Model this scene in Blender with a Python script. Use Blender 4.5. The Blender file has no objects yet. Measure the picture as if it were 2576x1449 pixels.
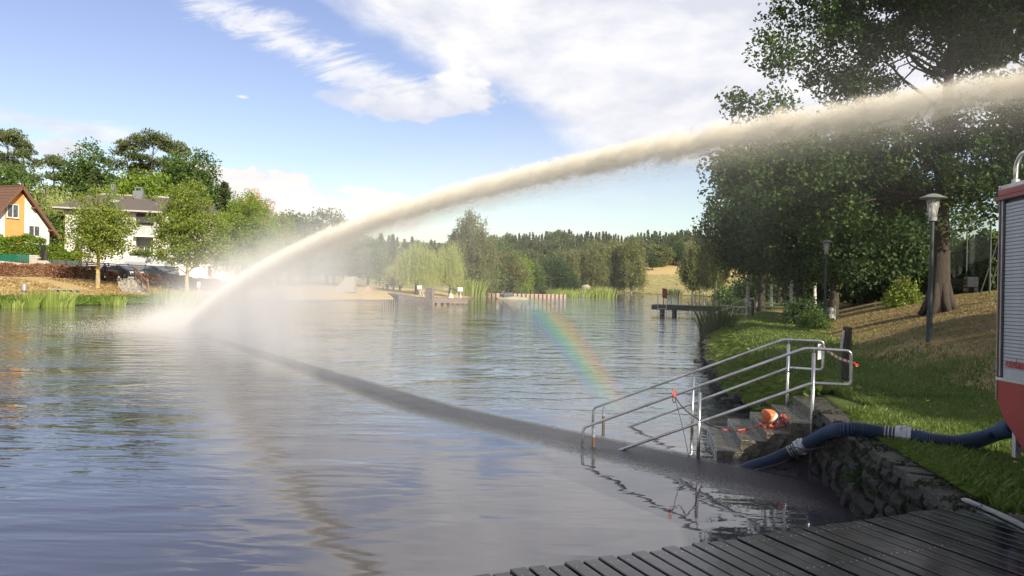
import bpy, math, random
import numpy as np
from mathutils import Vector, Matrix, noise
random.seed(7)
sc = bpy.context.scene
COL = sc.collection
R = math.radians

# ------------------------------------------------------------------ camera
F, CAM_H = 1935.0, 2.6                       # focal length and eye height above the water
ROLL, PITCH = math.atan(0.025), math.atan(16/1935.0)
cam_d = bpy.data.cameras.new('camera'); cam = bpy.data.objects.new('camera', cam_d); COL.objects.link(cam)
cam_d.sensor_width = 36; cam_d.lens = 36*F/2576; cam_d.clip_end = 4000; cam_d.clip_start = 0.05
fw = Vector((0, math.cos(PITCH), -math.sin(PITCH))); up0 = Vector((0, math.sin(PITCH), math.cos(PITCH))); r0 = Vector((1, 0, 0))
cr, sr = math.cos(ROLL), math.sin(ROLL)
right = cr*r0 + sr*up0; up = -sr*r0 + cr*up0
m = Matrix((right, up, -fw)).transposed().to_4x4(); m.translation = (0, 0, CAM_H)
cam.matrix_world = m
sc.camera = cam

def ray(x, y):
    return (fw*F + right*(x-1288) + up*(724.5-y))
def P(x, y, z=0.0):                          # point of the horizontal plane z seen at photo position x, y
    a = ray(x, y); t = (z-CAM_H)/a.z
    return Vector((a.x*t, a.y*t, z))
def D(x, y, d):                              # point at distance d seen at photo position x, y
    a = ray(x, y); t = d/a.y
    return Vector((a.x*t, d, CAM_H+a.z*t))
def PV(x, y, A, B):                          # point of the vertical plane through A and B
    a = ray(x, y); n = Vector((B[1]-A[1], A[0]-B[0], 0)); t = n.dot(Vector((A[0], A[1], 0)))/n.dot(a)
    return Vector((a.x*t, a.y*t, CAM_H+a.z*t))
def z6(x, y): return ((2200+x/1.9317)/1.5528, (1250+y/1.9317)/1.5528)
def z7(x, y): return ((2800+x/1.9317)/1.5528, (1500+y/1.9317)/1.5528)

# ------------------------------------------------------------------ node helpers
class E:
    """a socket with arithmetic"""
    def __init__(s, nt, o): s.nt, s.o = nt, o
    def _m(s, op, *a, clamp=False):
        n = s.nt.nodes.new('ShaderNodeMath'); n.operation = op; n.use_clamp = clamp
        for i, v in enumerate((s,)+a):
            if isinstance(v, E): s.nt.links.new(v.o, n.inputs[i])
            else: n.inputs[i].default_value = v
        return E(s.nt, n.outputs[0])
    def __add__(s, b): return s._m('ADD', b)
    __radd__ = __add__
    def __mul__(s, b): return s._m('MULTIPLY', b)
    __rmul__ = __mul__
    def __sub__(s, b): return s._m('SUBTRACT', b)
    def __rsub__(s, b): return (s*-1.0)+b
    def __truediv__(s, b): return s._m('DIVIDE', b)
    def __neg__(s): return s*-1.0
    def max(s, b): return s._m('MAXIMUM', b)
    def min(s, b): return s._m('MINIMUM', b)
    def pow(s, b): return s._m('POWER', b)
    def sqrt(s): return s._m('SQRT')
    def abs(s): return s._m('ABSOLUTE')
    def exp(s): return s._m('EXPONENT')
    def clamp(s): return s._m('ADD', 0.0, clamp=True)
    def ss(s, a, b, lo=0.0, hi=1.0):
        n = s.nt.nodes.new('ShaderNodeMapRange'); n.interpolation_type = 'SMOOTHSTEP'
        s.nt.links.new(s.o, n.inputs['Value'])
        for k, v in (('From Min', a), ('From Max', b), ('To Min', lo), ('To Max', hi)): n.inputs[k].default_value = v
        return E(s.nt, n.outputs[0])
def combine(nt, x, y, z):
    n = nt.nodes.new('ShaderNodeCombineXYZ')
    for i, v in enumerate((x, y, z)):
        if isinstance(v, E): nt.links.new(v.o, n.inputs[i])
        else: n.inputs[i].default_value = v
    return E(nt, n.outputs[0])
def split(nt, v):
    n = nt.nodes.new('ShaderNodeSeparateXYZ'); nt.links.new(v.o, n.inputs[0])
    return [E(nt, n.outputs[i]) for i in range(3)]
def noise_n(nt, vec, scale, detail=3, rough=0.5, dist=0.0, out=0):
    n = nt.nodes.new('ShaderNodeTexNoise'); n.inputs['Scale'].default_value = scale; n.inputs['Detail'].default_value = detail
    n.inputs['Roughness'].default_value = rough; n.inputs['Distortion'].default_value = dist
    if vec is not None: nt.links.new(vec.o, n.inputs['Vector'])
    return E(nt, n.outputs[out])
def mixc(nt, f, a, b):
    n = nt.nodes.new('ShaderNodeMix'); n.data_type = 'RGBA'
    for k, v in ((0, f), (6, a), (7, b)):
        if isinstance(v, E): nt.links.new(v.o, n.inputs[k])
        else: n.inputs[k].default_value = v if k == 0 else tuple(v)+((1,) if len(v) == 3 else ())
    return E(nt, n.outputs[2])
def texco(nt, which='Object'):
    for n in nt.nodes:
        if n.type == 'TEX_COORD': return E(nt, n.outputs[which])
    return E(nt, nt.nodes.new('ShaderNodeTexCoord').outputs[which])
def geo_pos(nt):
    return E(nt, nt.nodes.new('ShaderNodeNewGeometry').outputs['Position'])
def ramp(nt, f, stops, interp='LINEAR'):
    n = nt.nodes.new('ShaderNodeValToRGB'); n.color_ramp.interpolation = interp
    nt.links.new(f.o, n.inputs[0]); e = n.color_ramp.elements
    while len(e) < len(stops): e.new(0.5)
    for i, (p, c) in enumerate(stops): e[i].position = p; e[i].color = tuple(c)+((1,) if len(c) == 3 else ())
    return E(nt, n.outputs[0])

# ------------------------------------------------------------------ world, sun, exposure
SUN_AZ, SUN_EL = R(31.5), R(28.5)            # behind the camera, to the right
LIGHT = Vector((-math.sin(SUN_AZ)*math.cos(SUN_EL), math.cos(SUN_AZ)*math.cos(SUN_EL), -math.sin(SUN_EL)))
sun_d = bpy.data.lights.new('sun', 'SUN'); sun_d.energy = 4.8; sun_d.angle = R(0.55); sun_d.color = (1.0, 0.88, 0.70)
sun = bpy.data.objects.new('sun', sun_d); COL.objects.link(sun); sun.location = (30, -50, 60)
sun.rotation_euler = LIGHT.to_track_quat('-Z', 'Y').to_euler()
world = bpy.data.worlds.new('World'); sc.world = world; world.use_nodes = True
wn = world.node_tree; wn.nodes.clear()
sky = wn.nodes.new('ShaderNodeTexSky'); sky.sky_type = 'NISHITA'; sky.sun_disc = False
sky.sun_elevation = SUN_EL; sky.sun_rotation = math.pi-SUN_AZ
sky.air_density = 1.15; sky.dust_density = 0.6; sky.ozone_density = 1.6
bg = wn.nodes.new('ShaderNodeBackground'); bg.inputs[1].default_value = 0.108
hs = wn.nodes.new('ShaderNodeHueSaturation'); hs.inputs['Saturation'].default_value = 0.98; hs.inputs['Hue'].default_value = 0.528; hs.inputs['Value'].default_value = 0.9
wn.links.new(sky.outputs[0], hs.inputs['Color']); wn.links.new(hs.outputs[0], bg.inputs[0])
gdir = texco(wn, 'Generated')
gx, gy, gz = split(wn, gdir)
az = gx._m('ARCTAN2', gy); el = gz._m('ARCSINE')
nv = combine(wn, gx, gy, gz*2.4)
nvs = combine(wn, gx*0.8+gz*1.3, gy*0.8, gz*5.5-gx*1.7)       # streaky, for the cirrus
n1 = noise_n(wn, nv, 5.0, 7, 0.58, 0.25); n2 = noise_n(wn, nv, 14.0, 6, 0.6); n3 = noise_n(wn, nvs, 7.0, 8, 0.68, 0.35)
n4 = noise_n(wn, nv, 2.3, 4, 0.5); n5 = noise_n(wn, nv, 20.0, 7, 0.55)
def pix_az(x): return math.atan((x-1288)/F)
def pix_el(y, x=1288): return math.atan((708+0.025*(x-1288)-y)/F)*math.cos(pix_az(x))
def blob(x, y, hw, hh, rot=0.0, n=n2, amp=0.9, soft=(0.25, 0.75), flat=0.0):
    ca, ce = pix_az(x), pix_el(y, x); k = 1/F*math.cos(ca)**2
    dx = (az-ca); dy = (el-ce)
    if rot: c, s = math.cos(rot), math.sin(rot); dx, dy = dx*c+dy*s, dy*c-dx*s
    if flat: dy = dy.max(0.0)+dy.min(0.0)*flat
    q = 1.0-((dx/(hw*k)).pow(2.0)+(dy/(hh*k)).pow(2.0)).sqrt()
    return (q+(n-0.5)*(2*amp)).ss(soft[0]-0.25, soft[1]-0.25)
low = (0.215-az*0.50).max(0.150+0.0*az)
big = ((el-low)+(n1-0.5)*0.16).ss(-0.012, 0.05)*(az.abs().ss(1.0, 2.2, 1, 0.35))*(el.ss(0.6, 1.2, 1, 0.5))
cir = blob(690, 95, 400, 58, -0.30, n3, 1.5, (0.2, 1.05))
cum = blob(1060, 262, 200, 66, 0.10, n5, 0.9, (0.22, 0.5), 1.5)
cumb = blob(860, 250, 90, 30, 0, n2, 0.9, (0.3, 0.9))
bank = blob(700, 500, 235, 78, -0.12, n5, 1.0, (0.25, 0.5), 0.6)
bank2 = blob(965, 530, 125, 48, 0, n5, 1.0, (0.25, 0.5))
lc = blob(150, 318, 260, 36, -0.06, n3, 1.3, (0.2, 1.1)); lc2 = blob(140, 372, 70, 34, 0, n2, 0.7, (0.2, 0.6))
lc3 = blob(0, 400, 240, 60, 0, n1, 0.7, (0.3, 1.2))
sm = blob(595, 242, 34, 8, 0, n3, 1.6, (0.5, 1.3)); lo1 = blob(1440, 590, 420, 26, 0, n2, 1.0, (0.3, 1.1))
wis = blob(1600, 480, 420, 120, 0.1, n1, 0.9, (0.3, 1.8))*0.3
rest = (n1+(n4-0.5)*0.6).ss(0.50, 0.66)*(gy.ss(-0.2, 0.45, 1, 0))          # broken cloud behind the camera
dens = None
for b in (big, cir*0.85, cum*0.92, cumb*0.6, bank, bank2*0.9, lc*0.75, lc2, lc3*0.55, sm, lo1*0.3, wis, rest*0.8):
    t = 1.0-b.clamp(); dens = t if dens is None else dens*t
dens = (1.0-dens).clamp()
shade = ((n1-0.5)*2.6+(n5-0.5)*1.0+0.36+(big*-0.10)+(bank*0.25)+cir*0.4-cum*0.25).clamp()
ccol = mixc(wn, shade, (0.72, 0.74, 0.83), (1.10, 1.08, 1.07))
ccol = mixc(wn, (bank+bank2).clamp()*(n5.ss(0.42, 0.58)*0.75+0.1), ccol, (1.02, 0.93, 0.88))
ccol = mixc(wn, cum*n5.ss(0.5, 0.62)*el.ss(0.20, 0.26)*0.8, ccol, (1.0, 0.98, 0.98))
bgc = wn.nodes.new('ShaderNodeBackground'); wn.links.new(ccol.o, bgc.inputs[0]); bgc.inputs[1].default_value = 0.69
mx = wn.nodes.new('ShaderNodeMixShader'); wn.links.new(dens.o, mx.inputs[0]); wn.links.new(bg.outputs[0], mx.inputs[1]); wn.links.new(bgc.outputs[0], mx.inputs[2])
wo = wn.nodes.new('ShaderNodeOutputWorld'); wn.links.new(mx.outputs[0], wo.inputs[0])
sc.view_settings.view_transform = 'Standard'; sc.view_settings.look = 'None'; sc.view_settings.gamma = 1
sc.view_settings.exposure = 0.62; sc.view_settings.use_curve_mapping = False
try:
    sc.cycles.use_denoising = True; sc.cycles.denoiser = 'OPENIMAGEDENOISE'
except Exception: pass
sc.cycles.max_bounces = 8; sc.cycles.diffuse_bounces = 2; sc.cycles.glossy_bounces = 3; sc.cycles.transmission_bounces = 4
sc.cycles.volume_bounces = 2; sc.cycles.transparent_max_bounces = 12; sc.cycles.volume_step_rate = 1.0; sc.cycles.volume_max_steps = 128
sc.cycles.sample_clamp_indirect = 4.0

# ------------------------------------------------------------------ object helpers
def tag(o, label=None, cat=None, group=None, kind=None):
    for k, v in (('label', label), ('category', cat), ('group', group), ('kind', kind)):
        if v: o[k] = v
    return o
def empty(name, loc, label, cat, group=None, rz=0.0):
    o = bpy.data.objects.new(name, None); COL.objects.link(o); o.location = loc; o.rotation_euler = (0, 0, rz)
    o.empty_display_size = 0.2
    return tag(o, label, cat, group)
def link(name, me, mat, parent=None, world=True, smooth=False, kind=None):
    o = bpy.data.objects.new(name, me); COL.objects.link(o)
    if mat is not None and not me.materials: me.materials.append(mat)
    if smooth: me.polygons.foreach_set('use_smooth', [True]*len(me.polygons))
    if parent is not None:
        o.parent = parent
        if world:
            base = parent; mw = Matrix.Identity(4)
            chain = []
            while base is not None: chain.append(base); base = base.parent
            for b in reversed(chain): mw = mw @ (b.matrix_parent_inverse if b.parent else Matrix.Identity(4)) @ b.matrix_basis
            o.matrix_parent_inverse = mw.inverted()
    if kind: o['kind'] = kind
    return o
def copy_tree(o, parent=None):
    c = o.copy(); COL.objects.link(c); c.parent = parent
    for ch in [x for x in KIDS.get(o.name, [])]: copy_tree(ch, c)
    return c
KIDS = {}
def np_mesh(name, V, Fc):
    me = bpy.data.meshes.new(name); V = np.asarray(V, dtype=np.float32); Fc = np.asarray(Fc, dtype=np.int32)
    me.vertices.add(len(V)); me.vertices.foreach_set('co', V.ravel())
    k = Fc.shape[1]; me.loops.add(Fc.size); me.loops.foreach_set('vertex_index', Fc.ravel())
    me.polygons.add(len(Fc)); me.polygons.foreach_set('loop_start', np.arange(0, Fc.size, k, dtype=np.int32))
    try: me.polygons.foreach_set('loop_total', np.full(len(Fc), k, dtype=np.int32))
    except Exception: pass
    me.update(calc_edges=True)
    return me
class MB:
    def __init__(s): s.v, s.f = [], []
    def add(s, vs, fs):
        b = len(s.v); s.v += [tuple(v) for v in vs]; s.f += [tuple(i+b for i in f) for f in fs]; return s
    def box(s, c, size, rz=0.0, rot=None, taper=1.0):
        hx, hy, hz = (q/2 for q in size); M = rot if rot is not None else Matrix.Rotation(rz, 3, 'Z'); c = Vector(c)
        vs = [c+M@Vector((x*hx*(taper if z > 0 else 1), y*hy*(taper if z > 0 else 1), z*hz)) for z in (-1, 1) for x, y in ((-1, -1), (1, -1), (1, 1), (-1, 1))]
        return s.add(vs, [(3, 2, 1, 0), (4, 5, 6, 7), (0, 1, 5, 4), (1, 2, 6, 5), (2, 3, 7, 6), (3, 0, 4, 7)])
    def bar(s, a, b, w, h, up=Vector((0, 0, 1))):
        a, b = Vector(a), Vector(b); x = (b-a); L = x.length; x.normalize(); y = up.cross(x)
        if y.length < 1e-4: y = Vector((0, 1, 0)).cross(x)
        y.normalize(); z = x.cross(y)
        return s.box((a+b)/2, (L, w, h), rot=Matrix((x, y, z)).transposed())
    def tube(s, pts, r, n=8, caps=True):
        pts = [Vector(p) for p in pts]; rr = r if isinstance(r, (list, tuple)) else [r]*len(pts)
        d0 = (pts[1]-pts[0]).normalized(); u = d0.orthogonal().normalized(); b = len(s.v)
        for i, p in enumerate(pts):
            d = ((pts[min(i+1, len(pts)-1)]-pts[max(i-1, 0)])).normalized()
            u = (u-d*u.dot(d)); u = u.normalized() if u.length > 1e-6 else d.orthogonal().normalized(); w = d.cross(u)
            for k in range(n):
                a = 2*math.pi*k/n; s.v.append(tuple(p+(u*math.cos(a)+w*math.sin(a))*rr[i]))
        for i in range(len(pts)-1):
            for k in range(n):
                s.f.append((b+i*n+k, b+i*n+(k+1) % n, b+(i+1)*n+(k+1) % n, b+(i+1)*n+k))
        if caps:
            s.f.append(tuple(b+k for k in reversed(range(n)))); e = b+(len(pts)-1)*n; s.f.append(tuple(e+k for k in range(n)))
        return s
    def lathe(s, prof, c=(0, 0, 0), n=16, axis=None):
        b = len(s.v); c = Vector(c); M = axis if axis is not None else Matrix.Identity(3)
        for (r, z) in prof:
            for k in range(n):
                a = 2*math.pi*k/n; s.v.append(tuple(c+M@Vector((r*math.cos(a), r*math.sin(a), z))))
        for i in range(len(prof)-1):
            for k in range(n): s.f.append((b+i*n+k, b+i*n+(k+1) % n, b+(i+1)*n+(k+1) % n, b+(i+1)*n+k))
        s.f.append(tuple(b+k for k in reversed(range(n)))); e = b+(len(prof)-1)*n; s.f.append(tuple(e+k for k in range(n)))
        return s
    def prism(s, poly, z0, z1):
        n = len(poly); zz = lambda z, i: z[i] if isinstance(z, (list, tuple)) else z
        vs = [(p[0], p[1], zz(z0, i)) for i, p in enumerate(poly)]+[(p[0], p[1], zz(z1, i)) for i, p in enumerate(poly)]
        return s.add(vs, [tuple(reversed(range(n))), tuple(range(n, 2*n))]+[(i, (i+1) % n, n+(i+1) % n, n+i) for i in range(n)])
    def extr(s, prof, a, b):
        """a profile of 3-D points swept from offset a to offset b"""
        n = len(prof); a, b = Vector(a), Vector(b)
        vs = [Vector(p)+a for p in prof]+[Vector(p)+b for p in prof]
        return s.add(vs, [tuple(reversed(range(n))), tuple(range(n, 2*n))]+[(i, (i+1) % n, n+(i+1) % n, n+i) for i in range(n)])
    def jitter(s, a, seed=0):
        rg = random.Random(seed); s.v = [tuple(q+rg.uniform(-a, a) for q in v) for v in s.v]; return s
    def mesh(s, name):
        me = bpy.data.meshes.new(name); me.from_pydata(s.v, [], s.f); me.update()
        import bmesh
        bm = bmesh.new(); bm.from_mesh(me); bmesh.ops.recalc_face_normals(bm, faces=bm.faces); bm.to_mesh(me); bm.free()
        return me
    def build(s, name, mat, parent=None, world=True, smooth=False, kind=None, bevel=0.0):
        o = link(name, s.mesh(name), mat, parent, world, smooth, kind)
        if bevel:
            b = o.modifiers.new('edge', 'BEVEL'); b.width = bevel; b.segments = 2; b.limit_method = 'ANGLE'
        if parent is not None: KIDS.setdefault(parent.name, []).append(o)
        return o
def catmull(pts, n=8):
    pts = [Vector(p) for p in pts]; q = [pts[0]*2-pts[1]]+pts+[pts[-1]*2-pts[-2]]; out = []
    for i in range(1, len(q)-2):
        a, b, c, d = q[i-1:i+3]
        for k in range(n):
            t = k/n; out.append(0.5*((2*b)+(c-a)*t+(2*a-5*b+4*c-d)*t*t+(3*b-a-3*c+d)*t**3))
    out.append(pts[-1]); return out
def fillet(pts, r, n=5):
    pts = [Vector(p) for p in pts]; out = [pts[0]]
    for i in range(1, len(pts)-1):
        a, b, c = pts[i-1], pts[i], pts[i+1]; k = min(r, (a-b).length*.45, (c-b).length*.45)
        p, q = b+(a-b).normalized()*k, b+(c-b).normalized()*k
        for j in range(n+1):
            t = j/n; out.append(p*(1-t)**2+b*2*t*(1-t)+q*t*t)
    out.append(pts[-1]); return out

# ------------------------------------------------------------------ materials
MATS = {}
def mat(name, col, rough=0.6, metal=0.0, col2=None, scale=6.0, bump=0.0, bscale=40.0, spec=0.5, trans=0.0, detail=5, coat=0.0, rvar=0.0, stretch=(1, 1, 1), lo=0.35, hi=0.65, bdist=0.02):
    if name in MATS: return MATS[name]
    m = bpy.data.materials.new(name); m.use_nodes = True; nt = m.node_tree; b = nt.nodes['Principled BSDF']
    tc = texco(nt); x, y, z = split(nt, tc); v = combine(nt, x*stretch[0], y*stretch[1], z*stretch[2])
    c2 = col2 if col2 is not None else tuple(q*0.72 for q in col)
    f = noise_n(nt, v, scale, detail, 0.6).ss(lo, hi)
    nt.links.new(mixc(nt, f, col, c2).o, b.inputs['Base Color'])
    b.inputs['Roughness'].default_value = rough; b.inputs['Metallic'].default_value = metal; b.inputs['Specular IOR Level'].default_value = spec
    if rvar: nt.links.new((noise_n(nt, v, scale*1.7, 4).ss(.3, .7)*rvar+(rough-rvar/2)).o, b.inputs['Roughness'])
    if coat: b.inputs['Coat Weight'].default_value = coat; b.inputs['Coat Roughness'].default_value = 0.06
    if trans: b.inputs['Transmission Weight'].default_value = trans
    if bump:
        bn = nt.nodes.new('ShaderNodeBump'); bn.inputs['Strength'].default_value = bump; bn.inputs['Distance'].default_value = bdist
        nt.links.new(noise_n(nt, v, bscale, 6, 0.65).o, bn.inputs['Height']); nt.links.new(bn.outputs[0], b.inputs['Normal'])
    MATS[name] = m; return m
def leafmat(name, c1, c2, c3=None, tl=0.35, rough=0.55):
    if name in MATS: return MATS[name]
    m = bpy.data.materials.new(name); m.use_nodes = True; nt = m.node_tree; b = nt.nodes['Principled BSDF']; out = nt.nodes['Material Output']
    g = nt.nodes.new('ShaderNodeNewGeometry'); rnd = E(nt, g.outputs['Random Per Island'])
    c = mixc(nt, noise_n(nt, texco(nt), 0.55, 3).ss(.35, .65), c1, c2)
    c = mixc(nt, rnd.ss(0.45, 1.0)*0.8, c, c3 if c3 else tuple(min(1, q*1.5) for q in c1))
    b.inputs['Roughness'].default_value = rough; b.inputs['Specular IOR Level'].default_value = 0.3
    nt.links.new(c.o, b.inputs['Base Color'])
    t = nt.nodes.new('ShaderNodeBsdfTranslucent'); nt.links.new(mixc(nt, 0.35, c, (c1[0]*1.7, c1[1]*1.6, c1[2]*.8)).o, t.inputs[0])
    ms = nt.nodes.new('ShaderNodeMixShader'); ms.inputs[0].default_value = tl
    nt.links.new(b.outputs[0], ms.inputs[1]); nt.links.new(t.outputs[0], ms.inputs[2]); nt.links.new(ms.outputs[0], out.inputs[0])
    MATS[name] = m; return m
# ------------------------------------------------------------------ pond outline, terrain, water
#        x, y,   b0,  w0,  d1,  L,   b1   bank height and width, hill start, hill length, hill height
SH = [(3.30, -14, .86, .25, 7, 6, 2.4), (3.25, 3.0, .86, .2, 6.5, 6, 2.4), (3.52, 5.6, .86, .12, 5, 6, 2.4), (3.72, 6.27, .86, .12, 4.2, 6, 2.4),
      (4.18, 9.2, .84, .12, 2.6, 6, 2.6), (4.62, 11.3, .80, .2, 3.0, 6, 2.7), (4.95, 13.3, .78, .3, 3.6, 6, 2.7), (4.92, 15.2, .8, 1.0, 4.0, 6.5, 2.8), (4.84, 16.9, .82, 1.1, 4.0, 6.5, 2.8),
      (5.64, 21.06, .85, 1.1, 4.3, 6.5, 2.9), (7.2, 28.06, .85, 1.2, 4.6, 7, 2.9), (10.67, 42.15, .85, 1.3, 5.5, 8, 3.0), (15.0, 53, .85, 1.4, 7, 9, 3.0), (21, 72, .8, 1.5, 8, 10, 3.5),
      (32, 108, .8, 2, 10, 12, 4), (44, 145, .7, 2, 12, 14, 4), (49.7, 171, .7, 2, 12, 20, 3), (52.4, 191, .5, 1.5, 12, 30, 2), (42, 222, .5, 1.5, 15, 30, 2),
      (31.5, 249, .5, 1.5, 18, 40, 2), (16, 282, .5, 2, 18, 40, 2), (-6, 285, .5, 2, 18, 40, 2), (-16, 210, .6, 2, 12, 30, 2), (-12, 150, .5, 2, 5, 20, 1.8), (-6.2, 127, .4, 1.5, 3, 12, 1.5),
      (-4.6, 106, .15, 3, 2, 9, 1.2), (-6.4, 97, .12, 3, 2, 9, 1.2), (-16.5, 87.2, .12, 3.5, 3, 9, 1.2), (-23.5, 78, .3, 2.5, 9, 6, 1.2), (-28.5, 68.3, .62, 1.8, 15, 4.0, 1.3),
      (-32.2, 57.4, .66, 1.6, 15.5, 3.2, 1.4), (-35.3, 53.1, .66, 1.6, 15.5, 3.2, 1.4), (-47, 40, .6, 2, 14, 4, 1.4), (-62, 15, .6, 2, 14, 6, 1.4), (-58, -25, .6, 2, 14, 6, 1.4), (-20, -40, .6, 2, 14, 6, 1.4), (1, -30, .8, 1, 9, 6, 2)]
SHA = np.array(SH, dtype=float); A0 = SHA; B0 = np.roll(SHA, -1, axis=0)
def terrain(X, Y, want='z'):
    X = np.asarray(X, float); Y = np.asarray(Y, float); best = np.full(X.shape, 1e9); par = np.zeros(X.shape+(5,)); inside = np.zeros(X.shape, bool)
    wsum = np.zeros(X.shape); psum = np.zeros(X.shape+(5,))
    for a, b in zip(A0, B0):
        ex, ey = b[0]-a[0], b[1]-a[1]; t = np.clip(((X-a[0])*ex+(Y-a[1])*ey)/(ex*ex+ey*ey), 0, 1)
        d = np.hypot(X-a[0]-t*ex, Y-a[1]-t*ey); k = d < best; best = np.where(k, d, best)
        pr = a[2:]+(b[2:]-a[2:])*t[..., None]; par[k] = pr[k]
        w = 1/(d*d+0.05)**2; wsum += w; psum += pr*w[..., None]
        c = ((a[1] > Y) != (b[1] > Y)); xx = a[0]+(Y-a[1])*ex/(ey if ey != 0 else 1e-9); inside ^= (c & (X < xx))
    soft = psum/wsum[..., None]
    near = np.clip(best/3.0, 0, 1)[..., None]; par = par*(1-near)+soft*near
    b0, w0, d1, L, b1 = (par[..., i] for i in range(5))
    ss = lambda t: (lambda u: u*u*(3-2*u))(np.clip(t, 0, 1))
    r = np.hypot(X, Y)
    z = b0*ss(best/w0*0.5+0.12)/1.0 + b1*(1-np.exp(-np.maximum(best-d1, 0)/L))
    und = 0.05*np.sin(X*0.45+1.3)*np.sin(Y*0.37)+0.03*np.sin(X*1.3+Y*0.9)
    z = z+und*np.clip((best-1.5)/4, 0, 1)
    far = ss((r-235)/280)*np.where(Y > 0, 24, 10)
    z = z+far*np.clip((best-2)/10, 0, 1)
    leftrise = 5.0*ss((best-45)/70)*ss((-X-15)/30)*ss((240-Y)/60)
    z = z+leftrise
    z = np.where(inside, -0.15-1.3*ss(best/1.2), z)
    return (z, best, inside) if want == 'all' else z
def gz_at(x, y): return float(terrain(np.array([x]), np.array([y]))[0])
def ground_pt(x, y, dmin=3.0, dmax=700.0):   # where the sight line through the photo position x, y meets the terrain
    a = ray(x, y); t = np.geomspace(dmin, dmax, 1500)/a.y
    z = CAM_H+a.z*t; g = terrain(a.x*t, a.y*t); k = np.where(z < np.maximum(g, 0))[0]
    i = k[0] if len(k) else -1
    return Vector((a.x*t[i], a.y*t[i], float(max(g[i], 0))))

azs = np.concatenate([np.linspace(-180, -46, 60, endpoint=False), np.linspace(-46, 46, 500, endpoint=False), np.linspace(46, 180, 60, endpoint=False)])
rs = np.concatenate([np.geomspace(0.8, 1500, 330)])
AA, RR_ = np.meshgrid(np.radians(azs), rs); GX = RR_*np.sin(AA); GY = RR_*np.cos(AA)
GZ, GD, GIN = terrain(GX, GY, 'all')
na, nr = len(azs), len(rs)
V = np.stack([GX, GY, GZ], -1).reshape(-1, 3); V = np.vstack([V, [[0, 0, -1.4]]])
i = np.arange(nr-1)[:, None]*na; j = np.arange(na)[None, :]; j2 = (j+1) % na
Q = np.stack([i+j, i+j2, i+na+j2, i+na+j], -1).reshape(-1, 4)
gme = np_mesh('ground', V, Q[:, ::-1])
gme.polygons.foreach_set('use_smooth', [True]*len(gme.polygons))
# dry: 0 green, 1 straw; brown: leaf-littered hill earth
rg = np.hypot(GX, GY); dry = np.zeros_like(GX); lit = np.zeros_like(GX)
sst = lambda v, a, b: (lambda u: u*u*(3-2*u))(np.clip((v-a)/(b-a), 0, 1))
rightside = (GX > 2) & (GY < 75); leftside = (GX < -20) & (GY < 110)
dry = np.where(rightside, sst(GD, 1.5, 4.0)*0.62, dry)
lit = np.where(rightside, sst(GD, 4.0, 7.0), lit)
dry = np.where(leftside, sst(GD, 2.3, 3.6), dry)
mid = (~rightside) & (~leftside)
dry = np.where(mid & (GY < 130) & (GX < 10), 0.75, dry)
dry = np.where(mid & (GY > 130), 0.5, dry)
stub = sst(GX*0+rg, 318, 326)*sst(GX, 20, 30); dry = np.where(mid & (rg > 200) & (GX > 10), np.maximum(0.56, stub*1.0), dry)
beach = ((GY > 74) & (GY < 108) & (GX < -2) & (GX > -26)) * (1-sst(GD, 2.0, 4.5))
at = gme.attributes.new('tint', 'FLOAT_COLOR', 'POINT'); cd = np.zeros((len(V), 4), np.float32)
cd[:-1, 0] = dry.ravel(); cd[:-1, 1] = lit.ravel(); cd[:-1, 2] = beach.ravel(); cd[:, 3] = 1; at.data.foreach_set('color', cd.ravel())
gm = bpy.data.materials.new('lawn'); gm.use_nodes = True; nt = gm.node_tree; b = nt.nodes['Principled BSDF']
an = nt.nodes.new('ShaderNodeAttribute'); an.attribute_name = 'tint'; ar, ag, ab = split(nt, E(nt, an.outputs['Vector']))
pos = geo_pos(nt); px_, py_, pz_ = split(nt, pos)
na1 = noise_n(nt, pos, 0.55, 5, 0.6); na2 = noise_n(nt, pos, 6.0, 6, 0.7); na3 = noise_n(nt, pos, 45.0, 4, 0.7)
strk = noise_n(nt, combine(nt, px_*0.5, py_*2.2, pz_*6.0), 1.6, 5, 0.65)
green = mixc(nt, na2.ss(.3, .7), (0.080, 0.130, 0.028), (0.125, 0.170, 0.040))
green = mixc(nt, na3.ss(.4, .8)*0.6, green, (0.20, 0.21, 0.08))
straw = mixc(nt, na2.ss(.3, .7), (0.46, 0.33, 0.14), (0.62, 0.47, 0.23)); straw = mixc(nt, na3.ss(.35, .75)*0.5, straw, (0.25, 0.19, 0.07))
earth = mixc(nt, (na2*0.6+strk*0.4).ss(.35, .65), (0.17, 0.125, 0.055), (0.36, 0.27, 0.125)); earth = mixc(nt, na3.ss(.5, .8)*0.5, earth, (0.50, 0.38, 0.20))
earth = mixc(nt, noise_n(nt, pos, 0.5, 4).ss(.46, .60)*0.6, earth, (0.15, 0.155, 0.05))
dr = (ar*1.15+(na1-0.5)*1.1*ar.ss(0.0, 0.3)-0.08+(na2-0.5)*0.35).ss(0.3, 0.85)
c = mixc(nt, dr, green, straw); c = mixc(nt, (ag+(na1-0.5)*0.8*ag.ss(0, .4)).ss(0.35, 0.75), c, earth)
c = mixc(nt, ab, c, (0.55, 0.43, 0.28)); c = mixc(nt, pz_.ss(0.0, 0.14, 0.85, 0), c, (0.05, 0.04, 0.028))
nt.links.new(c.o, b.inputs['Base Color']); b.inputs['Roughness'].default_value = 0.9; b.inputs['Specular IOR Level'].default_value = 0.15
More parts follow.
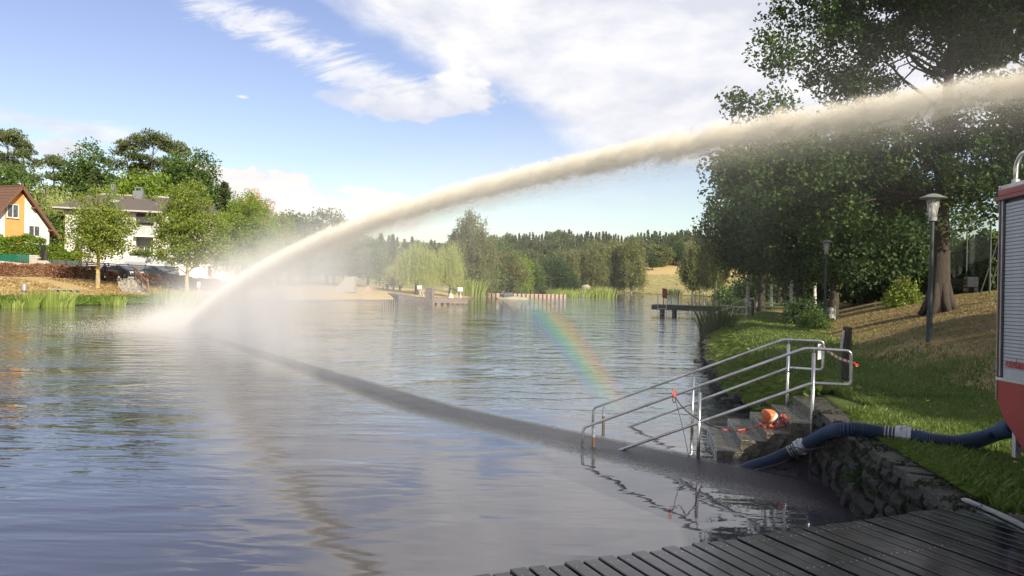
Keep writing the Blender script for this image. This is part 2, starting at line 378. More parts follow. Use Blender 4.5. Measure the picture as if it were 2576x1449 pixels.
bn = nt.nodes.new('ShaderNodeBump'); bn.inputs['Distance'].default_value = 0.10; cd_ = nt.nodes.new('ShaderNodeVectorMath'); cd_.operation = 'LENGTH'; nt.links.new(pos.o, cd_.inputs[0]); nt.links.new(E(nt, cd_.outputs['Value']).ss(30, 160, 1.0, 0.12).o, bn.inputs['Strength'])
nt.links.new((na3*0.6+na2*0.8+strk*0.6).o, bn.inputs['Height']); nt.links.new(bn.outputs[0], b.inputs['Normal'])
gobj = tag(link('ground', gme, gm), kind='structure')

# water
wv, wf = [], []
rw = np.geomspace(0.5, 420, 40); aw = np.linspace(0, 2*math.pi, 64, endpoint=False)
V = np.array([[r*math.sin(a), r*math.cos(a), 0.0] for r in rw for a in aw]+[[0, 0, 0]]); n = len(aw)
Q = [[k*n+q, k*n+(q+1) % n, (k+1)*n+(q+1) % n, (k+1)*n+q] for k in range(len(rw)-1) for q in range(n)]
Q += [[len(V)-1, q, (q+1) % n, len(V)-1][:3]+[(q+1) % n] for q in []]
wme = np_mesh('pond_water', V[:-1], np.array(Q)[:, ::-1])
wm = bpy.data.materials.new('pond_water'); wm.use_nodes = True; nt = wm.node_tree; b = nt.nodes['Principled BSDF']
pos = geo_pos(nt); x, y, z = split(nt, pos)
b.inputs['IOR'].default_value = 1.62; b.inputs['Roughness'].default_value = 0.03; b.inputs['Specular IOR Level'].default_value = 0.62
rd = (x*x+y*y).sqrt()
base_c = mixc(nt, noise_n(nt, pos, 0.12, 3).ss(.3, .7), (0.052, 0.053, 0.062), (0.066, 0.062, 0.068))
# long soft swells near the deck, shorter ripples farther out, rings spreading from where the jet lands
w1 = noise_n(nt, combine(nt, x*0.40+y*0.10, y*1.35-x*0.22, z), 1.05, 1.5, 0.4, 0.5)
w1b = noise_n(nt, combine(nt, x*0.45-y*0.05, y*1.9+x*0.15, z), 1.9, 1.0, 0.4, 0.8)
w2 = noise_n(nt, combine(nt, x*0.8, y*1.9, z), 3.6, 2, 0.5, 0.3)
w3 = noise_n(nt, combine(nt, x, y*1.2, z), 0.32, 2, 0.5)
ix, iy = -14.93, 35.43
dx = x-ix; dy = y-iy; ri = (dx*dx+dy*dy).sqrt()
ring = ((ri+(w3-0.5)*3.0)*(2*math.pi/0.85))._m('SINE')*ri.ss(3.0, 34.0, 1.0, 0.12)
quiet = x.ss(-6.0, 2.0)*y.ss(9, 19, 1, 0)
calmA = rd.ss(5.0, 22.0, 0.45, 1.0)*(quiet*-0.55+1.0)
calmB = rd.ss(7.0, 24.0, 0.10, 1.0)*(quiet*-0.85+1.0)
h = (w1*0.80+w1b*0.20)*(x.ss(-9.0, -2.0, 0.50, 1.0))*calmA*w3.ss(.3, .6, .6, 1.3)+w2*0.40*calmB*w3.ss(.35, .65, .3, 1.2)+ring*0.10*calmB
# the strip pelted by water falling out of the jet: pitted and dull, with the jet's cast shadow painted into its colour
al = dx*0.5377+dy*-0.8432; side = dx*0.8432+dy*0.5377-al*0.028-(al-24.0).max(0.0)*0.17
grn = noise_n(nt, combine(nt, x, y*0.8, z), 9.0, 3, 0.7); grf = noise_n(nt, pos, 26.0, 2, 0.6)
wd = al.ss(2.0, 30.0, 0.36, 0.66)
pelt_shadow = ((side/wd)+(grf-0.5)*1.4+(grn-0.5)*0.8).ss(-1.45, -0.45)*((side/wd)+(grn-0.5)*0.4).ss(0.45, 0.95, 1.0, 0.0)*al.ss(-1.5, 1.0)*al.ss(31.0, 35.0, 1.0, 0.0)
h = h+grf*pelt_shadow*0.30
nt.links.new(mixc(nt, pelt_shadow*0.8, base_c, (0.022, 0.016, 0.023)).o, b.inputs['Base Color'])
nt.links.new((pelt_shadow*-0.50+0.60).o, b.inputs['Specular IOR Level']); nt.links.new((pelt_shadow*0.30+0.025).o, b.inputs['Roughness'])
bn = nt.nodes.new('ShaderNodeBump'); bn.inputs['Strength'].default_value = 1.0; bn.inputs['Distance'].default_value = 0.05
nt.links.new(h.o, bn.inputs['Height']); nt.links.new(bn.outputs[0], b.inputs['Normal'])
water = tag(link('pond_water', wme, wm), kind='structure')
# ------------------------------------------------------------------ near: wall, deck, steps, rails, hose, truck
steel = mat('brushed_steel', (0.52, 0.53, 0.54), 0.28, 0.9, (0.36, 0.36, 0.36), 3, rvar=0.15)
rusty = mat('stained_steel', (0.22, 0.14, 0.06), 0.5, 0.4, (0.10, 0.075, 0.05), 9)
stone_dark = mat('mossy_stone', (0.036, 0.031, 0.027), 0.75, 0, (0.015, 0.021, 0.010), 4, bump=1.0, bscale=22, bdist=0.05)
stone_cap = mat('cap_stone', (0.065, 0.056, 0.045), 0.7, 0, (0.026, 0.029, 0.018), 9, bump=1.0, bscale=18, bdist=0.03)
stone_step = mat('wet_granite', (0.085, 0.076, 0.060), 0.22, 0, (0.040, 0.040, 0.028), 5, bump=0.5, bscale=60, rvar=0.3)
stone_rough = mat('split_granite', (0.15, 0.13, 0.085), 0.3, 0, (0.05, 0.048, 0.03), 14, bump=1.0, bscale=28, bdist=0.05)
wetwood = mat('wet_decking', (0.018, 0.018, 0.020), 0.14, 0, (0.006, 0.006, 0.007), 3.0, bump=0.10, bscale=14, rvar=0.16, stretch=(1, 1, 1), spec=0.38, coat=.1)
galv = mat('galvanised', (0.50, 0.51, 0.50), 0.45, 0.6, (0.36, 0.37, 0.37), 12)

# stone retaining wall
wpts = [Vector((3.61, 6.12)), Vector((3.64, 6.27)), Vector((4.10, 9.2)), Vector((4.50, 11.25))]
wall = empty('retaining_wall', (3.9, 8, 0), 'dark mossy stone retaining wall between the lawn and the pond', 'wall')
def wall_at(s):
    for a, b in zip(wpts, wpts[1:]):
        L = (b-a).length
        if s <= L: t = (b-a)/L; return a+t*s, t
        s -= L
    return b.copy(), t
wl = sum((b-a).length for a, b in zip(wpts, wpts[1:])); rg = random.Random(3)
core = MB()
for a, b in zip(wpts, wpts[1:]):
    t = (b-a).normalized(); nn = Vector((t.y, -t.x)); core.prism([a+nn*0.10, b+nn*0.10, b+nn*0.4, a+nn*0.4], -0.6, 0.80)
core.build('wall_core', stone_dark, wall)
zr = -0.25
for row, hh in enumerate((0.19, 0.17, 0.20, 0.15, 0.18, 0.15)):
    s = rg.uniform(0, .15)
    while s < wl-0.06:
        L = rg.uniform(0.13, 0.42); L = min(L, wl-s); p, t = wall_at(s+L/2); nn = Vector((t.y, -t.x)); ang = math.atan2(t.y, t.x)+rg.uniform(-.08, .08)
        dpt = 0.30; off = 0.13+rg.uniform(-0.035, 0.035)+row*0.004; h2 = hh*rg.uniform(0.9, 1.12); bx = []
        for lz in (0, .5, 1):
            bul = .035 if lz == .5 else 0
            for (lx, ly) in [(-1, -1), (1, -1), (1, 1), (.1, 1.12), (-1, 1)]:
                bx.append(Vector((lx*(L/2-.010)*(1.0 if lz == .5 else rg.uniform(.9, .99))+rg.uniform(-.010, .010), -ly*(dpt/2+bul*(ly > 0))+rg.uniform(-.02, .02), lz*h2+rg.uniform(-.018, .018))))
        M = Matrix.Rotation(ang, 3, 'Z'); c = Vector((p.x, p.y, zr))+Vector((nn.x, nn.y, 0))*(off+dpt/2-0.15)
        M2 = Matrix(((t.x, -nn.x, 0), (t.y, -nn.y, 0), (0, 0, 1))); vs = [c+M2@Vector((v.x, -v.y, v.z)) for v in bx]
        mb = MB(); mb.add(vs, [(4, 3, 2, 1, 0), (10, 11, 12, 13, 14)]+[(k*5+i_, k*5+(i_+1) % 5, k*5+5+(i_+1) % 5, k*5+5+i_) for k in (0, 1) for i_ in range(5)])
        mb.build('stone', stone_dark, wall, bevel=0.008); s += L
    zr += hh
s = 0.0
while s < wl-0.05:
    L = min(rg.uniform(.22, .6), wl-s); p, t = wall_at(s+L/2); nn = Vector((t.y, -t.x)); dw = .38+rg.uniform(-.05, .06); of = dw/2+rg.uniform(-.05, .0)
    mb = MB(); mb.box((p.x+nn.x*of, p.y+nn.y*of, 0.815+rg.uniform(-.018, .018)), (L-.02, dw, .085), math.atan2(t.y, t.x)+rg.uniform(-.07, .07)); mb.jitter(.020, int(s*50))
    mb.build('cap_stone', stone_cap, wall, bevel=0.012); s += L
wm_ = leafmat('wall_weed', (0.05, 0.12, 0.03), (0.03, 0.08, 0.02))
def leafy(name, c, n, rad, size, label, cat, seed, group=None, face=None):
    r_ = np.random.RandomState(seed); V = []; Q = []
    for k in range(n):
        a = r_.uniform(0, 6.28); e = r_.uniform(-.2, 1.1); d = np.array([math.cos(a)*math.cos(e), math.sin(a)*math.cos(e), math.sin(e)])
        p = np.array(c)+d*rad*r_.uniform(.1, .7); w = np.cross(d, [0, 0, 1])+r_.normal(0, .2, 3); w /= np.linalg.norm(w); l = size*r_.uniform(.6, 1.3)
        b0 = len(V); V += [p, p+d*l*.5+w*l*.3, p+d*l+np.array([0, 0, -l*.25]), p+d*l*.5-w*l*.3]; Q.append([b0, b0+1, b0+2, b0+3])
    o = link(name, np_mesh(name, V, Q), wm_); return tag(o, label, cat, group)
leafy('wall_fern', (3.96, 8.75, .42), 34, .13, .13, 'broad leaved weed rooted in the pond wall below the hose', 'plant', 4)
leafy('wall_fern', (3.92, 8.1, .46), 40, .14, .07, 'small round tuft of weed on the wall face, right of the broad leaved one', 'plant', 5)
leafy('wall_fern', (3.75, 7.3, .25), 26, .10, .08, 'thin dark weed low on the pond wall nearest the deck', 'plant', 6)

# decking
eL, eR = Vector((-.14, 4.52)), Vector((3.28, 6.06)); e_ = (eR-eL).normalized(); q_ = Vector((e_.y, -e_.x))
deck = empty('deck', (1.5, 4.5, .83), 'wet dark timber deck with grooved planks in the near right corner', 'deck')
def clip(poly, a, b):                        # keep the left of a -> b
    out = []; n = b-a
    for i in range(len(poly)):
        p, q = poly[i], poly[(i+1) % len(poly)]; dp = n.x*(p.y-a.y)-n.y*(p.x-a.x); dq = n.x*(q.y-a.y)-n.y*(q.x-a.x)
        if dp >= 0: out.append(p)
        if dp*dq < 0: out.append(p+(q-p)*(dp/(dp-dq)))
    return out
st0, st1 = Vector((3.72, 3.0)), Vector((3.80, 6.30))
screws = MB(); k = 0; s = -4.2
while s < 4.6:
    w = 0.122; a = eL+e_*s; j = rg.uniform(-.02, .02); p = [a-q_*j, a+e_*(w-.017)-q_*j, a+e_*(w-.017)+q_*5.2, a+q_*5.2]
    p = clip(p, st0, st1)
    if len(p) >= 3:
        z1 = .87+rg.uniform(-.005, .005)
        mb = MB(); n = len(p); cx = sum((v for v in p), Vector((0, 0)))/n
        mb.prism(p, z1-.035, z1)
        mb.build('plank', wetwood, deck, bevel=0.007)
        if len(p) == 4 and s < 3.6:
            for dq in (.10, .62, 1.3):
                for de in (.03, .08): c = a+e_*de+q_*dq; screws.lathe([(.0028, 0), (.0028, .001)], (c.x, c.y, z1), 6)
    s += w
screws.build('deck_screw', galv, deck, kind='stuff')
bm_ = MB()
for dq in (.06, .9, 1.8): a = eL+q_*dq-e_*4.2; b = eL+q_*dq+e_*4.05; bm_.bar((a.x, a.y, .755), (b.x, b.y, .755), .09, .14)
bm_.build('joist', wetwood, deck)
for s in (-3, -.9, 1.2, 3.1):
    c = eL+e_*s+q_*.25; MB().box((c.x, c.y, .05), (.14, .14, 1.25)).build('deck_post', wetwood, deck)
mb = MB(); a, b = Vector((3.83, 3.0)), Vector((3.83, 6.05)); mb.bar((3.77, 3.0, .886), (3.84, 6.0, .886), .05, .02); mb.bar((3.84, 6.0, .886), (3.80, 6.38, .886), .05, .02)
tag(mb.build('metal_strip', mat('aluminium', (.60, .61, .62), .4, .7)), 'pale metal edging strip along the right end of the deck', 'edging')
gr = MB(); rg2 = random.Random(9)
for k in range(260):
    x = rg2.uniform(3.9, 4.35); y = rg2.uniform(4.2, 6.0); gr.box((x, y, gz_at(x, y)+.012), (rg2.uniform(.02, .05),)*3, rot=Matrix.Rotation(rg2.uniform(0, 3), 3, Vector((rg2.random(), rg2.random(), 1))))
tag(gr.build('gravel', mat('gravel', (.20, .16, .12), .85, 0, (.10, .08, .06), 20)), 'patch of brown gravel beside the deck edging', 'gravel', kind='stuff')

# stone steps into the water
sN = [(1160, 985, .115), (1340, 905, .27), (1535, 850, .43), (1720, 775, .59), (1900, 690, .75)]
sF = [(1085, 795, .115), (1240, 740, .27), (1408, 690, .43), (1570, 635, .59), (1740, 575, .75)]
N_ = [P(*z6(a, b), z) for a, b, z in sN]; F_ = [P(*z6(a, b), z) for a, b, z in sF]
run = Vector((.985, -.17, 0))
steps = empty('stone_steps', (N_[2].x, N_[2].y, 0), 'wet granite block steps going down into the pond', 'steps')
for k in range(5):
    n0, f0 = N_[k], F_[k]; dep = .36+.10 if k < 4 else 1.55
    a, b = n0.copy(), f0.copy(); c, d = f0+run*dep, n0+run*dep; ex = rg.uniform(-.05, .04)
    if k == 4: b = f0+(f0-n0)*.05
    mb = MB(); m_ = 7; wv_ = (n0-f0).normalized(); zb = k*.155-.16 if k else -.3
    mb.prism([(a.x, a.y), (b.x, b.y), (c.x, c.y), (d.x, d.y)], zb, n0.z)
    mb.build('step_block' if k < 4 else 'landing_slab', stone_step, steps, bevel=.012)
    rr = MB(); rr_ = random.Random(k+20); nx, nz = 7, 4; base = len(rr.v)   # split face of the block end
    vs = []
    for iz in range(nz):
        for ixx in range(nx):
            u = ixx/(nx-1); w = iz/(nz-1); q = a+run*(dep*u); bul = (.05+rr_.uniform(-.03, .05))*math.sin(math.pi*min(max(u, .06), .94))**.4*(.25+.75*math.sin(math.pi*max(.08, min(.92, w))))
            drop = .0 if k == 4 else rr_.uniform(0, .10)*(1-w)
            vs.append(Vector((q.x, q.y, 0))+wv_*bul+Vector((0, 0, zb+(n0.z-.006-zb)*w-drop*(w < .5))))
    rr.add(vs, [(iz*nx+i_, iz*nx+i_+1, (iz+1)*nx+i_+1, (iz+1)*nx+i_) for iz in range(nz-1) for i_ in range(nx-1)])
    rr.build('split_face', stone_rough, steps, smooth=False)
mb = MB(); pa = N_[1]+Vector((.1, .12, 0)); mb.prism([(N_[1].x+.25, N_[1].y+.1), (F_[1].x+.25, F_[1].y-.1), (F_[4].x+.3, F_[4].y-.1), (N_[4].x+.3, N_[4].y+.1)], -.5, [.05, .05, .5, .5]); mb.build('footing', stone_dark, steps)

# handrails
def tubes(mb, pts, r, fr=.07): mb.tube(fillet(pts, fr, 5), r, 12)
RA, RB = Vector((1.79, 12.09, 0)), Vector((2.91, 11.72, 0)); FA, FB = Vector((2.2, 14.06, 0)), Vector((3.32, 13.70, 0))
nr_ = lambda x, y: PV(*z6(x, y), RA, RB); fr_ = lambda x, y: PV(*z6(x, y), FA, FB)
def handrail(f, top, low, posts, label, stain):
    root = empty('handrail', (f(*posts[1][:2]).x, f(*posts[1][:2]).y, 0), label, 'handrail', 'steel handrails of the stone steps')
    tp = [f(*q) for q in top]; tp = [Vector((tp[0].x, tp[0].y, -.5))]+tp
    tp[1].x, tp[1].y = tp[0].x, tp[0].y
    lw = [f(*q) for q in low]; e = lw[-1]; e2 = e+(e-lw[-2]).normalized()*1.0
    mb = MB(); tubes(mb, tp+lw[:1]+lw[1:]+[e2], .0235); mb.build('rail', steel, root, smooth=True)
    for x, y, zb in posts:
        t = f(x, y); o = MB(); o.tube([(t.x, t.y, zb), (t.x, t.y, t.z-.07)], .026, 12); o.build('post', steel, root, smooth=True)
        o = MB(); o.tube([(t.x, t.y, t.z-.07), (t.x, t.y, t.z)], .008, 8); o.build('pin', steel, root)
        o = MB(); o.tube([(t.x, t.y, -.2), (t.x, t.y, .16)], .0268, 12, caps=False); o.build('stain', rusty, root, smooth=True)
    return root
hn = handrail(nr_, [(150, 812), (1828, 213), (2172, 234)], [(2172, 490), (1880, 476), (440, 978)], [(232, 785, -.6), (1032, 512, -.6), (1893, 214, -.3)], 'near steel handrail with knotted red rope beside the steps', 1)
hf = handrail(fr_, [(227, 665), (1665, 147), (1965, 160)], [(1958, 377), (1705, 360), (495, 806)], [(307, 640, -.6), (984, 396, -.6), (1702, 150, -.1)], 'far steel handrail with barrier tape tied to its end', 1)

# barrier tape, tag, wooden post with paper
ta, tb, tc_ = fr_(1952, 190), nr_(2172, 318), nr_(2215, 342)
tape = empty('barrier_tape', ta, 'red and white barrier tape stretched between the two handrails', 'tape')
for k in range(14):
    a = ta.lerp(tb, k/14); b = ta.lerp(tb, (k+1)/14); sag = lambda t: Vector((0, 0, -.05*math.sin(math.pi*t)))
    MB().bar(a+sag(k/14), b+sag((k+1)/14), .006, .035).build('red_band' if k % 2 == 0 else 'white_band', mat('tape_red', (.62, .03, .03), .4) if k % 2 == 0 else mat('tape_white', (.75, .75, .75), .4), tape)
o = MB(); o.tube([tb, tb.lerp(tc_, .6)+Vector((0, 0, .015)), tc_], .012, 6); o.tube([tc_+Vector((.02*math.cos(a), 0, .014*math.sin(a))) for a in np.linspace(0, 6.3, 10)], .008, 5); o.build('knot', mat('tape_red', (.62, .03, .03)), tape)
o = MB(); c = fr_(1940, 225); o.prism([(c.x-.04, c.y), (c.x+.03, c.y-.01), (c.x+.035, c.y+.01), (c.x-.04, c.y+.006)], [c.z-.17, c.z-.15, c.z-.15, c.z-.17], c.z+.10)
tag(o.build('paper_tag', mat('white_paper', (.72, .73, .75), .7)), 'torn white plastic strip hanging from the far handrail', 'tag')
pb = P(2127, 968, .86); pt = D(2127, 823, pb.y)
post = empty('wooden_post', pb, 'weathered dark wooden post behind the handrails with a white paper', 'post')
oldwood = mat('old_wood', (.085, .068, .052), .85, 0, (.04, .035, .028), 9, bump=.8, bscale=25, stretch=(3, 3, .5))
o = MB(); o.tube([pb-Vector((0, 0, .2)), pb+Vector((0, 0, .5)), Vector((pb.x+.01, pb.y, pt.z))], [.085, .082, .078], 9); o.jitter(.006, 2); o.build('shaft', oldwood, post)
o = MB(); o.box((pb.x-.10, pb.y-.05, pt.z-.22), (.075, .006, .34), rot=Matrix.Rotation(.12, 3, 'Y')@Matrix.Rotation(.6, 3, 'Z')); o.build('paper', mat('white_paper', (.72, .73, .75)), post)

# float and ropes
orange = mat('orange_plastic', (.80, .20, .045), .35, 0, (.62, .16, .05), 7)
ropem = mat('orange_rope', (.72, .12, .06), .7, 0, (.42, .05, .04), 30); ropeb = mat('dark_rope', (.05, .025, .025), .8)
bc = P(*z6(1560, 775), .43)+Vector((.0, 0, .10))
fl = empty('float_buoy', bc-Vector((0, 0, .1)), 'orange and white float lying on the steps in tangled rope', 'buoy')
ax = Matrix.Rotation(R(125), 3, Vector((.3, 1, 0)))
MB().lathe([(.03, -.15), (.055, -.13), (.10, -.06), (.115, .0), (.11, .03)], bc, 16, ax).build('body', orange, fl, smooth=True)
MB().lathe([(.1105, .03), (.098, .075), (.06, .11), (.015, .125)], bc, 16, ax).build('cap', mat('float_white', (.72, .66, .56), .4, 0, (.6, .42, .3), 10), fl, smooth=True)
rp = empty('mooring_rope', N_[2], 'orange rope coiled round the float and tied to the near handrail', 'rope')
k0 = nr_(838, 570)
zz = lambda x, y, z: P(*z6(x, y), z)
MB().tube(catmull([k0, nr_(900, 655)+Vector((0, .05, 0)), zz(960, 710, .75), zz(1050, 765, .52), zz(1120, 800, .36), zz(1200, 826, .2)], 6), .009, 6).build('dark_length', ropeb, rp)
MB().tube(catmull([zz(1200, 826, .2), zz(1290, 837, .2), zz(1320, 832, .285), zz(1400, 820, .29), zz(1480, 800, .44), zz(1490, 770, .50), zz(1510, 765, .52), zz(1515, 790, .46), zz(1490, 800, .44), zz(1540, 803, .44), zz(1600, 800, .45), zz(1640, 770, .50), zz(1650, 740, .62), zz(1640, 720, .68), zz(1670, 720, .66), zz(1672, 740, .62), zz(1645, 785, .5), zz(1600, 800, .45), zz(1560, 795, .47), zz(1600, 770, .52), zz(1620, 765, .55)], 6), .011, 6).build('orange_length', ropem, rp)
MB().tube(catmull([zz(1510, 812, .44), zz(1560, 806, .45), zz(1630, 812, .45), zz(1690, 790, .46), zz(1660, 760, .5), zz(1700, 745, .61), zz(1640, 742, .6), zz(1680, 800, .46), zz(1600, 815, .45)], 6), .010, 6).build('net_tangle', mat('red_cord', (.30, .03, .03), .8), rp)
kn = [k0+Vector((math.cos(a)*.03*(1-.3*math.sin(a)), 0, .055+.11*math.sin(a)*.5)) for a in np.linspace(-1.5, 4.8, 14)]
MB().tube(kn, .008, 6).build('loop', ropem, rp)
MB().tube([k0+Vector((math.cos(a)*.022, 0, -.06+.09*math.sin(a)*.6)) for a in np.linspace(1.5, 7.8, 14)], .007, 6).build('loop', ropeb, rp)
MB().lathe([(.015, -.03), (.034, -.01), (.034, .02), (.012, .04)], k0, 8).build('knot', ropem, rp)
lineb = empty('hanging_line', k0, 'thin dark line hanging from the near handrail down to the water', 'rope')
e = P(*z6(960, 1028), 0); MB().tube([k0, k0.lerp(e, .5), e-Vector((0, 0, .1))], .005, 5).build('strand', ropeb, lineb)

# suction hose
def ribbed(pts, r, pitch=.0165, amp=.0065, n=18):
    pts = catmull(pts, 14); L = [0]
    for a, b in zip(pts, pts[1:]): L.append(L[-1]+(b-a).length)
    out, rad = [], []; s = 0; i = 0; ph = 0
    while s < L[-1]:
        while L[i+1] < s: i += 1
        out.append(pts[i].lerp(pts[i+1], (s-L[i])/max(1e-6, L[i+1]-L[i]))); rad.append(r+(amp if ph % 3 == 1 else 0)-(amp*.5 if ph % 3 == 2 else 0)); s += pitch/3; ph += 1
    mb = MB(); mb.tube(out, rad, n); return mb
hosem = bpy.data.materials.new('blue_ribbed_hose'); hosem.use_nodes = True; nt = hosem.node_tree; b = nt.nodes['Principled BSDF']
an = nt.nodes.new('ShaderNodeAttribute'); an.attribute_name = 'rib'
nt.links.new(mixc(nt, E(nt, an.outputs['Fac']), (0.003, 0.007, 0.022), (0.05, 0.09, 0.17)).o, b.inputs['Base Color']); b.inputs['Roughness'].default_value = .45; b.inputs['Specular IOR Level'].default_value = .3
HR = .080
hz = lambda x, y, z: P(*z7(x, y), z)
H0 = [hz(235, 632, -.02), hz(400, 578, .10), hz(520, 522, .22), hz(600, 490, .30)]
H0 = [H0[0]+(H0[0]-H0[1])*.9+Vector((0, 0, -.1))]+H0
H1 = [hz(672, 455, .38), hz(760, 405, .56), hz(850, 362, .78), hz(950, 342, .96), hz(1080, 345, .97), hz(1200, 362, .95), hz(1345, 382, .95)]
H2 = [hz(1470, 396, .95), hz(1600, 422, .95), hz(1740, 440, .94), hz(1850, 440, .95), hz(2000, 412, .97), hz(2130, 365, 1.02)]
H2.append(D(*z7(2230, 328), 6.75)); H2.append(D(*z7(2330, 290), 6.5)); H2.append(H2[-1]+Vector((.25, -.3, .12))); H2.append(H2[-1]+Vector((.2, -.35, .2)))
hose = empty('suction_hose', (H1[3].x, H1[3].y, .9), 'blue ribbed suction hose running from the fire truck into the pond', 'hose')
for pts in (H0, H1, H2):
    mb = ribbed(pts, HR); nrings = len(mb.v)//18
    o = mb.build('hose_section', hosem, hose, smooth=True)
    at = o.data.attributes.new('rib', 'FLOAT', 'POINT'); at.data.foreach_set('value', np.repeat(np.array([1.0 if (k % 3) == 1 else 0.0 for k in range(nrings)]), 18))
def coupling(a, b):
    ax = (b-a).normalized(); M = ax.to_track_quat('Z', 'Y').to_matrix(); c = (a+b)/2; L = (b-a).length/2
    MB().lathe([(.082, -L-.13), (.089, -L-.12), (.089, -L)], c, 16, M).build('cuff', mat('black_rubber', (.02, .02, .024), .5), hose, smooth=False)
    MB().lathe([(.089, L), (.089, L+.12), (.082, L+.13)], c, 16, M).build('cuff', mat('black_rubber', (.02, .02, .024), .5), hose)
    MB().lathe([(.090, -L), (.108, -L+.005), (.112, -L*.35), (.104, -L*.3), (.104, -L*.1), (.118, -L*.05), (.122, L*.4), (.110, L*.45), (.106, L*.95), (.09, L)], c, 20, M).build('coupling', galv, hose)
    for k in (-1, 1):
        for q in (.025, .065, .10): MB().lathe([(.0905, -.005), (.092, 0), (.0905, .005)], c+ax*k*(L+q), 16, M).build('clamp_band', galv, hose)
    for a_ in (0, 2.1, 4.2): v = M@Vector((math.cos(a_)*.108, math.sin(a_)*.108, 0)); MB().box(c+v, (.03, .03, .05), rot=M).build('lug', galv, hose)
coupling(H0[-1], H1[0]); coupling(H1[-1], H2[0])
gl = empty('guy_line', H0[-1], 'thin grey rope slung under the hose couplings and over the wall', 'rope')
MB().tube(catmull([hz(290, 645, .02)+Vector((0, -.02, 0)), hz(470, 600, .08), hz(600, 540, .2), hz(700, 505, .3), hz(660, 497, .33), hz(580, 475, .42), hz(560, 495, .3), hz(700, 492, .36), hz(820, 470, .45), hz(900, 420, .68), hz(960, 378, .87), hz(1010, 366, .885), hz(1120, 378, .885), hz(1200, 400, .88)], 6), .0065, 5).build('strand', mat('grey_rope', (.16, .15, .13), .8), gl)

# fire truck: the side runs away from the camera, the rear is the far end
TO = Vector((4.19, 6.60, .90)); ty = Vector((-.076, -1, .022)).normalized(); tx = Vector((1, -.076, 0)).normalized(); tz = tx.cross(ty)*-1
if tz.z < 0: tz = -tz
truck = empty('fire_truck', (5.3, 3.4, .9), 'red fire truck with a pale roller shutter at the right edge', 'fire truck')
T = lambda l, w, h: TO+ty*l+tx*w+tz*h           # along the side, across, up
red = mat('fire_red', (.33, .004, .008), .35, 0, (.27, .004, .009), 2, coat=.12); redd = mat('dark_red', (.26, .02, .025), .35)
blk = mat('black_trim', (.015, .015, .02), .4); shm = mat('shutter_grey', (.47, .50, .53), .42, .25, (.42, .45, .48), 5); alu = mat('aluminium', (.60, .61, .62), .4, .7)
def tbox(l0, l1, w0, w1, h0, h1, name, mt, parent=truck, bev=0.0):
    mb = MB(); vs = [T(l, w, h) for h in (h0, h1) for l, w in ((l0, w0), (l1, w0), (l1, w1), (l0, w1))]
    mb.add(vs, [(3, 2, 1, 0), (4, 5, 6, 7), (0, 1, 5, 4), (1, 2, 6, 5), (2, 3, 7, 6), (3, 0, 4, 7)]); return mb.build(name, mt, parent, bevel=bev)
Wd = 2.4
ht = lambda px, py, l=0.0: (lambda q: (q-TO).dot(tz))(D(px, py, (TO+ty*l).y))
h_top, h_cor, h_sh0, h_low = ht(2519, 466), ht(2519, 500), ht(2510, 948), ht(2508, 1005)
mb = MB(); prof = [(0, h_low), (0, h_sh0), (1.35, h_sh0), (1.35, .42), (.42, .42), (.12, h_low-.16)]
mb.add([T(l, 0.004, h) for l, h in prof]+[T(l, Wd-.004, h) for l, h in prof], [(0, 1, 2, 3, 4, 5), (11, 10, 9, 8, 7, 6)]+[(i, (i+1) % 6, 6+(i+1) % 6, 6+i) for i in range(6)])
mb.build('lower_panel', red, truck, bevel=.008)
tbox(.0, 1.85, .03, Wd-.03, h_sh0, h_cor, 'body', redd)
tbox(-.01, 1.87, -.012, Wd+.012, h_cor+.02, h_top-.03, 'cornice', red, bev=.012); tbox(-.03, 1.89, -.03, Wd+.03, h_cor-.012, h_cor+.02, 'drip_rail', redd)
tbox(-.02, 1.87, 0, Wd, h_top-.03, h_top, 'roof', alu)
tbox(.0, .008, -.006, .028, h_low, h_top, 'rear_edge_trim', galv)
tbox(.012, .045, .0, .03, h_sh0+.01, h_cor-.012, 'corner_pillar', mat('maroon', (.10, .012, .02), .3)); tbox(.046, .056, -.004, .03, h_sh0+.01, h_cor-.012, 'guide_rail', alu)
tbox(.057, .078, .004, .03, h_sh0, h_cor-.012, 'shutter_channel', blk)
tbox(.0, 1.8, -.008, .03, h_sh0-.025, h_sh0, 'sill_rail', alu)
sp = .0305; k = 0; h = h_sh0+.085
base_slat = None
tbox(.079, 1.7, .010, .03, h_sh0+.001, h-.002, 'shutter_foot', shm)
h_end = h_cor-.014
while h+sp < h_end:
    if base_slat is None:
        mb = MB(); w_ = [(0.013, 0), (.010, .002), (.010, sp-.0045), (.014, sp-.0025)]
        vs = [T(l, w, hh)-T(0, 0, 0)+TO*0 for l in (.079, 1.7) for w, hh in [(.03, 0)]+w_+[(.03, sp-.002)]]
        mb.add(vs, [(0, 1, 2, 3, 4, 5), (11, 10, 9, 8, 7, 6)]+[(i, (i+1) % 6, 6+(i+1) % 6, 6+i) for i in range(6)]); base_slat = mb.mesh('slat')
        bm0 = base_slat
    me = bm0; o = bpy.data.objects.new('slat', me); COL.objects.link(o)
    if not me.materials: me.materials.append(shm)
    o.parent = truck; o.matrix_parent_inverse = Matrix.Translation(-truck.location); o.location = T(0, 0, h); h += sp
tbox(.079, 1.7, .02, .03, h, h_end, 'shutter_head', blk)
fc = bpy.data.curves.new('lettering', 'FONT'); fc.body = 'rosenbauer'; fc.size = .118; fc.extrude = .001; fc.space_character = .82
lt = bpy.data.objects.new('lettering', fc); COL.objects.link(lt); fc.materials.append(mat('letter_red', (.55, .02, .03), .4))
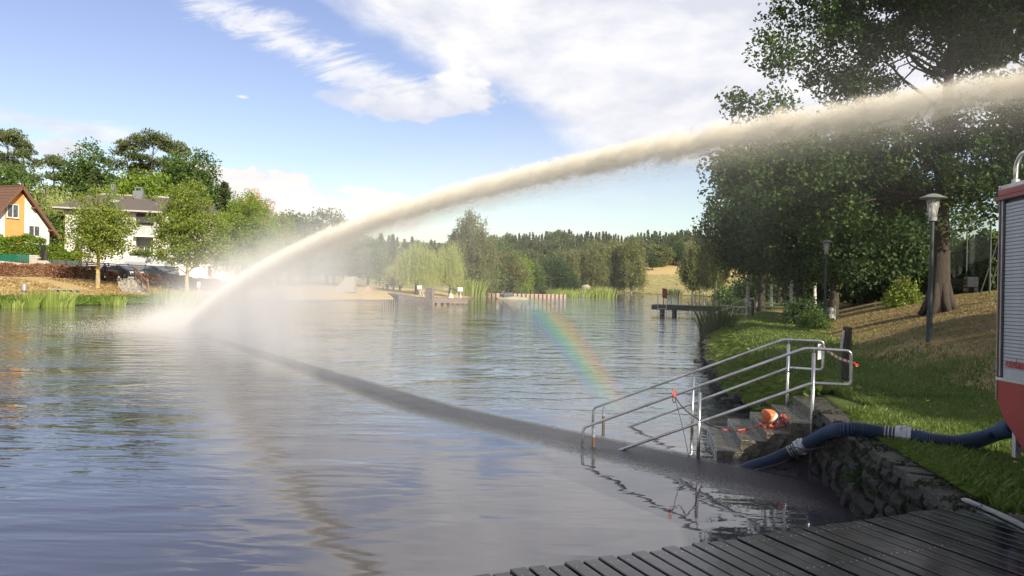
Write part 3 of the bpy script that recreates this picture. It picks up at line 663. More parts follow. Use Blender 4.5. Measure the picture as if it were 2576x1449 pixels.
lme = bpy.data.meshes.new_from_object(lt); bpy.data.objects.remove(lt); lme.name = 'lettering'; lt = bpy.data.objects.new('lettering', lme); COL.objects.link(lt)
l_of = lambda px: (PV(px, 930, TO, TO+ty)-TO).dot(ty)
wl_ = max(v.co.x for v in lme.vertices); sx_ = (l_of(2576)-l_of(2527))/(wl_*.9)
Ml = Matrix((ty*sx_, tz, -tx)).transposed().to_4x4(); Ml.translation = T(l_of(2527), .0055, (PV(2540, 925, TO, TO+ty)-TO).dot(tz)); lt.parent = truck; lt.matrix_parent_inverse = Matrix.Translation(-truck.location); lt.matrix_basis = Ml
# grab hoop on the roof
mb = MB(); ha, hb = T(.055, .10, h_top), T(.36, .10, h_top); hoop = [ha, ha+tz*.18, ha.lerp(hb, .25)+tz*.26, ha.lerp(hb, .75)+tz*.26, hb+tz*.18, hb]
mb.tube(fillet(hoop, .09, 5), .019, 12); mb.build('grab_hoop', mat('polished_alu', (.68, .68, .66), .25, .85), truck, smooth=True)
for q in (ha, hb): MB().lathe([(.032, 0), (.032, .05), (.02, .055)], q, 12).build('hoop_socket', galv, truck)
tbox(.21, .26, .02, .07, .34, h_low-.08, 'step_bracket', alu, bev=.004); tbox(.26, 1.0, .03, .5, .40, .44, 'step_plate', blk)
tbox(1.36, 1.85, .02, Wd-.02, .42, h_sh0, 'side_skirt', red)
tbox(.3, 3.6, .7, 1.7, .32, .6, 'chassis', blk)
tbox(1.92, 3.7, .5, Wd-.06, .5, 1.8, 'cab', red, bev=.06)
tbox(2.2, 3.1, .49, Wd-.05, 1.2, 1.65, 'cab_window', mat('dark_glass', (.02, .025, .03), .08)); tbox(3.69, 3.71, .6, Wd-.2, 1.15, 1.7, 'windscreen', mat('dark_glass', (.02, .025, .03)))
tbox(-.012, .0, .5, 1.9, h_sh0, h_cor-.1, 'rear_shutter', shm)
for w in (.15, Wd-.15): tbox(-.02, .0, w-.07, w+.07, h_low+.05, h_low+.3, 'rear_light', mat('light_red', (.5, .02, .02), .2))
for l in (1.4, 3.2):
    for w in (.16, Wd-.16):
        Mx = tx.to_track_quat('Z', 'Y').to_matrix(); c = T(l, w, .46)
        o = MB(); o.lathe([(.30, -.13), (.46, -.13), (.48, -.08), (.48, .08), (.46, .13), (.30, .13)], c, 24, Mx); ty_ = o.build('tyre', mat('tyre_rubber', (.02, .02, .02), .8), truck, smooth=False)
        o = MB(); o.lathe([(.05, -.10), (.20, -.11), (.29, -.139), (.30, .139), (.20, .11), (.05, .10)], c, 16, Mx); o.build('rim', alu, truck)

_rs = np.random.RandomState(3); n = 3600; sw_ = _rs.uniform(0, wl, n); Pm = []; 
for q in sw_: p, t = wall_at(q); nn = Vector((t.y, -t.x)); k = _rs.uniform(); Pm.append((p.x+nn.x*(-.03+_rs.uniform(-.03, .05))+(nn.x*_rs.uniform(0, .35) if k < .25 else 0), p.y+nn.y*(-.03), (.86+_rs.uniform(0, .02)) if k < .25 else _rs.uniform(.02, .8)))
Pm = np.array(Pm); kk = np.sin(Pm[:, 1]*5.3)*np.sin(Pm[:, 2]*9+Pm[:, 1]*3) > -.1; Pm = Pm[kk]; n = len(Pm)
dd = _rs.normal(size=(n, 3))*.7+np.array([-.2, 0, -.6]); dd /= np.linalg.norm(dd, axis=1, keepdims=True); ww = np.cross(dd, _rs.normal(size=(n, 3))); ww /= np.linalg.norm(ww, axis=1, keepdims=True); sz = .028*_rs.uniform(.5, 1.5, (n, 1))
Vq = np.empty((n, 4, 3)); Vq[:, 0] = Pm-dd*sz; Vq[:, 1] = Pm+ww*sz*.5; Vq[:, 2] = Pm+dd*sz; Vq[:, 3] = Pm-ww*sz*.5
o = link('wall_moss', np_mesh('wall_moss', Vq.reshape(-1, 3), np.arange(n*4).reshape(-1, 4)), leafmat('moss', (.030, .045, .014), (.02, .028, .012), (.06, .06, .03), .2), wall, kind='stuff')
# ------------------------------------------------------------------ vegetation generators
def quads(Pn, size, asp=0.55, rs=None, dirs=None, var=0.4):
    """one rhombic leaf per point"""
    n = len(Pn); d = rs.normal(size=(n, 3)) if dirs is None else dirs+rs.normal(scale=.25, size=(n, 3)); d /= np.linalg.norm(d, axis=1, keepdims=True)+1e-9
    w = np.cross(d, rs.normal(size=(n, 3))); w /= np.linalg.norm(w, axis=1, keepdims=True)+1e-9
    s = size*(1+rs.uniform(-var, var, (n, 1))); V = np.empty((n, 4, 3)); c = Pn
    V[:, 0] = c-d*s*.5; V[:, 1] = c+w*s*.5*asp+d*s*.05; V[:, 2] = c+d*s*.5; V[:, 3] = c-w*s*.5*asp+d*s*.05
    return V.reshape(-1, 3), np.arange(n*4).reshape(-1, 4)
def crown_clumps(rs, lobes, n, shell=2.2, gap=0.0):
    out = []; vol = np.array([l[3]*l[4]*l[5] for l in lobes])**.72; pr = vol/vol.sum()
    for k in rs.choice(len(lobes), n, p=pr):
        c = lobes[k]; v = rs.normal(size=3); v /= np.linalg.norm(v); r = rs.uniform()**(1/3/shell*1.6)
        p = np.array(c[:3])+v*r*np.array(c[3:6]); out.append(p)
    return np.array(out)
def limbs(mb, base, topz, tr, clumps, rs, nl=9, lean=(0, 0), first=.25, thick=.35, drop=.1):
    """trunk and limbs reaching into the clumps"""
    H = topz; tp = [Vector((base[0]+lean[0]*t+rs.normal(0, .012)*H*t, base[1]+lean[1]*t+rs.normal(0, .012)*H*t, base[2]+(H)*t)) for t in np.linspace(0, 1, 8)]
    rad = [tr*(1.45 if i == 0 else 1.05-.85*i/7) for i in range(8)]
    tp.insert(1, tp[0].lerp(tp[1], .25)); rad.insert(1, tr*1.12); tp[0].z -= .3
    return tp, rad
def build_tree(name, base, spec, label, group, leaf, bark, seed, rz=0.0, cat='tree'):
    """spec: h, tr, lobes (relative), nc, lp, ls, cr, kind"""
    me_c, me_t = tree_mesh(spec, seed)
    root = empty(name, base, label, cat, group, rz)
    for nm, me, mt in (('crown', me_c, leaf), ('trunk', me_t, bark)):
        o = bpy.data.objects.new(nm, me); COL.objects.link(o); o.parent = root
        if mt is not None:
            if not me.materials: me.materials.append(mt)
            elif me.materials[0] != mt: o.material_slots[0].link = 'OBJECT'; o.material_slots[0].material = mt
    return root
CACHE = {}
def tree_mesh(sp, seed):
    key = (id(sp), seed)
    if key in CACHE: return CACHE[key]
    rs = np.random.RandomState(seed); kind = sp.get('kind', 'broad'); nc, lp, ls, crd = sp['nc'], sp['lp'], sp['ls'], sp['cr']; h = sp['h']
    mb = MB(); base = (0, 0, 0)
    if kind == 'spruce':
        cl = []; w = sp['w']
        for k in range(nc):
            t = rs.uniform()**.75; z = h*(.06+.92*t); rmax = w*(1-t)**.85+.12; a = rs.uniform(0, 6.28); r = rmax*rs.uniform(.35, 1.0); cl.append((r*math.cos(a), r*math.sin(a), z-.18*r))
        cl = np.array(cl)
    elif kind == 'pine':
        cl = crown_clumps(rs, sp['lobes'], nc, 1.6)
    else: cl = crown_clumps(rs, sp['lobes'], nc, sp.get('shell', 2.2))
    cen = cl.mean(0)
    # leaves
    pts, dirs = [], None
    if kind in ('willow', 'birch'):
        ns = sp.get('ns', 9); L = sp['sl']; pts = []; dd = []
        for c in cl:
            for q in range(ns):
                o = rs.normal(0, crd, 3)*np.array([1, 1, .5]); l = L*rs.uniform(.4, 1.15)
                if kind == 'willow': l = min(l, max(.3, (c[2]+o[2])-sp.get('zmin', 1.0)*rs.uniform(.7, 1.5)))
                m = lp; t = rs.uniform(0, 1, m)**.8; cur = np.stack([o[0]+t*rs.normal(0, .12)*l, o[1]+t*rs.normal(0, .12)*l, o[2]-t*l], -1)+rs.normal(0, .035 if kind == 'willow' else .07, (m, 3))*ls*6
                pts.append(c+cur); dd.append(np.tile([0, 0, -1.], (m, 1))+rs.normal(0, .35 if kind == 'willow' else .8, (m, 3)))
        pts = np.concatenate(pts); dirs = np.concatenate(dd); V, Q = quads(pts, ls, sp.get('asp', .35), rs, dirs)
    elif kind == 'spruce':
        pts = []; dd = []
        for c in cl:
            rr = math.hypot(c[0], c[1])+1e-3; out = np.array([c[0]/rr, c[1]/rr, -.25]); m = lp; t = rs.uniform(-.6, .6, (m, 1)); pts.append(c+out*t*crd+rs.normal(0, 1, (m, 3))*np.array([.35, .35, .13])*crd); dd.append(np.tile(out, (m, 1))+rs.normal(0, .5, (m, 3)))
        V, Q = quads(np.concatenate(pts), ls, .4, rs, np.concatenate(dd))
    else:
        fl = .45 if kind == 'pine' else .75
        sz = rs.uniform(.55, 1.35, (len(cl), 1, 1))
        g = rs.normal(size=(len(cl), lp, 3)); g = g/np.maximum(1, np.linalg.norm(g, axis=2, keepdims=True)/1.7)
        pts = (cl[:, None, :]+g*sz*np.array([crd, crd, crd*fl])).reshape(-1, 3)
        if kind == 'pine': V, Q = quads(pts, ls, .35, rs, rs.normal(size=(len(pts), 3))*.8+np.array([0, 0, .7]))
        else: V, Q = quads(pts, ls, sp.get('asp', .62), rs)
    zmin = sp.get('leafmin', .4); k = V.reshape(-1, 4, 3)[:, :, 2].min(1) > zmin; V = V.reshape(-1, 4, 3)[k].reshape(-1, 3); Q = np.arange(len(V)).reshape(-1, 4)
    # trunk and limbs
    tp, rad = limbs(mb, base, h*sp.get('th', .86), sp['tr'], cl, rs, lean=sp.get('lean', (0, 0)))
    mb.tube(tp, rad, 9)
    nb = min(len(cl), sp.get('nb', 26))
    zt = [p.z for p in tp]
    def trunk_at(z):
        z = min(max(z, zt[0]), zt[-1])
        for a, b, ra, rb in zip(tp, tp[1:], rad, rad[1:]):
            if a.z <= z <= b.z: t = (z-a.z)/max(1e-6, b.z-a.z); return a.lerp(b, t), ra+(rb-ra)*t
        return tp[-1], rad[-1]
    prim = []
    for i in range(nb):
        c = Vector(cl[rs.randint(len(cl))]); horiz = math.hypot(c.x, c.y)
        z0 = max(h*sp.get('bz', .18), c.z-horiz*rs.uniform(.35, .9)) if kind != 'spruce' else c.z+.1
        s, r0_ = trunk_at(min(z0, h*.8)); r0_ *= rs.uniform(.28, .5)
        jj = lambda q: Vector((rs.normal(0, q)*horiz, rs.normal(0, q)*horiz, rs.normal(0, q)*horiz)); mid = s.lerp(c, .5)+jj(.07)+Vector((0, 0, horiz*rs.uniform(.0, .12)))
        path = catmull([s, s.lerp(mid, .5)+jj(.04), mid, mid.lerp(c, .5)+jj(.05), c], 3)
        mb.tube(path, [r0_*(1-.85*k/(len(path)-1)) for k in range(len(path))], 5, caps=False); prim.append(path)
    if prim:
        for i in range(sp.get('ntw', 40)):
            c = Vector(cl[rs.randint(len(cl))]); best = min((p for pth in [prim[rs.randint(len(prim))] for _ in range(5)] for p in pth[3:]), key=lambda q: (q-c).length)
            if (best-c).length < sp.get('twmax', 3.5): mb.tube([best, best.lerp(c, .35)+Vector((rs.normal(0, .12), rs.normal(0, .12), .12)), best.lerp(c, .7)+Vector((rs.normal(0, .12), rs.normal(0, .12), .05)), c], [.02*sp['tr']/.3+.012, .016*sp['tr']/.3+.008, .012, .006], 4, caps=False)
    mt_ = mb.mesh('trunk'); mt_.polygons.foreach_set('use_smooth', [True]*len(mt_.polygons))
    CACHE[key] = (np_mesh('crown', V, Q), mt_); return CACHE[key]

bark_b = mat('oak_bark', (.070, .054, .038), .9, 0, (.05, .04, .03), 5, bump=1.0, bscale=16, stretch=(3, 3, .6), bdist=.06)
bark_d = mat('dark_bark', (.07, .055, .04), .9, 0, (.035, .03, .024), 8, bump=.8, bscale=20, stretch=(2, 2, .5))
bark_l = mat('lichen_bark', (.30, .25, .17), .9, 0, (.55, .38, .06), 3.2, bump=.5, bscale=20, lo=.5, hi=.6)
bark_w = mat('birch_bark', (.62, .60, .55), .7, 0, (.12, .10, .09), 4, stretch=(.5, .5, 3), lo=.5, hi=.62)
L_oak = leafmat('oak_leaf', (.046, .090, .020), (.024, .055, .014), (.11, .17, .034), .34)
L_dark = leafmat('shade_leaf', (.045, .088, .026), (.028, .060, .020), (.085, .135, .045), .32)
L_ash = leafmat('ash_leaf', (.19, .26, .04), (.13, .19, .03), (.36, .40, .10), .4)
L_bright = leafmat('maple_leaf', (.19, .29, .03), (.13, .22, .024), (.32, .40, .06), .4)
L_med = leafmat('beech_leaf', (.085, .15, .034), (.055, .105, .026), (.17, .24, .06), .35)
L_pine = leafmat('pine_needle', (.10, .13, .045), (.05, .075, .03), (.20, .22, .09), .2)
L_spruce = leafmat('spruce_needle', (.06, .09, .032), (.035, .06, .024), (.11, .14, .05), .15)
L_willow = leafmat('willow_leaf', (.38, .43, .15), (.28, .34, .11), (.54, .57, .24), .4)
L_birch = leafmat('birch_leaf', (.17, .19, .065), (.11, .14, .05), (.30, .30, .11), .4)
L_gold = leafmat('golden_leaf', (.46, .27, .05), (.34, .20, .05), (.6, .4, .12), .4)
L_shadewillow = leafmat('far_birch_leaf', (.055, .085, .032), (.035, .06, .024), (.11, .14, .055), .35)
L_hedge = leafmat('hedge_leaf', (.07, .12, .022), (.035, .07, .016), (.17, .23, .05), .3)
L_thuja = leafmat('thuja_leaf', (.14, .23, .015), (.09, .17, .012), (.24, .32, .04), .3)
L_reddry = leafmat('barberry_leaf', (.20, .065, .04), (.36, .23, .13), (.50, .34, .20), .3)

def at_ground(x, y, d): p = D(x, y, d); return Vector((p.x, p.y, gz_at(p.x, p.y)-.05))
def lobes_px(base, d, items):
    """crown lobes given as photo centre x, y, half width, half height, depth offset and depth radius in metres"""
    out = []
    for (x, y, hw, hh, dd, rd) in items:
        q = D(x, y, d+dd)-base; k = (d+dd)/F; out.append((q.x, q.y, q.z, hw*k, rd, hh*k))
    return out
# ------------------------------------------------------------------ right bank trees
ob = D(2362, 785, 27); ob.z = gz_at(ob.x, ob.y)
oak_l = lobes_px(ob, 27, [(2050, 25, 165, 60, 0, 2.0), (2230, 10, 170, 90, 1, 3.0), (1990, 130, 105, 42, -1, 1.4), (2150, 120, 150, 46, 0, 2.0), (2370, 40, 150, 90, 0, 2.6), (2120, 195, 90, 26, 0, 1.2), (2240, 215, 70, 20, 0, 1.0), (2420, 150, 70, 40, 0, 1.4),
   (1900, 265, 105, 22, -1, 1.0), (2130, 222, 120, 28, 0, 1.4), (1990, 430, 175, 75, 0, 2.6), (1860, 420, 75, 45, -1, 1.2), (2150, 400, 190, 110, 1, 3), (2160, 520, 200, 80, 2, 3), (2440, 420, 120, 110, 0, 2.6), (2480, 530, 90, 55, -1, 1.4), (2330, -80, 260, 60, 0, 3.5), (2380, 330, 120, 60, 1, 2.5)])
sp_oak = dict(h=13.5, tr=.31, lobes=oak_l, nc=560, lp=125, ls=.135, cr=.36, nb=50, ntw=300, shell=1.3, bz=.30, th=.95, leafmin=1.6, twmax=2.4)
oak = build_tree('oak_tree', ob, sp_oak, 'big dark oak tree with a thick trunk on the hill, behind the lamp post', None, L_oak, bark_b, 11)
# flare of the trunk foot
fl_ = MB(); 
for k in range(7):
    a = k*.9+.3; fl_.tube([ob+Vector((math.cos(a)*.25, math.sin(a)*.25, 1.0)), ob+Vector((math.cos(a)*.36, math.sin(a)*.36, .35)), ob+Vector((math.cos(a)*.62, math.sin(a)*.62, -.12))], [.10, .14, .10], 6)
o = fl_.build('root_flare', bark_b, oak, smooth=True)
# corner tree
cb = at_ground(2620, 760, 30)
sp_c = dict(h=15, tr=.3, lobes=lobes_px(cb, 30, [(2520, 60, 110, 100, 0, 3), (2560, -60, 180, 120, 0, 4), (2600, 250, 90, 100, 0, 2.5), (2560, 400, 90, 130, 1, 3), (2480, 130, 60, 40, -1, 1)]), nc=380, lp=100, ls=.17, cr=.46, nb=26, ntw=90, shell=1.5, bz=.3)
build_tree('maple_tree', cb, sp_c, 'dense dark tree filling the upper right corner, above the truck', None, L_oak, bark_d, 12)
# second trunk with hanging birch twigs
t2 = at_ground(2097, 768, 42)
sp_t2 = dict(h=12, tr=.25, lobes=lobes_px(t2, 42, [(2110, 560, 130, 110, 0, 3), (2230, 620, 120, 60, 0, 2.5), (2000, 560, 120, 90, 1, 3), (2180, 480, 160, 80, 0, 3), (2130, 665, 150, 30, -1, 2)]), nc=330, lp=85, ls=.22, cr=.55, nb=24, ntw=60, shell=1.5, bz=.22)
build_tree('linden_tree', t2, sp_t2, 'leafy shaded tree with a short dark trunk behind the litter bin', None, L_dark, bark_d, 13)
t3 = at_ground(2260, 700, 46)
sp_t3 = dict(h=11, tr=.22, lobes=lobes_px(t3, 46, [(2250, 560, 110, 100, 0, 3), (2200, 660, 110, 32, 0, 2), (2320, 600, 70, 70, 0, 2)]), nc=240, lp=80, ls=.22, cr=.6, nb=20, ntw=40, shell=1.5)
build_tree('linden_tree', t3, sp_t3, 'leafy tree on the hill top just left of the thick oak trunk', None, L_dark, bark_d, 14)
# weeping birches and dark trees down the bank
sp_wb = dict(kind='birch', h=11, tr=.11, lobes=[(0, 0, 8, 2.6, 2.6, 2.6), (.6, 0, 5.6, 2.8, 2.6, 1.8), (-1.5, 0, 6.2, 1.9, 1.8, 1.6)], nc=150, ns=7, lp=22, ls=.20, cr=.35, sl=2.4, nb=26, ntw=50, asp=.4, leafmin=.9, shell=1.2)
sp_wb2 = dict(kind='birch', h=13, tr=.12, lobes=[(0, 0, 9.5, 2.4, 2.4, 3), (1.0, 0, 7, 2.2, 2.2, 2), (-1, 0, 5.6, 2.4, 2.2, 1.8)], nc=150, ns=7, lp=22, ls=.24, cr=.35, sl=2.8, nb=24, ntw=50, asp=.4, leafmin=.9, shell=1.2)
for i, (x, d, s, rz, sp, mt, lab) in enumerate([
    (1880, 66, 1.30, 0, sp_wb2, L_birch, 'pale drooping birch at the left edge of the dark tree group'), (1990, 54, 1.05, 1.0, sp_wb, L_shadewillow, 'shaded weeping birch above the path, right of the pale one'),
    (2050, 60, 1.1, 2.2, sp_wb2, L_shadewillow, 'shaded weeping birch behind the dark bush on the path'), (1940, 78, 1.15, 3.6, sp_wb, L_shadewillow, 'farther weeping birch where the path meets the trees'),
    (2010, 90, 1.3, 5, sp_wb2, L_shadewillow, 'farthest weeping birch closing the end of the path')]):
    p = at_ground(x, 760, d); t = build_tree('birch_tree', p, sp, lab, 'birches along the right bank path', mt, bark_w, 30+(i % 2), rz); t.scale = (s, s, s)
sp_dk = dict(h=13, tr=.26, lobes=[(0, 0, 8.8, 4.2, 3.6, 3.6), (-2.2, 0, 6.4, 2.8, 2.6, 2.4), (2, 0, 6, 3, 3, 2.4), (0, 0, 4.0, 3.4, 3, 1.6)], nc=300, lp=70, ls=.26, cr=.62, nb=22, ntw=40, shell=1.6, leafmin=1.0)
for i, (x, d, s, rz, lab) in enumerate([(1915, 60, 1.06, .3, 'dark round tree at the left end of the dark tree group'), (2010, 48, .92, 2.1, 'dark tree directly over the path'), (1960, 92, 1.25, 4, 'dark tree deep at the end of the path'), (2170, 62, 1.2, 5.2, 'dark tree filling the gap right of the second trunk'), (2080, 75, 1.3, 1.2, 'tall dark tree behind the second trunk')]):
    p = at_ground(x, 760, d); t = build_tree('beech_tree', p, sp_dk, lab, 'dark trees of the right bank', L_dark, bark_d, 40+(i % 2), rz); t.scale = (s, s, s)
# trees off the right and behind the camera that shade the near bank (their shadows lie in the picture)
sp_off = dict(h=13, tr=.3, lobes=[(0, 0, 9, 4.4, 4.0, 3.4), (1, 1, 6, 3.5, 3.5, 2)], nc=230, lp=60, ls=.34, cr=.62, nb=14, ntw=10, shell=1.5, leafmin=3.0)
for i, (x, y, s, lab) in enumerate([(21.5, -6.0, 1.0, 'shade tree beyond the front of the fire truck'), (17.0, 2.0, .85, 'shade tree beside the fire truck cab'), (33.0, -5.0, 1.0, 'shade tree on the hill right of the truck'),
      (20.5, 6.5, .72, 'shade tree on the slope behind the truck body'), (21.0, -16, 1.0, 'shade tree farthest behind the deck')]):
    t = build_tree('shade_tree', Vector((x, y, gz_at(x, y)-.1)), sp_off, lab, 'trees right of and behind the view', L_oak, bark_d, 50, i*1.3); t.scale = (s, s, s)

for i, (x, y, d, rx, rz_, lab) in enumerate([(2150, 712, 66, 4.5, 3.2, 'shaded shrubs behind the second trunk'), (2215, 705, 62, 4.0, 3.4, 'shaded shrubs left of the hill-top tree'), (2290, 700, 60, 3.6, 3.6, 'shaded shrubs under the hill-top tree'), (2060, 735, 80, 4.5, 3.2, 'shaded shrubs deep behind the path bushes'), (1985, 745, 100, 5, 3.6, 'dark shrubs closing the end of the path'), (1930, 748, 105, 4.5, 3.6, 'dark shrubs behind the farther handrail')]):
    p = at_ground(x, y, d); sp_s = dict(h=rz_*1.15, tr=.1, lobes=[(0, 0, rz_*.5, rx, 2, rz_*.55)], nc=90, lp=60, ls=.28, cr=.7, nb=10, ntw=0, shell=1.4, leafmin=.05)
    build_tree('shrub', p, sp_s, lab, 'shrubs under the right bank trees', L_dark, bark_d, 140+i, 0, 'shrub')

sp_tall = dict(h=25, tr=.34, lobes=[(0, 0, 21, 3.9, 3.6, 3.6), (1, 1, 17.5, 3.0, 3.0, 1.8)], nc=200, lp=60, ls=.36, cr=.66, nb=12, ntw=8, shell=1.5, leafmin=13, bz=.6)
for i, (x, y, s_) in enumerate([(20.5, 15.0, .80), (25.5, 12.0, .84)]):
    t = build_tree('shade_tree', Vector((x, y, gz_at(x, y)-.1)), sp_tall, 'tall bare-stemmed shade tree, number %d counted up the slope from the truck' % (i+1) if False else ['tall shade tree nearer the truck', 'tall shade tree farther up the slope'][i], 'trees right of and behind the view', L_oak, bark_d, 51, i*1.9); t.scale = (s_, s_, s_)
# ------------------------------------------------------------------ right bank small things
dgreen = mat('dark_green_paint', (.018, .035, .035), .45, 0, (.03, .04, .035), 5)
def lamp_post(base, top_z, label, seed=0):
    root = empty('street_lamp', base, label, 'street lamp', 'lamp posts along the path'); b = Vector(base); t = Vector((b.x, b.y, top_z))
    MB().tube([b-Vector((0, 0, .2)), b+Vector((0, 0, 1.1)), b+Vector((0, 0, 1.12)), t-Vector((0, 0, .72))], [.075, .075, .058, .05], 12).build('pole', dgreen, root, smooth=False)
    MB().lathe([(.08, -.02), (.078, .09), (.072, .12)], b, 12).build('base_collar', mat('chipped_white', (.5, .48, .42), .8, 0, (.1, .1, .1), 20), root)
    g = bpy.data.materials.get('lamp_glass') or None
    if g is None:
        g = bpy.data.materials.new('lamp_glass'); g.use_nodes = True; pb_ = g.node_tree.nodes['Principled BSDF']; pb_.inputs['Base Color'].default_value = (.75, .77, .75, 1); pb_.inputs['Alpha'].default_value = .25; pb_.inputs['Roughness'].default_value = .15
    hz_ = t-Vector((0, 0, .72))
    MB().lathe([(.06, 0), (.10, .01), (.11, .10), (.085, .11)], hz_, 14).build('collar', mat('lamp_grey', (.30, .32, .30), .5), root)
    MB().lathe([(.105, .11), (.165, .58), (.155, .58), (.095, .11)], hz_, 16).build('glass', g, root, smooth=True)
    MB().lathe([(.07, .11), (.065, .26), (.03, .34), (.022, .5), (.03, .55)], hz_, 12).build('bulb_cover', mat('lamp_white', (.72, .72, .74), .4), root, smooth=True)
    for k in range(4): a = k*math.pi/2+.4; MB().tube([hz_+Vector((math.cos(a)*.106, math.sin(a)*.106, .11)), hz_+Vector((math.cos(a)*.168, math.sin(a)*.168, .59))], .006, 5).build('glass_rib', mat('lamp_grey', (.30, .32, .30)), root)
    MB().lathe([(.05, .72), (.13, .70), (.26, .64), (.33, .605), (.325, .59), (.15, .59)], hz_, 24).build('lamp_shade', mat('shade_grey', (.20, .23, .20), .5), root, smooth=False)
    return root
lb = D(2336, 888, 20); lb.z = min(lb.z, gz_at(lb.x, lb.y)+.02)
lamp_post(lb, D(2347, 487, 20).z, 'tall dark green lamp post with a wide grey hat in front of the oak trunk')
l2 = at_ground(2074, 802, 38); lamp_post(l2, D(2079, 603, 38).z, 'dark lamp post under the trees beside the litter bin')
p = at_ground(1985, 767, 84); o = MB(); o.tube([p, Vector((p.x, p.y, D(1985, 700, 84).z))], .06, 8); tag(o.build('pole', mat('pale_wood', (.30, .26, .20), .8)), 'thin pale pole standing at the far right of the path', 'pole')
# litter bin
c = at_ground(2089, 806, 37.2); c2 = D(2089, 803, 37.2); bin_ = empty('litter_bin', (c2.x, c2.y, c2.z), 'grey metal litter bin on a pale post beside the dark lamp post', 'litter bin')
zb, zt = D(2089, 800, 37.2).z, D(2089, 773, 37.2).z
MB().lathe([(.17, zb), (.175, zb+.02), (.175, zt-.02), (.18, zt), (.165, zt), (.16, zb+.05)], (c2.x, c2.y, 0), 16).build('drum', galv, bin_, smooth=False)
MB().box((c2.x+.21, c2.y, (zb+zt)/2-.1), (.05, .05, zt-zb+.35)).build('post', galv, bin_)
MB().lathe([(.05, 0), (.05, .004)], (c2.x, c2.y-.172, (zb+zt)/2+.05), 8, Matrix.Rotation(R(90), 3, 'X')).build('badge', mat('badge_dark', (.15, .17, .16), .6), bin_)
# bushes
def bush(name, base, rx, ry, rz_, n, ls, leaf, label, cat='bush', seed=1, group=None, clumpy=.35):
    rs = np.random.RandomState(seed); nc = max(14, n//90); v = rs.normal(size=(nc, 3)); v /= np.linalg.norm(v, axis=1, keepdims=True); v[:, 2] = np.abs(v[:, 2])
    r = rs.uniform(.35, 1, (nc, 1))**.5; C = v*r*np.array([rx, ry, rz_])*.88
    pts = (C[:, None, :]+rs.normal(size=(nc, n//nc, 3))*clumpy*min(rx, rz_)*.55).reshape(-1, 3); pts[:, 2] = np.abs(pts[:, 2]); Vv, Q = quads(pts, ls, .6, rs)
    root = empty(name, base, label, cat, group); o = link('foliage', np_mesh('foliage', Vv, Q), leaf, root, world=False)
    mb = MB()
    for k in range(7): q = C[rs.randint(nc)]; mb.tube([(rs.normal(0, .05), rs.normal(0, .05), -.1), (q[0]*.5, q[1]*.5, q[2]*.5), tuple(q)], [.035, .02, .006], 5)
    mb.build('stems', bark_d, root, world=False); return root
p = at_ground(2027, 795, 37); bush('bush', p, 1.15, 1.1, 1.25, 5200, .12, L_dark, 'large dark round bush beside the grass path', seed=3)
p = at_ground(2046, 808, 33.5); bush('bush', p, .72, .65, .85, 3200, .09, L_med, 'smaller green bush in front of the dark one', seed=4)
p = at_ground(1850, 752, 168); bush('bush', p, 4.6, 3.5, 3.0, 3600, .45, L_med, 'wide green shrub on the water at the far end of the right bank', seed=5)
p = at_ground(1822, 745, 182); bush('bush', p, 3.4, 3, 4.2, 2800, .5, L_dark, 'dark shrub behind the far birches on the right', seed=6)
p = at_ground(1870, 745, 120); bush('bush', p, 3, 3, 2.2, 3000, .32, L_dark, 'shaded shrub at the waterline left of the path end', seed=7)
p = at_ground(2275, 700, 36); bush('bush', p, .9, .8, 1.3, 2600, .12, L_ash, 'sunlit light green sapling bush left of the oak trunk', seed=8)
# hedge, house corner, net poles, bench, box on the hill
hA, hB = D(2366, 690, 50), D(2530, 690, 44); hA.z = gz_at(hA.x, hA.y); hB.z = gz_at(hB.x, hB.y)
def hedge(name, A, B, h0, w, n, ls, leaf, label, cat='hedge', seed=1, hv=.08, group=None, inner=True, corem=None):
    A, B = Vector(A), Vector(B); root = empty(name, (A+B)/2, label, cat, group); rs = np.random.RandomState(seed); d = (B-A); L = d.length; t = rs.uniform(size=n); nn = np.array([-d.y, d.x, 0])/math.hypot(d.x, d.y)
    u = rs.uniform(-1, 1, n); hgt = rs.uniform(0, 1, n)**.8; k = rs.uniform(size=n) < .35; hgt = np.where(k, 1, hgt); u = np.where(~k, np.sign(u)*rs.uniform(.75, 1.05, n), u)
    hh = h0*(1+hv*np.sin(t*L*1.7)+hv*.7*np.sin(t*L*4.1+1)+rs.normal(0, .03, n))
    pts = np.array(A)+np.outer(t, np.array(d))+nn*(u*w/2)[:, None]+np.stack([t*0, t*0, hgt*hh], -1); Vv, Q = quads(pts, ls, .6, rs)
    Vv -= np.array((A+B)/2); link('foliage', np_mesh('foliage', Vv, Q), leaf, root, world=False)
    if inner:
        mb = MB(); nnv = Vector(nn); m_ = 12
        for q in range(m_):
            a, b = A.lerp(B, q/m_), A.lerp(B, (q+1)/m_); mb.prism([(a-nnv*w*.36).xy, (b-nnv*w*.36).xy, (b+nnv*w*.36).xy, (a+nnv*w*.36).xy], min(A.z, B.z)-.3, [a.z+h0*.86, b.z+h0*.86, b.z+h0*.86, a.z+h0*.86])
        mb.build('branches', corem or mat('hedge_core', (.02, .03, .012), .95, 0, (.035, .045, .018), 3), root)
    return root
hedge('hedge', hA, hB, D(2366, 626, 50).z-hA.z, 1.4, 9000, .17, L_hedge, 'tall clipped green hedge on top of the hill right of the oak', seed=2)
hA2, hB2 = D(2215, 700, 70), D(2370, 690, 54); hA2.z = gz_at(hA2.x, hA2.y); hB2.z = gz_at(hB2.x, hB2.y)
hedge('hedge', hA2, hB2, 2.6, 1.4, 6000, .2, L_hedge, 'shaded hedge on the hill behind the linden trees', seed=3)
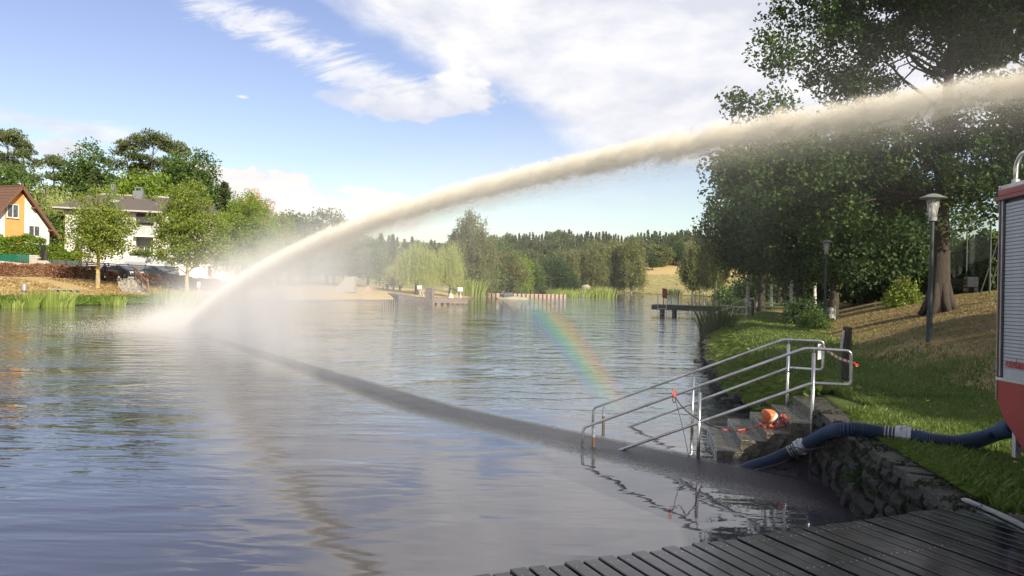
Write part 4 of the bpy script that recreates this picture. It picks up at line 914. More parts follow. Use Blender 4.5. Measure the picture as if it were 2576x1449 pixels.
net = empty('ball_net', D(2431, 690, 42), 'tall ball-stop net hanging between thin green poles on the hill', 'net'); polem = mat('pole_green', (.07, .10, .07), .6)
P1 = [(2386, 700, 558, 43), (2431, 700, 530, 42), (2490, 716, 560, 33)]; tops = []
for x, yb, yt, d in P1:
    a = at_ground(x, yb, d); b_ = D(x+3, yt, d); tops.append((a, b_)); MB().tube([a, b_], .04, 7).build('pole', polem, net)
mb = MB(); rs = np.random.RandomState(4)
(a0, t0), (a1, t1) = tops[0], tops[1]
for (a0, t0), (a1, t1), nn_ in ((tops[0], tops[1], 24), (tops[1], tops[2], 24)):
    for k in range(nn_):
        f = k/(nn_-1); lo_, hi_ = a0+(t0-a0)*(.3+.68*f), a1+(t1-a1)*(.3+.68*f)
        mb.tube([lo_.lerp(hi_, t)+Vector((0, 0, -.30*math.sin(math.pi*t)+.22*math.sin(t*9.0+.5))) for t in np.linspace(0, 1, 16)], .006, 3, caps=False)
    for k in range(26):
        t = k/25; q0, q1 = a0.lerp(a1, t)+Vector((0, 0, 1.6)), t0.lerp(t1, t); mb.tube([q0, q1+Vector((0, 0, -.3*math.sin(math.pi*t)))], .004, 3, caps=False)
mb.build('mesh_net', mat('net_twine', (.16, .20, .17), .8), net)
sw = empty('leaning_poles', at_ground(2470, 712, 35), 'pair of dark poles leaning together in front of the hedge', 'poles')
for dx in (0, .35): a = at_ground(2466, 708, 35)+Vector((dx, 0, 0)); MB().tube([a, a+Vector((.9, 0, 3.0))], .03, 6).build('pole', mat('dark_metal', (.03, .03, .035), .5), sw)
p = at_ground(2415, 696, 40); bn_ = empty('park_bench', p, 'dark wooden bench in front of the hill hedge', 'bench')
for dy, dz in ((0, .45), (.18, .45), (.36, .47), (.46, .66), (.48, .82)): MB().box((p.x, p.y+dy, p.z+dz), (1.9, .14 if dz < .5 else .03, .04 if dz < .5 else .12)).build('slat', oldwood, bn_)
for dx in (-.7, .7): MB().box((p.x+dx, p.y+.2, p.z+.22), (.08, .45, .46)).build('leg', mat('dark_metal', (.03, .03, .035)), bn_)
p = at_ground(2443, 697, 40.5); bx_ = empty('grey_box', p, 'grey sheet-metal bin beside the bench on the hill', 'bin'); MB().box((p.x, p.y, p.z+.55), (.55, .4, .75)).build('case', galv, bx_, bevel=.02); MB().box((p.x+.3, p.y, p.z+.4), (.05, .05, .9)).build('post', galv, bx_)
hp = D(2560, 640, 38); hs = empty('garden_house', (hp.x, hp.y, gz_at(hp.x, hp.y)), 'corner of a house with brown eaves behind the truck', 'house')
e0 = D(2500, 616, 36)+Vector((1.3, 0, 0)); MB().bar((e0.x, e0.y, e0.z), (e0.x+5, e0.y+1.5, e0.z+1.9), 1.8, .12).build('roof', mat('brown_tiles', (.10, .05, .035), .7), hs)
MB().bar((e0.x+.2, e0.y-.9, e0.z-.12), (e0.x+5, e0.y+.6, e0.z+1.75), .12, .22).build('eaves_board', mat('eaves_wood', (.12, .07, .045), .7), hs)
MB().box((e0.x+3.6, e0.y+1.2, e0.z-1.6), (4.6, 2.2, 3.6)).build('wall', mat('render_white', (.72, .72, .70), .8), hs); MB().box((e0.x+.78, e0.y-.2, e0.z-1.55), (.10, .10, 2.9)).build('white_post', mat('render_white', (.72, .72, .70)), hs)
MB().box((e0.x+1.3, e0.y-.6, e0.z-3.1), (2.2, 1.8, .22)).build('terrace', mat('dark_metal', (.03, .03, .035)), hs)

# ------------------------------------------------------------------ reeds
def reeds(base, n, h, rad, leaf, label, seed, w=.03, group='reed clumps at the water edge', lean=.45, heads=0):
    rs = np.random.RandomState(seed); V = []; Q = []
    for k in range(n):
        a = rs.uniform(0, 6.28); r = rad*rs.uniform(0, 1)**.6; x0, y0 = r*math.cos(a), r*math.sin(a)*.7; hh = h*rs.uniform(.55, 1.1); out = np.array([math.cos(a), math.sin(a), 0])*lean*hh*(r/rad)**.6*rs.uniform(.4, 1.2)
        out += rs.normal(0, .06*hh, 3)*np.array([1, 1, 0]); wv_ = np.array([-out[1], out[0], 0]); wv_ = wv_/(np.linalg.norm(wv_)+1e-6); wv_ = wv_*.5+np.array([.7, 0, 0]); ww = w*rs.uniform(.6, 1.2)
        b0 = len(V); pts_ = [(0, ww*.6), (.35, ww), (.7, ww*.7), (1.0, .004)]
        for t, wi in pts_:
            c = np.array([x0, y0, -.15])+out*t*t+np.array([0, 0, hh*(t-.18*t*t*(np.linalg.norm(out)/hh))]); V += [c-wv_*wi/2, c+wv_*wi/2]
        for q in range(3): Q.append([b0+2*q, b0+2*q+1, b0+2*q+3, b0+2*q+2])
    root = empty('reed_clump', base, label, 'reeds', group); link('blades', np_mesh('blades', V, Q), leaf, root, world=False)
    if heads:
        mb = MB()
        for k in range(heads): x = rs.uniform(-rad, rad); mb.tube([(x, 0, h*.9), (x+.05, 0, h*1.3), (x+.12, 0, h*1.36), (x+.16, 0, h*1.28)], [.008, .02, .018, .005], 5)
        mb.build('seed_head', mat('seed_brown', (.25, .2, .12), .9), root, world=False)
    return root
L_reed = leafmat('reed_blade', (.28, .36, .09), (.20, .28, .06), (.46, .50, .18), .4); L_reedd = leafmat('reed_dark', (.07, .11, .035), (.045, .08, .025), (.20, .22, .08), .3)
def gw(x, y, z=.12): q = P(x, y, z); return q
reeds(gw(1808, 846), 420, 2.0, .95, L_reedd, 'large dark reed clump at the waterline below the second handrail', 1, .035)
reeds(gw(1862, 772), 170, 1.5, .8, L_reed, 'sunlit reed clump with drooping heads behind the jetty', 2, .05, heads=4)
for i, (x, y, n, h, rad, lab) in enumerate([(72, 769, 110, 1.25, .7, 'bright reed clump farthest left, below the litter bin'), (125, 768, 170, 1.4, 1.1, 'widest bright reed clump, in front of the bench'), (155, 767, 120, 1.35, .9, 'bright reed clump touching the widest one on its right'),
        (285, 765, 90, .95, .9, 'low reed clump left of the stone stairs'), (428, 762, 200, 1.5, 1.6, 'tall pale reed clump right of the stone stairs'), (455, 761, 140, 1.4, 1.2, 'pale reed clump nearest the water spray'), (30, 771, 50, .7, .7, 'small sparse reeds at the left frame edge')]):
    reeds(gw(x, y), n, h, rad, L_reed, lab, 10+i, .085)
for i, (x, y, d, n, h, rad, lab) in enumerate([(1178, 742, 122, 300, 3.2, 2.6, 'tall reeds at the left end of the plank wall'), (1440, 745, 150, 260, 1.9, 5.5, 'long low reed bed right of the plank wall'), (1415, 744, 146, 150, 1.6, 3.0, 'reeds touching the right end of the plank wall'), (1510, 746, 150, 240, 2.3, 3.2, 'round reed clump standing in open water'), (1695, 745, 196, 120, 2.2, 2.4, 'small dry reeds on the far bank below the meadow')]):
    p = D(x, y, d); reeds(Vector((p.x, p.y, .1)), n, h, rad, L_reed if i != 4 else L_reedd, lab, 30+i, .14)

# ------------------------------------------------------------------ jetties and white handrails
jw = mat('jetty_wood', (.13, .12, .11), .8, 0, (.07, .065, .06), 3, bump=.6, bscale=12, stretch=(.6, 3, 6)); white = mat('white_paint', (.78, .78, .77), .45)
ja, jb = D(1641, 780, 66), D(1892, 780, 63.5)
zj = lambda y, d=66: D(1700, y, d).z
jt = empty('jetty', (ja.x, ja.y, 0), 'grey timber swimming jetty reaching out from the right bank', 'jetty'); dj = (jb-ja); dj.z = 0; dj.normalize(); nj = Vector((-dj.y, dj.x, 0)); Lj = (jb.xy-ja.xy).length+1.5
z1 = zj(767.5); z0 = zj(780)
def jp(l, w, z): return Vector((ja.x, ja.y, 0))+dj*l+nj*w+Vector((0, 0, z))
for k in range(int(Lj/.2)): MB().bar(jp(k*.2+.1, 0, z1-.02), jp(k*.2+.1, 1.7, z1-.02), .185, .04).build('plank', jw, jt)
for w in (-.02, 1.7):
    for i_, (za, zb_) in enumerate(((z0, z0+(z1-z0)*.30), (z0+(z1-z0)*.34, z0+(z1-z0)*.63), (z0+(z1-z0)*.67, z1-.045))): MB().bar(jp(0, w, (za+zb_)/2), jp(Lj, w, (za+zb_)/2), .07+.02*i_, zb_-za).build('fascia_board', jw, jt)
MB().bar(jp(-.04, -.02, (z0+z1)/2), jp(-.04, 1.7, (z0+z1)/2), .07, z1-z0-.04).build('end_board', jw, jt)
for x in (1664, 1696, 1784, 1817, 1855):
    q = D(x, 790, 66); l = (q.xy-ja.xy).dot(dj.xy)
    for w in (.12, 1.5): MB().tube([jp(l, w, -.4), jp(l, w, z0)], .14, 9).build('pile', jw, jt)
def lx(x, y): q = PV(x, y, jp(0, -.12, 0), jp(5, -.12, 0)); return q
lad = empty('pool_ladder', lx(1655, 796), 'white steel bathing ladder on the end of the jetty', 'ladder')
for xs in (1655, 1676):
    hy = 741 if xs == 1655 else 768
    MB().tube([lx(xs, 797), lx(xs, hy)], .03, 7).build('rail', white, lad)
for y in (776.5, 789, 796): MB().tube([lx(1655, y), lx(1676, y)], .022, 6).build('rung', white, lad)
MB().tube(fillet([lx(1676, 770), lx(1684, 745), lx(1687, 742), lx(1688, 770)+nj*.5], .12), .03, 7).build('handle', white, lad)
def ptube(name, a, b, r, mt, par): return MB().tube([a, b], r, 7).build(name, mt, par)
q0 = lx(1667, 767)+nj*.5; q1 = lx(1667, 726)+nj*.5
lr = empty('lifebuoy_stand', q0, 'red lifebuoy cover on a post at the end of the jetty', 'lifebuoy'); ptube('post', q0, q1, .035, mat('dark_metal', (.03, .03, .035)), lr)
o = MB(); c = lx(1671, 739)+nj*.42; o.prism([(c.x-.22, c.y-.05), (c.x+.2, c.y-.02), (c.x+.22, c.y+.1), (c.x-.2, c.y+.08)], [c.z-.32, c.z-.42, c.z-.42, c.z-.32], [c.z+.46, c.z+.40, c.z+.40, c.z+.46]); o.jitter(.02, 3); o.build('cover', mat('cover_red', (.36, .045, .03), .6, 0, (.30, .08, .06), 5), lr, bevel=.04)
q0 = lx(1703, 767)+nj*.8; q1 = lx(1703, 728)+nj*.8; o = empty('jetty_post', q0, 'thin dark post with a white top on the jetty', 'post'); ptube('shaft', q0, q1, .035, mat('dark_metal', (.03, .03, .035)), o); ptube('sleeve', q1-Vector((0, 0, .35)), q1, .055, white, o)
def whiterail(pts, posts, d0, d1, x0, x1, label, r=.03):
    A = D(x0, 780, d0); B = D(x1, 780, d1); f = lambda x, y: PV(x, y, A, B); root = empty('white_handrail', f(*posts[-1][0]), label, 'handrail', 'white tube handrails down the right bank')
    for pl in pts: MB().tube(fillet([f(*q) for q in pl], .12), r, 8).build('rail', white, root, smooth=True)
    for a, b in posts: MB().tube([f(*a), f(*b)], r, 8).build('post', white, root, smooth=True)
    return root
z4 = lambda x, y: ((2500+x/4.293)/1.5528, (1100+y/4.293)/1.5528)
whiterail([[z4(1052, 790), z4(1052, 592), z4(1425, 462), z4(1448, 458)], [z4(1088, 780), z4(1092, 585), z4(1440, 465), z4(1530, 422), z4(1786, 430), z4(1780, 470)], [z4(1440, 600), z4(1495, 560), z4(1560, 545), z4(1770, 546)]], [(z4(1784, 430), z4(1775, 635)), (z4(1430, 460), z4(1425, 600)), (z4(1462, 458), z4(1452, 600))], 44, 43.0, 1779, 1885, 'white tube handrail beside the large reed clump')
whiterail([[z4(1532, 412), z4(1534, 385), z4(1745, 298), z4(1765, 288), z4(1918, 290), z4(1918, 300)], [z4(1800, 350), z4(1918, 350)]], [(z4(1918, 290), z4(1918, 398)), (z4(1765, 290), z4(1765, 380))], 72, 70, 1860, 1950, 'farther white tube handrail behind the jetty', .035)
p = at_ground(1892, 803, 50); o = MB(); o.tube([p, Vector((p.x+.02, p.y, D(1892, 756, 50).z))], .10, 8); tag(o.build('mooring_post', oldwood), 'dark square post on the grass at the jetty entrance', 'post')
p = at_ground(1904, 766, 78); o = MB(); o.tube([p, Vector((p.x, p.y, D(1904, 743, 78).z))], .10, 8); tag(o.build('mooring_post', mat('pale_wood', (.30, .26, .20))), 'pale wooden post by the farther white handrail', 'post')
rs = random.Random(5)
for i, (x, y, s, lab) in enumerate([(1754, 909, .22, 'dark shore rock farthest out in the water'), (1772, 905, .26, 'dark shore rock touching the bank above the others'), (1776, 912, .24, 'flat rock just below the rock at the bank'), (1776, 938, .12, 'tiny rock alone in the water below the bank rocks'), (1795, 952, .16, 'small rock half way down the grass edge'), (1820, 1013, .14, 'small rock nearest the stone steps')]):
    c = P(x, y, .02); o = MB(); o.lathe([(s*.5, -.1), (s*.62, .02), (s*.45, s*.3), (s*.12, s*.38)], c, 8); o.jitter(s*.09, i); tag(o.build('shore_rock', stone_dark, smooth=False), lab, 'rock', 'rocks along the grass bank')
# rubble under the grass edge
o = MB(); rs = random.Random(6); pts = [Vector(s_[:2]) for s_ in SH[5:12]]
for a, b in zip(pts, pts[1:]):
    for k in range(int((b-a).length*14)):
        q = a.lerp(b, rs.random()); s = rs.uniform(.04, .13); o.box((q.x+rs.uniform(-.12, .25), q.y, rs.uniform(-.05, .22)), (s*2, s*1.5, s*1.2), rot=Matrix.Rotation(rs.uniform(0, 3), 3, Vector((rs.random(), rs.random(), .8)).normalized()))
tag(o.build('bank_rubble', stone_dark), 'dark rubble stones under the edge of the grass bank', 'stones', kind='stuff')

# ------------------------------------------------------------------ left bank: stairs, walls, fences, cars, people
def gl(x, y, d): q = D(x, y, d); return Vector((q.x, q.y, gz_at(q.x, q.y)))
whitew = mat('house_render', (.66, .65, .62), .85, 0, (.60, .59, .56), 1.5); orw = mat('orange_render', (.70, .31, .10), .85, 0, (.66, .29, .095), 2)
tilem = mat('brown_roof_tile', (.16, .085, .055), .75, 0, (.10, .055, .04), 14, bump=.4, bscale=10); rafter = mat('brown_timber', (.17, .085, .05), .7); glassm = mat('window_glass', (.04, .05, .06), .08, 0, (.10, .11, .12), 3); graytile = mat('grey_roof_tile', (.15, .125, .115), .8, 0, (.11, .095, .09), 9, bump=.4, bscale=10)
def tiled(mb, a, b, c, d, nu, nv, th=.05):
    """tiles over the roof plane a-b (eave) to d-c (ridge), each row lapping the one below"""
    a, b, c, d = map(Vector, (a, b, c, d)); n = (b-a).cross(d-a).normalized(); n = n if n.z > 0 else -n
    for v in range(nv):
        for u in range(nu):
            f = lambda uu, vv, up_: (a.lerp(b, uu)).lerp(d.lerp(c, uu), vv)+n*up_
            u0, u1, v0, v1 = u/nu, (u+1)/nu-.06/nu, v/nv, (v+1.12)/nv
            mb.add([f(u0, v0, th), f(u1, v0, th), f(u1, min(v1, 1.01), .012), f(u0, min(v1, 1.01), .012), f((u0+u1)/2, v0, th*1.9), f((u0+u1)/2, min(v1, 1.01), .012+th*.9), f(u0, v0, 0), f(u1, v0, 0)],
                   [(0, 4, 5, 3), (4, 1, 2, 5), (6, 7, 1, 4), (6, 4, 0)])
    mb.add([a, b, c, d], [(0, 1, 2, 3)])
def window(par, c, w, h, ax, nrm, frame=None, bars=1, sill=True):
    fr = frame or white; ax = Vector(ax).normalized(); nrm = Vector(nrm).normalized(); c = Vector(c); Mx = Matrix((ax, nrm, Vector((0, 0, 1)))).transposed()
    wd = MB().box(c+nrm*.005, (w, .06, h), rot=Mx).build('window', glassm, par); t = .09
    for s in (-1, 1):
        MB().box(c+ax*s*(w/2+t/2)+nrm*.05, (t, .10, h+2*t), rot=Mx).build('frame', fr, wd); MB().box(c+Vector((0, 0, s*(h/2+t/2)))+nrm*.05, (w, .10, t), rot=Mx).build('frame', fr, wd)
    for k in range(bars): MB().box(c+ax*(w*((k+1)/(bars+1)-.5))+nrm*.05, (.08, .07, h), rot=Mx).build('mullion', fr, wd)
    if sill: MB().box(c+Vector((0, 0, -h/2-t-.03))+nrm*.10, (w+.3, .22, .05), rot=Mx).build('sill', fr, wd)
    return wd
# orange and white gabled house
pk = D(53, 466, 95); gd = Vector((.44, .898, 0)); rd_ = Vector((-.898, .44, 0)); nb_ = -rd_
zg = gz_at(pk.x, pk.y)-.3; pitch_h = lambda w: pk.z-w*1.18
hs1 = empty('gabled_house', (pk.x, pk.y, zg), 'white gabled house with an orange stripe and brown tiled roof', 'house')
hp_ = lambda s, z, l=0.0: Vector((pk.x, pk.y, 0))+gd*s+rd_*l+Vector((0, 0, z))
WR, WL = 4.0, 4.9; ez = pk.z-.35
o = MB(); prof = [hp_(-WL, zg), hp_(WR, zg), hp_(WR, ez-WR*1.22), hp_(0, ez), hp_(-WL, ez-WL*1.22)]; o.extr(prof, rd_*.5, rd_*10); o.build('wall', whitew, hs1)
o = MB(); prof = [hp_(-1.55, zg), hp_(.75, zg), hp_(.75, ez-.75*1.22-.05), hp_(0, ez-.05), hp_(-1.55, ez-1.55*1.22-.05)]; o.extr(prof, rd_*.44, rd_*.6); o.build('orange_panel', orw, hs1)
o = MB(); tiled(o, hp_(-WL-.7, ez-(WL+.7)*1.22+.1, -.35), hp_(-WL-.7, ez-(WL+.7)*1.22+.1, 10.3), hp_(0, ez+.22, 10.3), hp_(0, ez+.22, -.35), 34, 17); o.build('roof_tiles', tilem, hs1, kind='stuff')
o = MB(); tiled(o, hp_(WR+.8, ez-(WR+.8)*1.22+.1, -.35), hp_(WR+.8, ez-(WR+.8)*1.22+.1, 10.3), hp_(0, ez+.22, 10.3), hp_(0, ez+.22, -.35), 34, 17); o.build('roof_tiles', tilem, hs1, kind='stuff')
for s, W in ((-1, WL+.75), (1, WR+.85)): MB().bar(hp_(0, ez+.14, -.38), hp_(s*W, ez-W*1.22+.04, -.38), .10, .34).build('verge_board', rafter, hs1)
for s, k in ((1, 1.7), (1, 3.9), (-1, 2.1)): MB().bar(hp_(s*k, ez-k*1.22-.18, -.3), hp_(s*k, ez-k*1.22-.18, .5), .22, .24).build('purlin_end', rafter, hs1)
MB().tube([hp_(0, ez+.30, -.38), hp_(0, ez+.30, 10.3)], .13, 8).build('ridge_cap', tilem, hs1)
wc = hp_(-.72, D(45, 532, 95).z, .42); window(hs1, wc, 1.25, 1.5, gd, nb_, white, 1)
window(hs1, hp_(2.0, D(75, 580, 96).z, .48), 1.3, 1.2, gd, nb_, white, 1); window(hs1, hp_(-3.1, D(20, 577, 96).z, .48), 1.2, 1.1, gd, nb_, white, 1)
o = MB(); tiled(o, hp_(WR+.2, pk.z-3.4, 4), hp_(WR+.2, pk.z-3.4, 8), hp_(1.6, pk.z-2.4, 8), hp_(1.6, pk.z-2.4, 4), 8, 5); o.build('dormer_roof', graytile, hs1)
# garage behind
g0 = gl(128, 640, 103); gar = empty('garage', g0, 'low white garage with grey eaves between the two houses', 'garage'); MB().box((g0.x, g0.y, g0.z+1.3), (7, 5, 3.0)).build('wall', whitew, gar); MB().box((g0.x-.2, g0.y, g0.z+3.0), (7.8, 5.8, .35)).build('roof', graytile, gar); window(gar, (g0.x-1.6, g0.y-2.5, g0.z+1.7), 1.6, .8, (1, 0, 0), (0, -1, 0), mat('dark_metal', (.03, .03, .035)))
# large white house
w0, w1 = D(163, 600, 106), D(560, 600, 112); wz = gz_at(w0.x, w0.y)-.4
ax = (w1-w0); ax.z = 0; Lw = ax.length; ax.normalize(); nm_ = Vector((ax.y, -ax.x, 0)); hp2 = lambda s, dpt, z: Vector((w0.x, w0.y, 0))+ax*s-nm_*dpt+Vector((0, 0, z))
hs2 = empty('white_house', hp2(6, 0, wz), 'large white two-storey house with a grey tiled roof behind the row of trees', 'house')
ze = D(260, 527, 107).z; zr_ = D(330, 491, 111).z
MB().extr([hp2(0, 0, wz), hp2(8.9, 0, wz), hp2(8.9, 0, ze), hp2(0, 0, ze)], (0, 0, 0), -nm_*9).build('wall', whitew, hs2)
MB().extr([hp2(11.4, 0, wz), hp2(23, 0, wz), hp2(23, 0, ze-.4), hp2(11.4, 0, ze-.4)], (0, 0, 0), -nm_*9).build('wall', whitew, hs2)
MB().extr([hp2(8.9, 1.6, wz), hp2(11.4, 1.6, wz), hp2(11.4, 1.6, ze), hp2(8.9, 1.6, ze)], (0, 0, 0), -nm_*6).build('recess_wall', mat('recess_grey', (.42, .43, .42), .8), hs2)
o = MB(); tiled(o, hp2(-1.2, -1.2, ze), hp2(12.3, -1.2, ze), hp2(13.0, 4.5, zr_), hp2(2.2, 4.5, zr_), 40, 15); o.build('roof_tiles', graytile, hs2, kind='stuff')
o = MB(); o.add([hp2(2.2, 4.5, zr_), hp2(13, 4.5, zr_), hp2(13.5, 10.3, ze), hp2(-1.2, 10.3, ze), hp2(-1.2, -1.2, ze), hp2(12.3, -1.2, ze)], [(0, 1, 2, 3), (0, 3, 4), (1, 5, 2), (3, 2, 5, 4)]); o.build('roof', graytile, hs2)
o = MB(); tiled(o, hp2(13.2, -1.0, ze-.3), hp2(24, -1.0, ze-.3), hp2(22, 4.5, zr_-.8), hp2(14, 4.5, zr_-.8), 30, 13); o.build('roof_tiles', graytile, hs2, kind='stuff')
MB().bar(hp2(-1.3, -1.25, ze-.05), hp2(12.4, -1.25, ze-.05), .12, .22).build('gutter', mat('gutter_grey', (.45, .43, .42), .5), hs2)
MB().bar(hp2(-1.2, -1.0, ze-.22), hp2(12.3, -1.0, ze-.22), .1, .2).build('eaves_board', rafter, hs2)
MB().bar(hp2(8.9, .3, ze-1.0), hp2(12.2, .3, ze-1.0), 1.0, 1.2).build('dark_eaves', mat('dark_metal', (.03, .03, .035)), hs2)
MB().tube([hp2(2.2, 4.5, zr_+.08), hp2(13, 4.5, zr_+.08)], .13, 6).build('ridge_cap', mat('ridge_pale', (.5, .46, .42), .8), hs2)
for s, w, h in ((8.6, 1.5, 1.3), (5.2, .45, 1.9)):
    cc = hp2(s, 3.9, zr_+.1); ch = MB().box(cc, (w, .9, h)).build('chimney', mat('slate_blue', (.20, .22, .23), .6), hs2); MB().box(cc+Vector((0, 0, h/2+.45)), (w*.75, .7, .1)).build('chimney_cap', galv, ch)
    for sx in (-.3, .3): MB().box(cc+Vector((sx*w, 0, h/2+.2)), (.08, .6, .45)).build('cap_leg', galv, ch)
MB().box(hp2(5.9, 1.3, ze+1.35), (.9, .9, .06), rot=Matrix.Rotation(.55, 3, ax)).build('skylight', mat('sky_glass', (.6, .65, .7), .1, .3), hs2)
for k, (s, z_) in enumerate([(2.4, ze-2.0), (5.6, ze-2.0), (1.9, ze-4.9), (5.9, ze-4.9), (13.8, ze-2.2), (17.5, ze-2.2), (20.8, ze-2.2), (14, ze-5), (17.5, ze-5), (20.8, ze-5)]): window(hs2, hp2(s, -.01, z_), 1.2, 1.4, ax, nm_, white, 1)
window(hs2, hp2(9.95, 1.55, ze-2.7), 1.6, 2.0, ax, nm_, white, 1, False); window(hs2, hp2(9.8, 1.55, ze-5.9), 1.5, 2.0, ax, nm_, white, 1, False)
zb1 = D(340, 583, 107).z
MB().box(hp2(10.3, .1, zb1-.45), (3.0, 2.4, .35), math.atan2(ax.y, ax.x)).build('balcony_slab', whitew, hs2)
for k in range(9): MB().bar(hp2(8.9, -.9, zb1-.15+k*.13), hp2(11.7, -.9, zb1-.15+k*.13), .03, .09).build('balcony_slat', mat('slat_grey', (.60, .62, .60), .5), hs2)
for z_a, z_b in ((wz, zb1-.6), (zb1+1.0, ze-1.5)): MB().box(hp2(11.45, -.7, (z_a+z_b)/2), (.35, .35, z_b-z_a), math.atan2(ax.y, ax.x)).build('pillar', whitew, hs2)
gx_ = D(372, 655, 100); MB().box((gx_.x, gx_.y, gz_at(gx_.x, gx_.y)+1.5), (5.5, 4, 3.0), .1).build('garage_annex', mat('pale_blue_render', (.50, .53, .58), .8), hs2); MB().box((gx_.x-.6, gx_.y-2.05, gz_at(gx_.x, gx_.y)+1.15), (2.5, .08, 2.2), .1).build('garage_door', mat('door_grey', (.34, .36, .40), .6), hs2)
p = gl(372, 640, 98); bush('bush', Vector((p.x, p.y, p.z+3.0)), 3.2, 1.6, .7, 1800, .22, L_hedge, 'shrubby planting on the flat garage roof', seed=21)
# third roof
r3 = D(690, 575, 122); h3 = empty('far_house', Vector((r3.x, r3.y, gz_at(r3.x, r3.y))), 'dark grey roof showing between the trees left of the spray', 'house'); zz3 = D(690, 553, 122).z
o = MB(); tiled(o, (r3.x-6, r3.y-2, zz3-2.6), (r3.x+6, r3.y, zz3-2.6), (r3.x+6, r3.y+4, zz3), (r3.x-6, r3.y+2, zz3), 36, 9); o.build('roof_tiles', mat('dark_roof_tile', (.05, .05, .055), .7), h3, kind='stuff')
MB().box((r3.x, r3.y+3, zz3-5.5), (11, 6, 6), .16).build('wall', whitew, h3); window(h3, (r3.x+.6, r3.y-.1, zz3-4), 1.2, 1.3, (1, .16, 0), (.16, -1, 0))

# block wall, green fence, dark fence
bw0, bw1 = gl(-40, 690, 84.5), gl(118, 690, 85.5); bm2 = mat('pale_blockwork', (.52, .47, .40), .9, 0, (.42, .39, .35), 6, bump=.4)
bwall = empty('block_wall', bw0, 'pale sandstone block wall with the green fence on top', 'wall'); o = MB(); dW = (bw1-bw0); LW = dW.length; dW.normalize(); rs = random.Random(2); bz = min(bw0.z, bw1.z)-.2
zt1 = D(40, 657, 85).z; row = 0; z_ = bz+.0
while z_ < D(100, 642, 85).z:
    s = -(row % 2)*.3; hr = .19
    while s < LW:
        L = rs.uniform(.45, .7); mid = s+L/2; top = zt1 if mid < LW-3.0 else D(100, 642, 85).z
        if mid > LW-1.0: top = D(112, 653, 85).z
        if z_+hr <= top+.05: c = bw0+dW*mid; o.box((c.x, c.y-rs.uniform(0, .03), z_+hr/2), (L-.03, .4, hr-.025), math.atan2(dW.y, dW.x))
        s += L
    z_ += hr; row += 1
o.build('block', bm2, bwall, kind='stuff'); o = MB(); o.prism([(bw0.x, bw0.y+.05), (bw1.x, bw1.y+.05), (bw1.x, bw1.y+.2), (bw0.x, bw0.y+.2)], bz, zt1-.1); o.build('wall_core', bm2, bwall)
lw0, lw1 = gl(118, 690, 85.5), gl(262, 700, 88); o = MB(); o.prism([(lw0.x, lw0.y), (lw1.x, lw1.y), (lw1.x, lw1.y+.3), (lw0.x, lw0.y+.3)], bz, [D(118, 673, 85.5).z, D(262, 680, 88).z]*1+[D(262, 680, 88).z, D(118, 673, 85.5).z]); o.build('low_wall', bm2, bwall)
gf = empty('green_fence', gl(20, 650, 84.8), 'dark green picket fence on the block wall below the hedge', 'fence'); x = -30
while x < 73: a = D(x, 657, 84.6); b_ = D(x, 640+1.2*math.sin(x*.4), 84.6); MB().bar(a, b_, .16, .03, up=Vector((0, 1, 0))).build('picket', mat('picket_green', (.0, .13, .085), .6), gf); x += 4.4
df = empty('slat_fence', gl(200, 680, 87), 'anthracite fence of wide horizontal slats behind the brown hedge', 'fence'); anth = mat('anthracite', (.055, .062, .072), .5)
xs = [130, 166, 219, 273, 322, 366, 418, 450]
fy = lambda x: (653+(x-130)*.058, 676+(x-130)*.05); fd = lambda x: 86.5+(x-130)*.02
for x0, x1 in zip(xs, xs[1:]):
    MB().bar(D(x0, fy(x0)[0]-1, fd(x0)), D(x0, fy(x0)[1]+3, fd(x0)), .14, .14, up=Vector((0, 1, 0))).build('fence_post', anth, df)
    for k in range(5):
        f = (k+.5)/5; a = D(x0, fy(x0)[0]+(fy(x0)[1]-fy(x0)[0])*f, fd(x0)); b_ = D(x1, fy(x1)[0]+(fy(x1)[1]-fy(x1)[0])*f, fd(x1)); MB().bar(a, b_, .04, .155).build('slat', anth, df)
hedge('hedge', gl(-50, 690, 86.5), gl(108, 690, 88), D(60, 600, 87).z-gl(60, 690, 87).z, 2.4, 11000, .2, L_thuja, 'bright green clipped hedge in front of the gabled house', seed=5, hv=.05)
hedge('hedge', gl(112, 690, 92), gl(205, 690, 94), D(160, 628, 93).z-gl(160, 690, 93).z, 1.8, 6000, .2, L_thuja, 'yellow green hedge behind the anthracite fence', seed=6)
pch = D(115, 640, 88.5); o = MB(); o.tube([gl(112, 690, 88), D(114, 650, 88), D(116, 630, 88)], [.3, .22, .15], 7); tag(o.build('tree_stump', bark_d), 'dark trunk showing under the end of the green hedge', 'trunk')
# dry brown hedge in pieces, as it stands either side of the stairs
def hz_pt(x, y, d): return gl(x, y, d)
for i, (xa, xb, ya, d, hpx, lab) in enumerate([(-20, 118, 707, 82, 32, 'reddish dry hedge along the left part of the bank'), (118, 258, 710, 82.5, 34, 'reddish dry hedge running up to the yellow tree trunk'), (266, 296, 715, 82.5, 26, 'short brown hedge stub left of the stone stairs'), (352, 430, 707, 83, 28, 'brown dry hedge right of the stair railing'), (430, 560, 712, 84, 30, 'shaded dry hedge behind the second tree')]):
    a, b_ = hz_pt(xa, ya, d), hz_pt(xb, ya, d+.5); hedge('dry_hedge', a, b_, hpx*d/F*.95, 1.0, int(50*(xb-xa)), .15, L_reddry, lab, seed=40+i, hv=.06, group='dry barberry hedges on the left bank', corem=mat('twig_core', (.09, .05, .035), .95, 0, (.15, .10, .07), 8))
# street behind the hedge
o = MB(); 
ra, rb, rc, rd2 = gl(-60, 700, 84.5), gl(640, 700, 96), gl(640, 690, 104), gl(-60, 690, 86)
